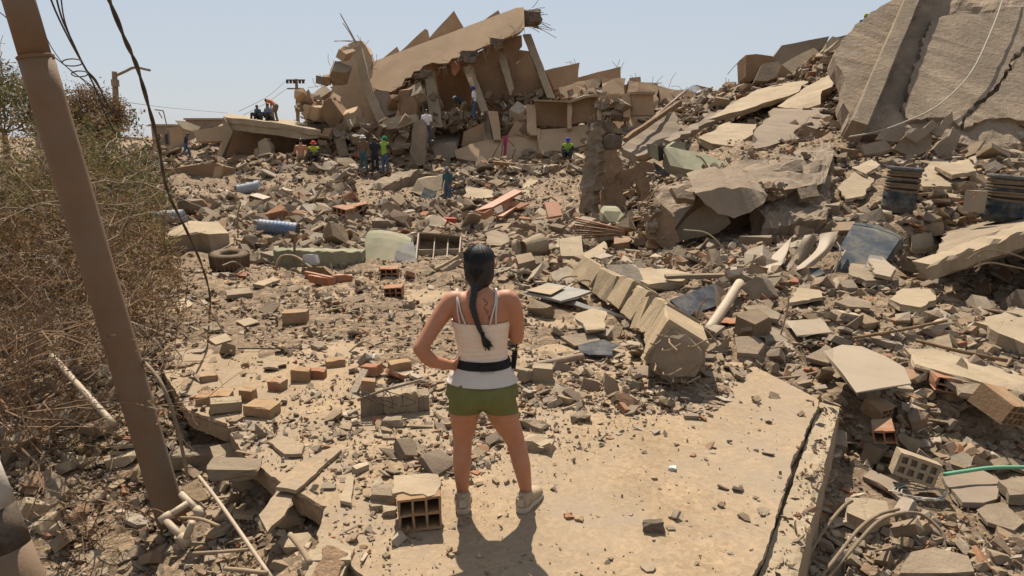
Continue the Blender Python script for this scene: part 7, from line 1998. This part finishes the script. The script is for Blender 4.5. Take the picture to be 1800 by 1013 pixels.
def sample(n, ymin, ymax, umax=0.84, grow=0.0):
    u = RNG.uniform(-umax, umax, n); y = np.exp(RNG.uniform(math.log(ymin), math.log(ymax), n)); x = u * y
    z = hz(x, y)
    ins = in_poly(x, y, SLAB)
    z = np.where(ins & (y < 6.9), np.maximum(z, 0.0), z)
    v = np.stack([x, y, z - H], -1)
    zc = v @ np.array(FWD); px = 900 + FPX * v[:, 0] / zc; py = 506.5 - FPX * (v @ np.array(UP)) / zc
    keep = (RNG.uniform(0, 1, n) < rho(x, y, px, py)) & (px > -150) & (px < (1950 if umax < 1 else 2700)) & (py < 1100) & (y > 2.2)
    cl = fbm(x * np.clip(7 / y, .25, 1.4), y * np.clip(7 / y, .25, 1.4), 3)
    keep &= RNG.uniform(0, 1, n) < np.clip(.85 + .75 * cl, .22, 1)
    # keep the people's standing room free
    keep &= ~((np.abs(x + .11) < .42) & (np.abs(y - 3.9) < .22))
    ko = kept_out(px, py, y, grow)
    if grow: keep &= ~ko
    return x[keep], y[keep], z[keep], px[keep], py[keep]
PROTO = {k: [rock_shape(random.Random(100 * i + s), k) for i in range(26)] for s, k in ((1, 'chunk'), (2, 'plate'), (3, 'brick'))}
PROTO['tiny'] = []
for i in range(10):
    r_ = random.Random(900 + i); PROTO['tiny'].append(hull_mesh([Vector((r_.gauss(0, .4), r_.gauss(0, .4), r_.gauss(0, .28))) for _ in range(6)]))
# splinters: long thin pieces
PROTO['splinter'] = []
for i in range(10):
    r_ = random.Random(700 + i); w, h_ = r_.uniform(.05, .1), r_.uniform(.02, .05)
    PROTO['splinter'].append(hull_mesh([Vector((sx_ * .5 + r_.gauss(0, .03), sy_ * w + r_.gauss(0, .01), sz_ * h_)) for sx_ in (-1, 1) for sy_ in (-1, 1) for sz_ in (-1, 1)]))
def mass(name, m, items, label):
    """items: list of (kind, proto index array, x, y, z, size, yaw, tiltx, tilty, shade) -> one mesh"""
    VV, FF, SS = [], [], []
    base = 0
    for kind, idx, x, y, z, s, yaw, tx, ty, sh in items:
        for pi, (V_, F_) in enumerate(PROTO[kind]):
            sel = np.where(idx == pi)[0]
            if not len(sel): continue
            P = np.array([tuple(v) for v in V_]); Fa = np.array(F_)
            n = len(sel)
            st = s[sel] if s.ndim == 1 else s[sel]
            sc3 = np.stack([st * RNG.uniform(.8, 1.2, n), st * RNG.uniform(.8, 1.2, n), st * RNG.uniform(.75, 1.25, n)], -1)
            Q_ = P[None] * sc3[:, None]
            def rotm(ax, a):
                c, s2 = np.cos(a), np.sin(a); o = np.zeros((n, 3, 3)); i, j, k = ax, (ax + 1) % 3, (ax + 2) % 3
                o[:, i, i] = 1; o[:, j, j] = c; o[:, k, k] = c; o[:, j, k] = -s2; o[:, k, j] = s2; return o
            Rm = rotm(2, yaw[sel]) @ rotm(1, ty[sel]) @ rotm(0, tx[sel])
            Q_ = np.einsum('nij,nvj->nvi', Rm, Q_)
            zmin = Q_[:, :, 2].min(1)
            zext = Q_[:, :, 2].max(1) - zmin
            Q_[:, :, 2] += (z[sel] - zmin - zext * RNG.uniform(.05, .45, n))[:, None]
            Q_[:, :, 0] += x[sel][:, None]; Q_[:, :, 1] += y[sel][:, None]
            VV.append(Q_.reshape(-1, 3))
            FF.append((Fa[None] + (base + np.arange(n) * len(P))[:, None, None]).reshape(-1, 3))
            SS.append(np.repeat(sh[sel], len(P)))
            base += n * len(P)
    V = np.concatenate(VV); Fa = np.concatenate(FF); S_ = np.concatenate(SS)
    me = bpy.data.meshes.new(name)
    me.vertices.add(len(V)); me.vertices.foreach_set('co', V.ravel().astype(np.float32))
    me.loops.add(Fa.size); me.polygons.add(len(Fa))
    me.polygons.foreach_set('loop_start', np.arange(0, Fa.size, 3)); me.loops.foreach_set('vertex_index', Fa.ravel().astype(np.int32))
    me.update(calc_edges=True); me.shade_flat()
    at_ = me.attributes.new('shade', 'FLOAT', 'POINT'); at_.data.foreach_set('value', S_.astype(np.float32))
    me.materials.append(MATS[m])
    o = bpy.data.objects.new(name, me); COL.objects.link(o)
    return tag(o, label, kind='stuff')
def item(kind, n, ymin, ymax, k, sig, lo, hi, tilt=.35, red=.05, pw=1.0, poly=None):
    x, y, z, px, py = sample(n, ymin, ymax, .84 if pw == 1.0 else 1.15)
    if poly:
        q = in_poly(px, py, poly); x, y, z, px, py = x[q], y[q], z[q], px[q], py[q]
    m_ = len(x)
    s = np.clip(k * np.power(y, 1.0) * np.exp(RNG.normal(0, sig, m_)), lo, hi)
    spx = s / y * FPX
    ok = ~(kept_out(px, py, y) & (RNG.uniform(0, 1, m_) < np.clip(spx / 9, .35, 1)))
    mg = in_poly(px, py, [(290, 470), (700, 462), (960, 505), (1010, 625), (860, 700), (650, 640), (420, 590), (300, 600)])
    ok &= ~(mg & (spx > 10) & (RNG.uniform(0, 1, m_) < .85))
    ok &= ~((x > 6.3) & (y > 9.2) & (y < 13.4) & (px > 1640) & (py > 440) & (py < 548) & (RNG.uniform(0, 1, m_) < .8))
    x, y, z, px, py, s = x[ok], y[ok], z[ok], px[ok], py[ok], s[ok]; m_ = len(x)
    sh = np.where(RNG.uniform(0, 1, m_) < red, RNG.uniform(.94, 1.0, m_), RNG.uniform(0, .92, m_))
    return (kind, RNG.integers(0, len(PROTO[kind]), m_), x, y, z, s, RNG.uniform(0, 6.28, m_), RNG.normal(0, tilt, m_), RNG.normal(0, tilt, m_), sh)
RH = [(1460, 285), (1830, 285), (1830, 700), (1480, 690), (1250, 600), (1180, 440), (1380, 430), (1460, 380)]
LR = [(1440, 690), (1830, 640), (1830, 1040), (1380, 1040), (1440, 880), (1480, 740)]
FM = [(280, 300), (1030, 290), (1150, 330), (1140, 430), (980, 450), (280, 450)]
RO = [(1900, 250), (2700, 250), (2700, 1090), (1900, 1090)]
mass('rubble', 'rubble_mix', [item('plate', 16000, 3.0, 30, .018, .5, .03, .9, .35, red=.04, pw=1.1, poly=RO), item('chunk', 14000, 3.0, 30, .013, .5, .03, .7, .5, red=.05, pw=1.1, poly=RO), item('plate', 22000, 3.4, 7.6, .012, .55, .02, .25, .4, red=.04, poly=LR), item('chunk', 22000, 3.4, 7.6, .0105, .55, .02, .25, .5, red=.06, poly=LR), item('plate', 30000, 11, 36, .0085, .55, .06, .8, .45, red=.05, poly=FM), item('chunk', 20000, 11, 36, .0065, .55, .06, .6, .5, red=.06, poly=FM), item('splinter', 6000, 11, 36, .014, .5, .1, .9, .3, red=.03, poly=FM), item('plate', 20000, 4.5, 20, .014, .5, .03, .6, .35, red=.03, poly=RH), item('chunk', 20000, 4.5, 20, .010, .55, .03, .5, .5, red=.05, poly=RH), item('chunk', 42000, 2.6, 44, .0058, .62, .012, .6, .35, red=.06), item('plate', 46000, 2.6, 44, .0085, .62, .018, .95, .36, red=.05), item('plate', 13000, 8.0, 44, .0145, .45, .05, 1.2, .3, red=.03), item('plate', 5000, 3.5, 9.0, .016, .45, .03, .3, .25, red=.03), item('brick', 9000, 2.6, 44, .0085, .45, .02, .35, .4, red=.16), item('splinter', 4500, 3, 44, .017, .5, .04, .9, .22, red=.05)], 'broken concrete, brick and plaster rubble strewn over everything')
g1 = item('tiny', 46000, 2.6, 30, .0040, .5, .008, .16, 1.0, red=.07)
mass('gravel', 'rubble_mix', [g1], 'fine gravel and plaster crumbs scattered on the ground')
# crumbs on the clean slab: sparse
def slab_bits(n, poly, smin, smax, red):
    P = [on(*q) for q in poly]
    xs = RNG.uniform(min(p.x for p in P), max(p.x for p in P), n); ys_ = RNG.uniform(min(p.y for p in P), max(p.y for p in P), n)
    k = in_poly(xs, ys_, [(p.x, p.y) for p in P]); xs, ys_ = xs[k], ys_[k]; m_ = len(xs)
    s = smin * np.power(smax / smin, RNG.uniform(0, 1, m_) ** 2.2)
    sh = np.where(RNG.uniform(0, 1, m_) < red, RNG.uniform(.94, 1.0, m_), RNG.uniform(0, .92, m_))
    sh = np.where(sh < .93, .36 + sh * .25, sh)
    return ('tiny', RNG.integers(0, 10, m_), xs, ys_, np.zeros(m_), s, RNG.uniform(0, 6.28, m_), RNG.normal(0, .8, m_), RNG.normal(0, .8, m_), sh)
LEDGE_BITS = []
def ledge_bits(n):
    t = RNG.uniform(-.3, 1.0, n); w = RNG.uniform(.03, .19, n)
    xs = EDGE0.x + (EDGE1.x - EDGE0.x) * t + sx.x * w; ys_ = EDGE0.y + (EDGE1.y - EDGE0.y) * t + sx.y * w
    return ('tiny', RNG.integers(0, 10, n), xs, ys_, np.full(n, -.066), .008 * np.power(7, RNG.uniform(0, 1, n) ** 2), RNG.uniform(0, 6.28, n), RNG.normal(0, .8, n), RNG.normal(0, .8, n), RNG.uniform(0, 1, n))
mass('crumbs', 'rubble_mix', [ledge_bits(380), slab_bits(1900, [(560, 1000), (640, 760), (820, 700), (1100, 680), (1180, 740), (1000, 830), (960, 900), (700, 960)], .006, .045, .06), slab_bits(520, [(600, 1030), (700, 850), (950, 740), (1400, 730), (1320, 1030)], .005, .03, .08),
     slab_bits(1500, [(850, 830), (900, 640), (1150, 640), (1160, 740), (1000, 800)], .006, .05, .06), slab_bits(1200, [(420, 800), (500, 700), (640, 640), (700, 760), (600, 900)], .006, .05, .06)], 'small stone crumbs on the slab')

# ---------------------------------------------------------------- scraps of cloth, tarp and plastic
SCR = [(450, 327, 26, 'blue_drum', 'blue tarpaulin scrap under the round pale post'), (523, 320, 24, 'teal_steel', 'dark cloth scrap right of the round pale post'), (600, 316, 30, 'white_plastic', 'white sheet scrap before the standing workers'), (566, 322, 18, 'white_plastic', 'small white scrap below the flat slab'),
       (795, 336, 26, 'blue_drum', 'blue cloth bundle right of the worker in teal'), (832, 322, 24, 'white_plastic', 'white plastic scrap behind the pale plaster slab'), (905, 318, 20, 'white_plastic', 'white scrap at the left end of the cracked slab'), (962, 300, 30, 'white_plastic', 'crumpled white sheet near the crouching worker'),
       (655, 632, 16, 'white_plastic', 'crumpled white wrapper among the bricks left of her'), (690, 355, 20, 'grey_sheet', 'grey plastic scrap below the slanting beam'), (360, 380, 24, 'white_plastic', 'white paper scrap behind the thick pale slab'), (740, 372, 16, 'red_plastic', 'red plastic scrap left of the fallen shelf'),
       (1245, 410, 18, 'dark_sheet', 'dark cloth heap in the mouth of the hollow'), (1340, 590, 22, 'dark_sheet', 'black plastic scrap right of the cream pipe'), (1500, 612, 18, 'dark_sheet', 'dark rag behind the bent tin sheet'), (1010, 470, 18, 'white_plastic', 'white scrap near the far end of the fallen column')]
for px, py, w_, m_, lab in SCR:
    g = gp(px, py, .03); s_ = px2m(w_, g.y); mb = MB(); N_ = 7; vs_, fs_ = [], []; sd = random.uniform(0, 99); yaw = random.uniform(0, 6)
    for j in range(N_):
        for i in range(N_):
            a_, b_ = (i / (N_ - 1) - .5) * s_, (j / (N_ - 1) - .5) * s_ * .7
            q = Vector((i * .55 + sd, j * .55, sd)); dz_ = (mnoise.noise(q) * .35 + .12) * s_
            vs_.append(g + rot3(0, 0, yaw) @ Vector((a_ + mnoise.noise(q + Vector((5, 0, 0))) * .22 * s_, b_ + mnoise.noise(q + Vector((0, 7, 0))) * .22 * s_, max(dz_, 0))))
    n_ = len(vs_); vs_ += [v - Vector((0, 0, .012 * s_ + .004)) for v in vs_]
    for j in range(N_ - 1):
        for i in range(N_ - 1):
            a_ = j * N_ + i; fs_ += [(a_, a_ + 1, a_ + N_ + 1, a_ + N_), (n_ + a_, n_ + a_ + N_, n_ + a_ + N_ + 1, n_ + a_ + 1)]
    mb.add(vs_, fs_); mb.build('plastic_scrap', m_, label=lab, cat='scrap', group='scraps of cloth and plastic')
# ---------------------------------------------------------------- larger pieces, one object each
WORDS = ['largest', 'second largest', 'third largest', 'fourth largest', 'fifth largest', 'sixth largest', 'seventh largest', 'eighth largest', 'ninth largest', 'tenth largest', 'eleventh largest', 'twelfth largest']
ORD = ['nearest', 'second nearest', 'third nearest', 'fourth nearest', 'fifth nearest', 'sixth nearest', 'seventh nearest', 'eighth nearest', 'ninth nearest', 'tenth nearest', 'eleventh nearest', 'twelfth nearest', 'thirteenth nearest', 'fourteenth nearest', 'fifteenth nearest', 'sixteenth nearest']
def scatter(name, kind, n, ymin, ymax, k, sig, lo, hi, tilt, mats_, noun, cat, group, look, poly=None):
    x, y, z, px, py = sample(int(n * (3.6 if poly is None else 40)), ymin, ymax, .78, 14.0)
    ok = (px > 5) & (px < 1795) & (py > 150) & (py < 1005) & ~((px > 725) & (px < 925) & (py > 430) & (py < 930)) & ~((px < 280) & (py < 620))
    ins = in_poly(x, y, SLAB) & (py > 600)
    ok &= ~ins
    ok &= ~(in_poly(px, py, [(290, 470), (700, 462), (960, 505), (1010, 625), (650, 640), (300, 600)]) & (RNG.uniform(0, 1, len(px)) < .8))
    if poly: ok = in_poly(px, py, poly) & ~in_poly(x, y, SLAB)
    x, y, z, px, py = [a[ok][:n] for a in (x, y, z, px, py)]
    meshes = []
    for V_, F_ in PROTO[kind]:
        per = []
        for m in mats_:
            me = bpy.data.meshes.new(name); me.from_pydata([tuple(v) for v in V_], [], F_); me.shade_flat(); me.materials.append(MATS[m]); per.append(me)
        meshes.append(per)
    rec = []
    for i in range(len(x)):
        s = float(np.clip(k * y[i] * math.exp(random.gauss(0, sig)), lo, hi))
        pi = random.randrange(len(meshes)); mi = random.randrange(len(mats_))
        o = bpy.data.objects.new(name, meshes[pi][mi]); COL.objects.link(o)
        o.scale = (s * random.uniform(.85, 1.2), s * random.uniform(.85, 1.2), s * random.uniform(.8, 1.2))
        o.rotation_euler = (random.gauss(0, tilt), random.gauss(0, tilt), random.uniform(0, 6.28))
        zext = max(v[2] for v in PROTO[kind][pi][0]) * s
        o.location = (x[i], y[i], z[i] + zext * .55 + abs(o.rotation_euler[0]) * s * .22)
        rec.append((o, s / y[i], px[i], py[i], look[mi]))
    by = {}
    for o, s, a, b_, lk in rec:
        lx, ly, lw = min(LAND, key=lambda q: math.hypot(q[0] - a, (q[1] - b_) * 1.3))
        dx, dy = a - lx, b_ - ly
        rel = ('right of' if dx > 0 else 'left of') if abs(dx) > abs(dy) * 1.3 else ('below' if dy > 0 else 'behind')
        by.setdefault((lk, rel, lw), []).append((math.hypot(dx, dy), o))
    for (lk, rel, lw), L_ in by.items():
        L_.sort(key=lambda q: q[0])
        for j, (_, o) in enumerate(L_):
            w = (ORD[j] + ' ') if len(L_) > 1 and j < len(ORD) else ''
            if j >= len(ORD): bpy.data.objects.remove(o); continue
            tag(o, f'{w}{lk} {noun} {rel} {lw}', cat, group)
scatter('concrete_chunk', 'chunk', 170, 4, 40, .0165, .3, .06, .7, .35, ['concrete', 'concrete_light', 'rubble'], 'concrete chunk', 'concrete chunk', 'loose concrete chunks', ['grey', 'pale', 'tan'])
scatter('slab_fragment', 'plate', 290, 4, 40, .027, .40, .1, 1.3, .26, ['concrete', 'concrete_light', 'rubble', 'concrete_grey'], 'flat slab fragment', 'slab fragment', 'flat slab fragments', ['brownish', 'pale', 'tan', 'dark grey'])
scatter('broken_brick', 'brick', 90, 4, 34, .0175, .25, .08, .5, .35, ['clay', 'clay_dusty', 'clay_dusty'], 'broken brick', 'brick', 'broken bricks', ['red', 'dusty', 'tan'])
scatter('wood_splinter', 'splinter', 60, 5, 40, .042, .35, .2, 1.6, .22, ['wood', 'wood_grey'], 'splintered board', 'board', 'splintered boards', ['brown', 'pale'])
scatter('broken_slab_lump', 'plate', 34, 2.6, 7.5, .05, .35, .1, .42, .45, ['concrete', 'rubble', 'concrete_light'], 'slab lump in the hollow', 'slab lump', 'slab lumps in the left hollow', ['greyish', 'tan', 'pale'], poly=[(0, 700), (130, 640), (280, 700), (420, 830), (560, 960), (540, 1005), (0, 1005)])
scatter('broken_slab_lump', 'chunk', 26, 2.6, 7.5, .042, .35, .08, .36, .5, ['concrete', 'rubble', 'concrete_light'], 'block lump in the hollow', 'block lump', 'block lumps in the left hollow', ['greyish', 'tan', 'pale'], poly=[(0, 700), (130, 640), (280, 700), (420, 830), (560, 960), (540, 1005), (0, 1005)])
# loose bent bars
for i in range(34):
    px, py = random.uniform(330, 1780), random.uniform(300, 640)
    if 720 < px < 930: continue
    g = gp(px, py); k = g.y
    d = Vector((random.gauss(0, 1), random.gauss(0, .4), random.uniform(.1, .8))).normalized()
    L_ = k * random.uniform(.03, .08)
    lx, ly, lw = min(LAND, key=lambda q: math.hypot(q[0] - px, q[1] - py))
    mb = MB(); tube(mb, spline([g, g + d * L_ * .5 + Vector((0, 0, L_ * .15)), g + d * L_ + Vector((random.gauss(0, .1) * L_, 0, -.05 * L_))], 4), .0009 * k + .003, 5)
    SEEN = globals().setdefault('SEEN', {}); c_ = SEEN[lw] = SEEN.get(lw, -1) + 1
    mb.build('bent_bar', 'rust_steel' if i % 2 else 'dusty_bar', label=f"{'rusty' if i % 2 else 'dusty pale'} bent bar {'right of' if px > lx else 'left of'} {lw}" + ('' if c_ == 0 else f", {ORD[min(c_, 15)]} one"), cat='bar', group='loose bent bars')
# ---------------------------------------------------------------- dry scrub on the left
def leaves_mesh(name, C_, size, m, parent, flat=0.0):
    """small leaf faces at the given centres"""
    n = len(C_)
    C_ = np.array(C_)
    a = RNG.normal(0, 1, (n, 3)); a /= np.linalg.norm(a, axis=1)[:, None]
    b_ = RNG.normal(0, 1, (n, 3)); b_ -= (b_ * a).sum(1)[:, None] * a; b_ /= np.linalg.norm(b_, axis=1)[:, None]
    s = size * RNG.uniform(.5, 1.4, n)[:, None]
    V = np.stack([C_ - a * s, C_ + b_ * s * .4, C_ + a * s, C_ - b_ * s * .4], 1).reshape(-1, 3)
    base = np.array(world_loc(parent))
    me = bpy.data.meshes.new(name); me.vertices.add(len(V)); me.vertices.foreach_set('co', (V - base).ravel().astype(np.float32))
    me.loops.add(4 * n); me.polygons.add(n); me.polygons.foreach_set('loop_start', np.arange(0, 4 * n, 4)); me.loops.foreach_set('vertex_index', np.arange(4 * n, dtype=np.int32)); me.update(calc_edges=True)
    at_ = me.attributes.new('shade', 'FLOAT', 'POINT'); at_.data.foreach_set('value', np.repeat(RNG.uniform(0, 1, n), 4).astype(np.float32))
    me.materials.append(MATS[m]); o = bpy.data.objects.new(name, me); COL.objects.link(o); o.parent = parent; o['kind'] = 'stuff'
    return o
def grow(p, d, L_, r_, depth, segs, tips, zig=.35, droop=0.0):
    """thorny zig-zag branches"""
    n = 4 if depth > 1 else 3
    pts = [p.copy()]
    for i in range(n):
        d = (d + Vector((random.gauss(0, zig), random.gauss(0, zig), random.gauss(0, zig * .8) - droop))).normalized()
        p = p + d * (L_ / n); pts.append(p.copy())
        if depth > 0 and i > 0:
            for _ in range(random.choice((1, 1, 2))):
                dd = (d + Vector((random.gauss(0, .8), random.gauss(0, .8), random.gauss(0, .55)))).normalized()
                grow(p, dd, L_ * random.uniform(.45, .72), r_ * .6, depth - 1, segs, tips, zig, droop)
        if p.y > 6 and p.x / p.y > -.495: break
        if depth == 0: tips.append(p.copy())
    segs.append((pts, r_))
def shrub(px, py, D_, h_, w_, stems, depth, label, leaf=None, nleaf=0, lsize=.016, group='dry thorn scrub', twig='twig', up=.7, name='thorn_shrub', r_=.013):
    b0 = at(px, py, D_); b0.z = hz(b0.x, b0.y) - .03
    e_ = empty(name, b0, label, 'shrub', group)
    segs, tips = [], []
    for k in range(stems):
        d = Vector((random.gauss(0, w_), random.gauss(0, w_), up + random.uniform(0, .5))).normalized()
        grow(b0 + Vector((random.gauss(0, .12), random.gauss(0, .12), 0)), d, h_ * random.uniform(.6, 1.0), r_, depth, segs, tips)
    mb = MB()
    for pts, r in segs: tube(mb, pts, [max(.0022, r * (1 - .5 * i / len(pts))) for i in range(len(pts))], 3, cap=False)
    mb.build('branches', twig, e_)['kind'] = 'stuff'
    if leaf and tips:
        T_ = np.array([tuple(t) for t in tips])
        nleaf = int(nleaf * .75)
        C_ = T_[RNG.integers(0, len(T_), nleaf)] + RNG.normal(0, .035, (nleaf, 3))
        leaves_mesh('foliage', C_, lsize, leaf, e_)
    return e_
random.seed(5)
spec = [  # px, py(base), D, height, spread, stems, depth, leaf, nleaf
    (20, 640, 6.3, 1.9, .6, 9, 3, 'leaf_brown', 4500), (110, 600, 7.0, 1.6, .6, 10, 3, 'leaf_brown', 5000), (200, 560, 7.8, 1.5, .6, 10, 3, 'leaf_brown', 5000), (60, 540, 8.6, 1.7, .55, 8, 3, 'leaf_olive', 6000),
    (150, 510, 9.4, 1.5, .6, 8, 3, 'leaf_brown', 2500), (160, 500, 9.6, 1.0, .6, 8, 3, 'leaf_olive', 6000), (10, 480, 10.0, 1.7, .5, 8, 3, 'leaf_olive', 8000), (110, 470, 10.6, 1.8, .55, 8, 3, 'leaf_olive', 8000),
    (140, 450, 11.5, 1.5, .55, 9, 3, 'leaf_green', 9000), (170, 430, 12.5, 1.2, .6, 9, 3, 'leaf_olive', 9000), (40, 430, 12.2, 2.0, .5, 8, 3, 'leaf_brown', 4000), (130, 420, 13, 1.9, .5, 8, 3, 'leaf_green', 7000),
    (165, 400, 14.5, 1.7, .45, 9, 3, 'leaf_green', 8000), (200, 390, 15.5, 1.1, .6, 8, 3, 'leaf_olive', 5000), (90, 400, 14, 2.2, .5, 8, 3, 'leaf_brown', 4000), (180, 372, 17, 1.6, .5, 8, 3, 'leaf_olive', 6000), (225, 365, 18.5, 1.1, .6, 7, 3, 'leaf_brown', 3000)]
LB = ['dense twiggy scrub at the left edge beside the second pole', 'bare thorn bush in the hollow left of the tilted pole', 'bare brown bush just behind the tilted pole', 'olive-tinged scrub left of the tilted pole at mid height', 'brown scrub seen behind the middle of the tilted pole', 'olive bush just right of the tilted pole',
      'tall olive thorn bush at the left edge', 'olive thorn bush behind the upper part of the pole', 'leafy olive bush right of the pole before the thick slab', 'leafy olive bush in front of the pale drum', 'tall brown thorn bush at the left edge farther back', 'green bush under the dead brown tree',
      'largest leafy green bush below the street lamp', 'low olive bush beside the pale drum', 'brown thorn bush left of the dead brown tree', 'olive bush below the distant grey house', 'small brown bush by the low shaded wall']
for i, (px, py, D_, h_, w_, st, dp, lf, nl) in enumerate(spec):
    shrub(px, py, D_, h_, w_, st, dp, LB[i], lf, nl, lsize=(.016 + .0016 * D_), twig='twig' if i % 3 else 'twig_pale')
shrub(255, 690, 5.6, .45, .25, 4, 2, 'small green sprig growing at the pole beside the clean sand', 'leaf_green', 500, lsize=.014, group='dry thorn scrub', r_=.006)
shrub(60, 700, 5.4, 1.5, .6, 9, 3, 'low tangled twigs in the shaded hollow near the second pole', 'leaf_brown', 3000, lsize=.016)
shrub(-60, 760, 5.0, 1.9, .6, 9, 3, 'dense brown bush leaning in from the left edge over the hollow', 'leaf_brown', 5000, lsize=.016)
shrub(130, 820, 4.4, .6, .7, 5, 2, 'dead twigs lying in the hollow before the tilted pole', None, 0, r_=.007)
shrub(300, 930, 3.7, .4, .8, 6, 2, 'dry grass-like twigs under the slab corner', 'leaf_brown', 300, lsize=.014, r_=.004)
# dead brown tree with a dome of dry foliage, and the green tree at the left edge
def tree(px, py_base, D_, cpx, cpy, rx, rz_, leaf, nl, label, lsize, name):
    b0 = at(px, py_base, D_); b0.z = hz(b0.x, b0.y) - .05
    e_ = empty(name, b0, label, 'tree')
    c_ = at(cpx, cpy, D_)
    mb = MB(); tube(mb, spline([b0, b0.lerp(c_, .5) + Vector((.1, 0, 0)), c_ - Vector((0, 0, rz_ * .6))], 5), [.12, .11, .10, .1, .09, .085, .08, .08, .07, .07, .06], 8); mb.build('trunk', 'bark', e_)
    segs, tips = [], []
    for k in range(9):
        d = Vector((random.gauss(0, .7), random.gauss(0, .7), random.uniform(.2, 1))).normalized(); grow(c_ - Vector((0, 0, rz_ * .7)), d, rx * 1.1, .03, 2, segs, tips, .25)
    mb = MB()
    for pts, r in segs: tube(mb, pts, [max(.004, r * (1 - .5 * i / len(pts))) for i in range(len(pts))], 3, cap=False)
    mb.build('branches', 'bark', e_)['kind'] = 'stuff'
    clumps = []
    for k in range(46):
        v = Vector((random.gauss(0, 1), random.gauss(0, 1), random.gauss(0, 1))).normalized() * random.uniform(.35, 1) ** .6
        clumps.append((c_.x + v.x * rx, c_.y + v.y * rx, c_.z + v.z * rz_ * (1 if v.z > 0 else .7)))
    Cc = np.array(clumps); C_ = Cc[RNG.integers(0, len(Cc), nl)] + RNG.normal(0, rx * .17, (nl, 3))
    leaves_mesh('crown', C_, lsize, leaf, e_)
tree(165, 330, 16, 170, 205, .62, .72, 'leaf_brown', 15000, 'dead rounded brown tree below the street lamp', .028, 'dead_tree')
tree(5, 330, 20, 0, 185, 1.5, 1.1, 'leaf_olive', 14000, 'dusty olive tree at the upper left edge', .045, 'olive_tree')
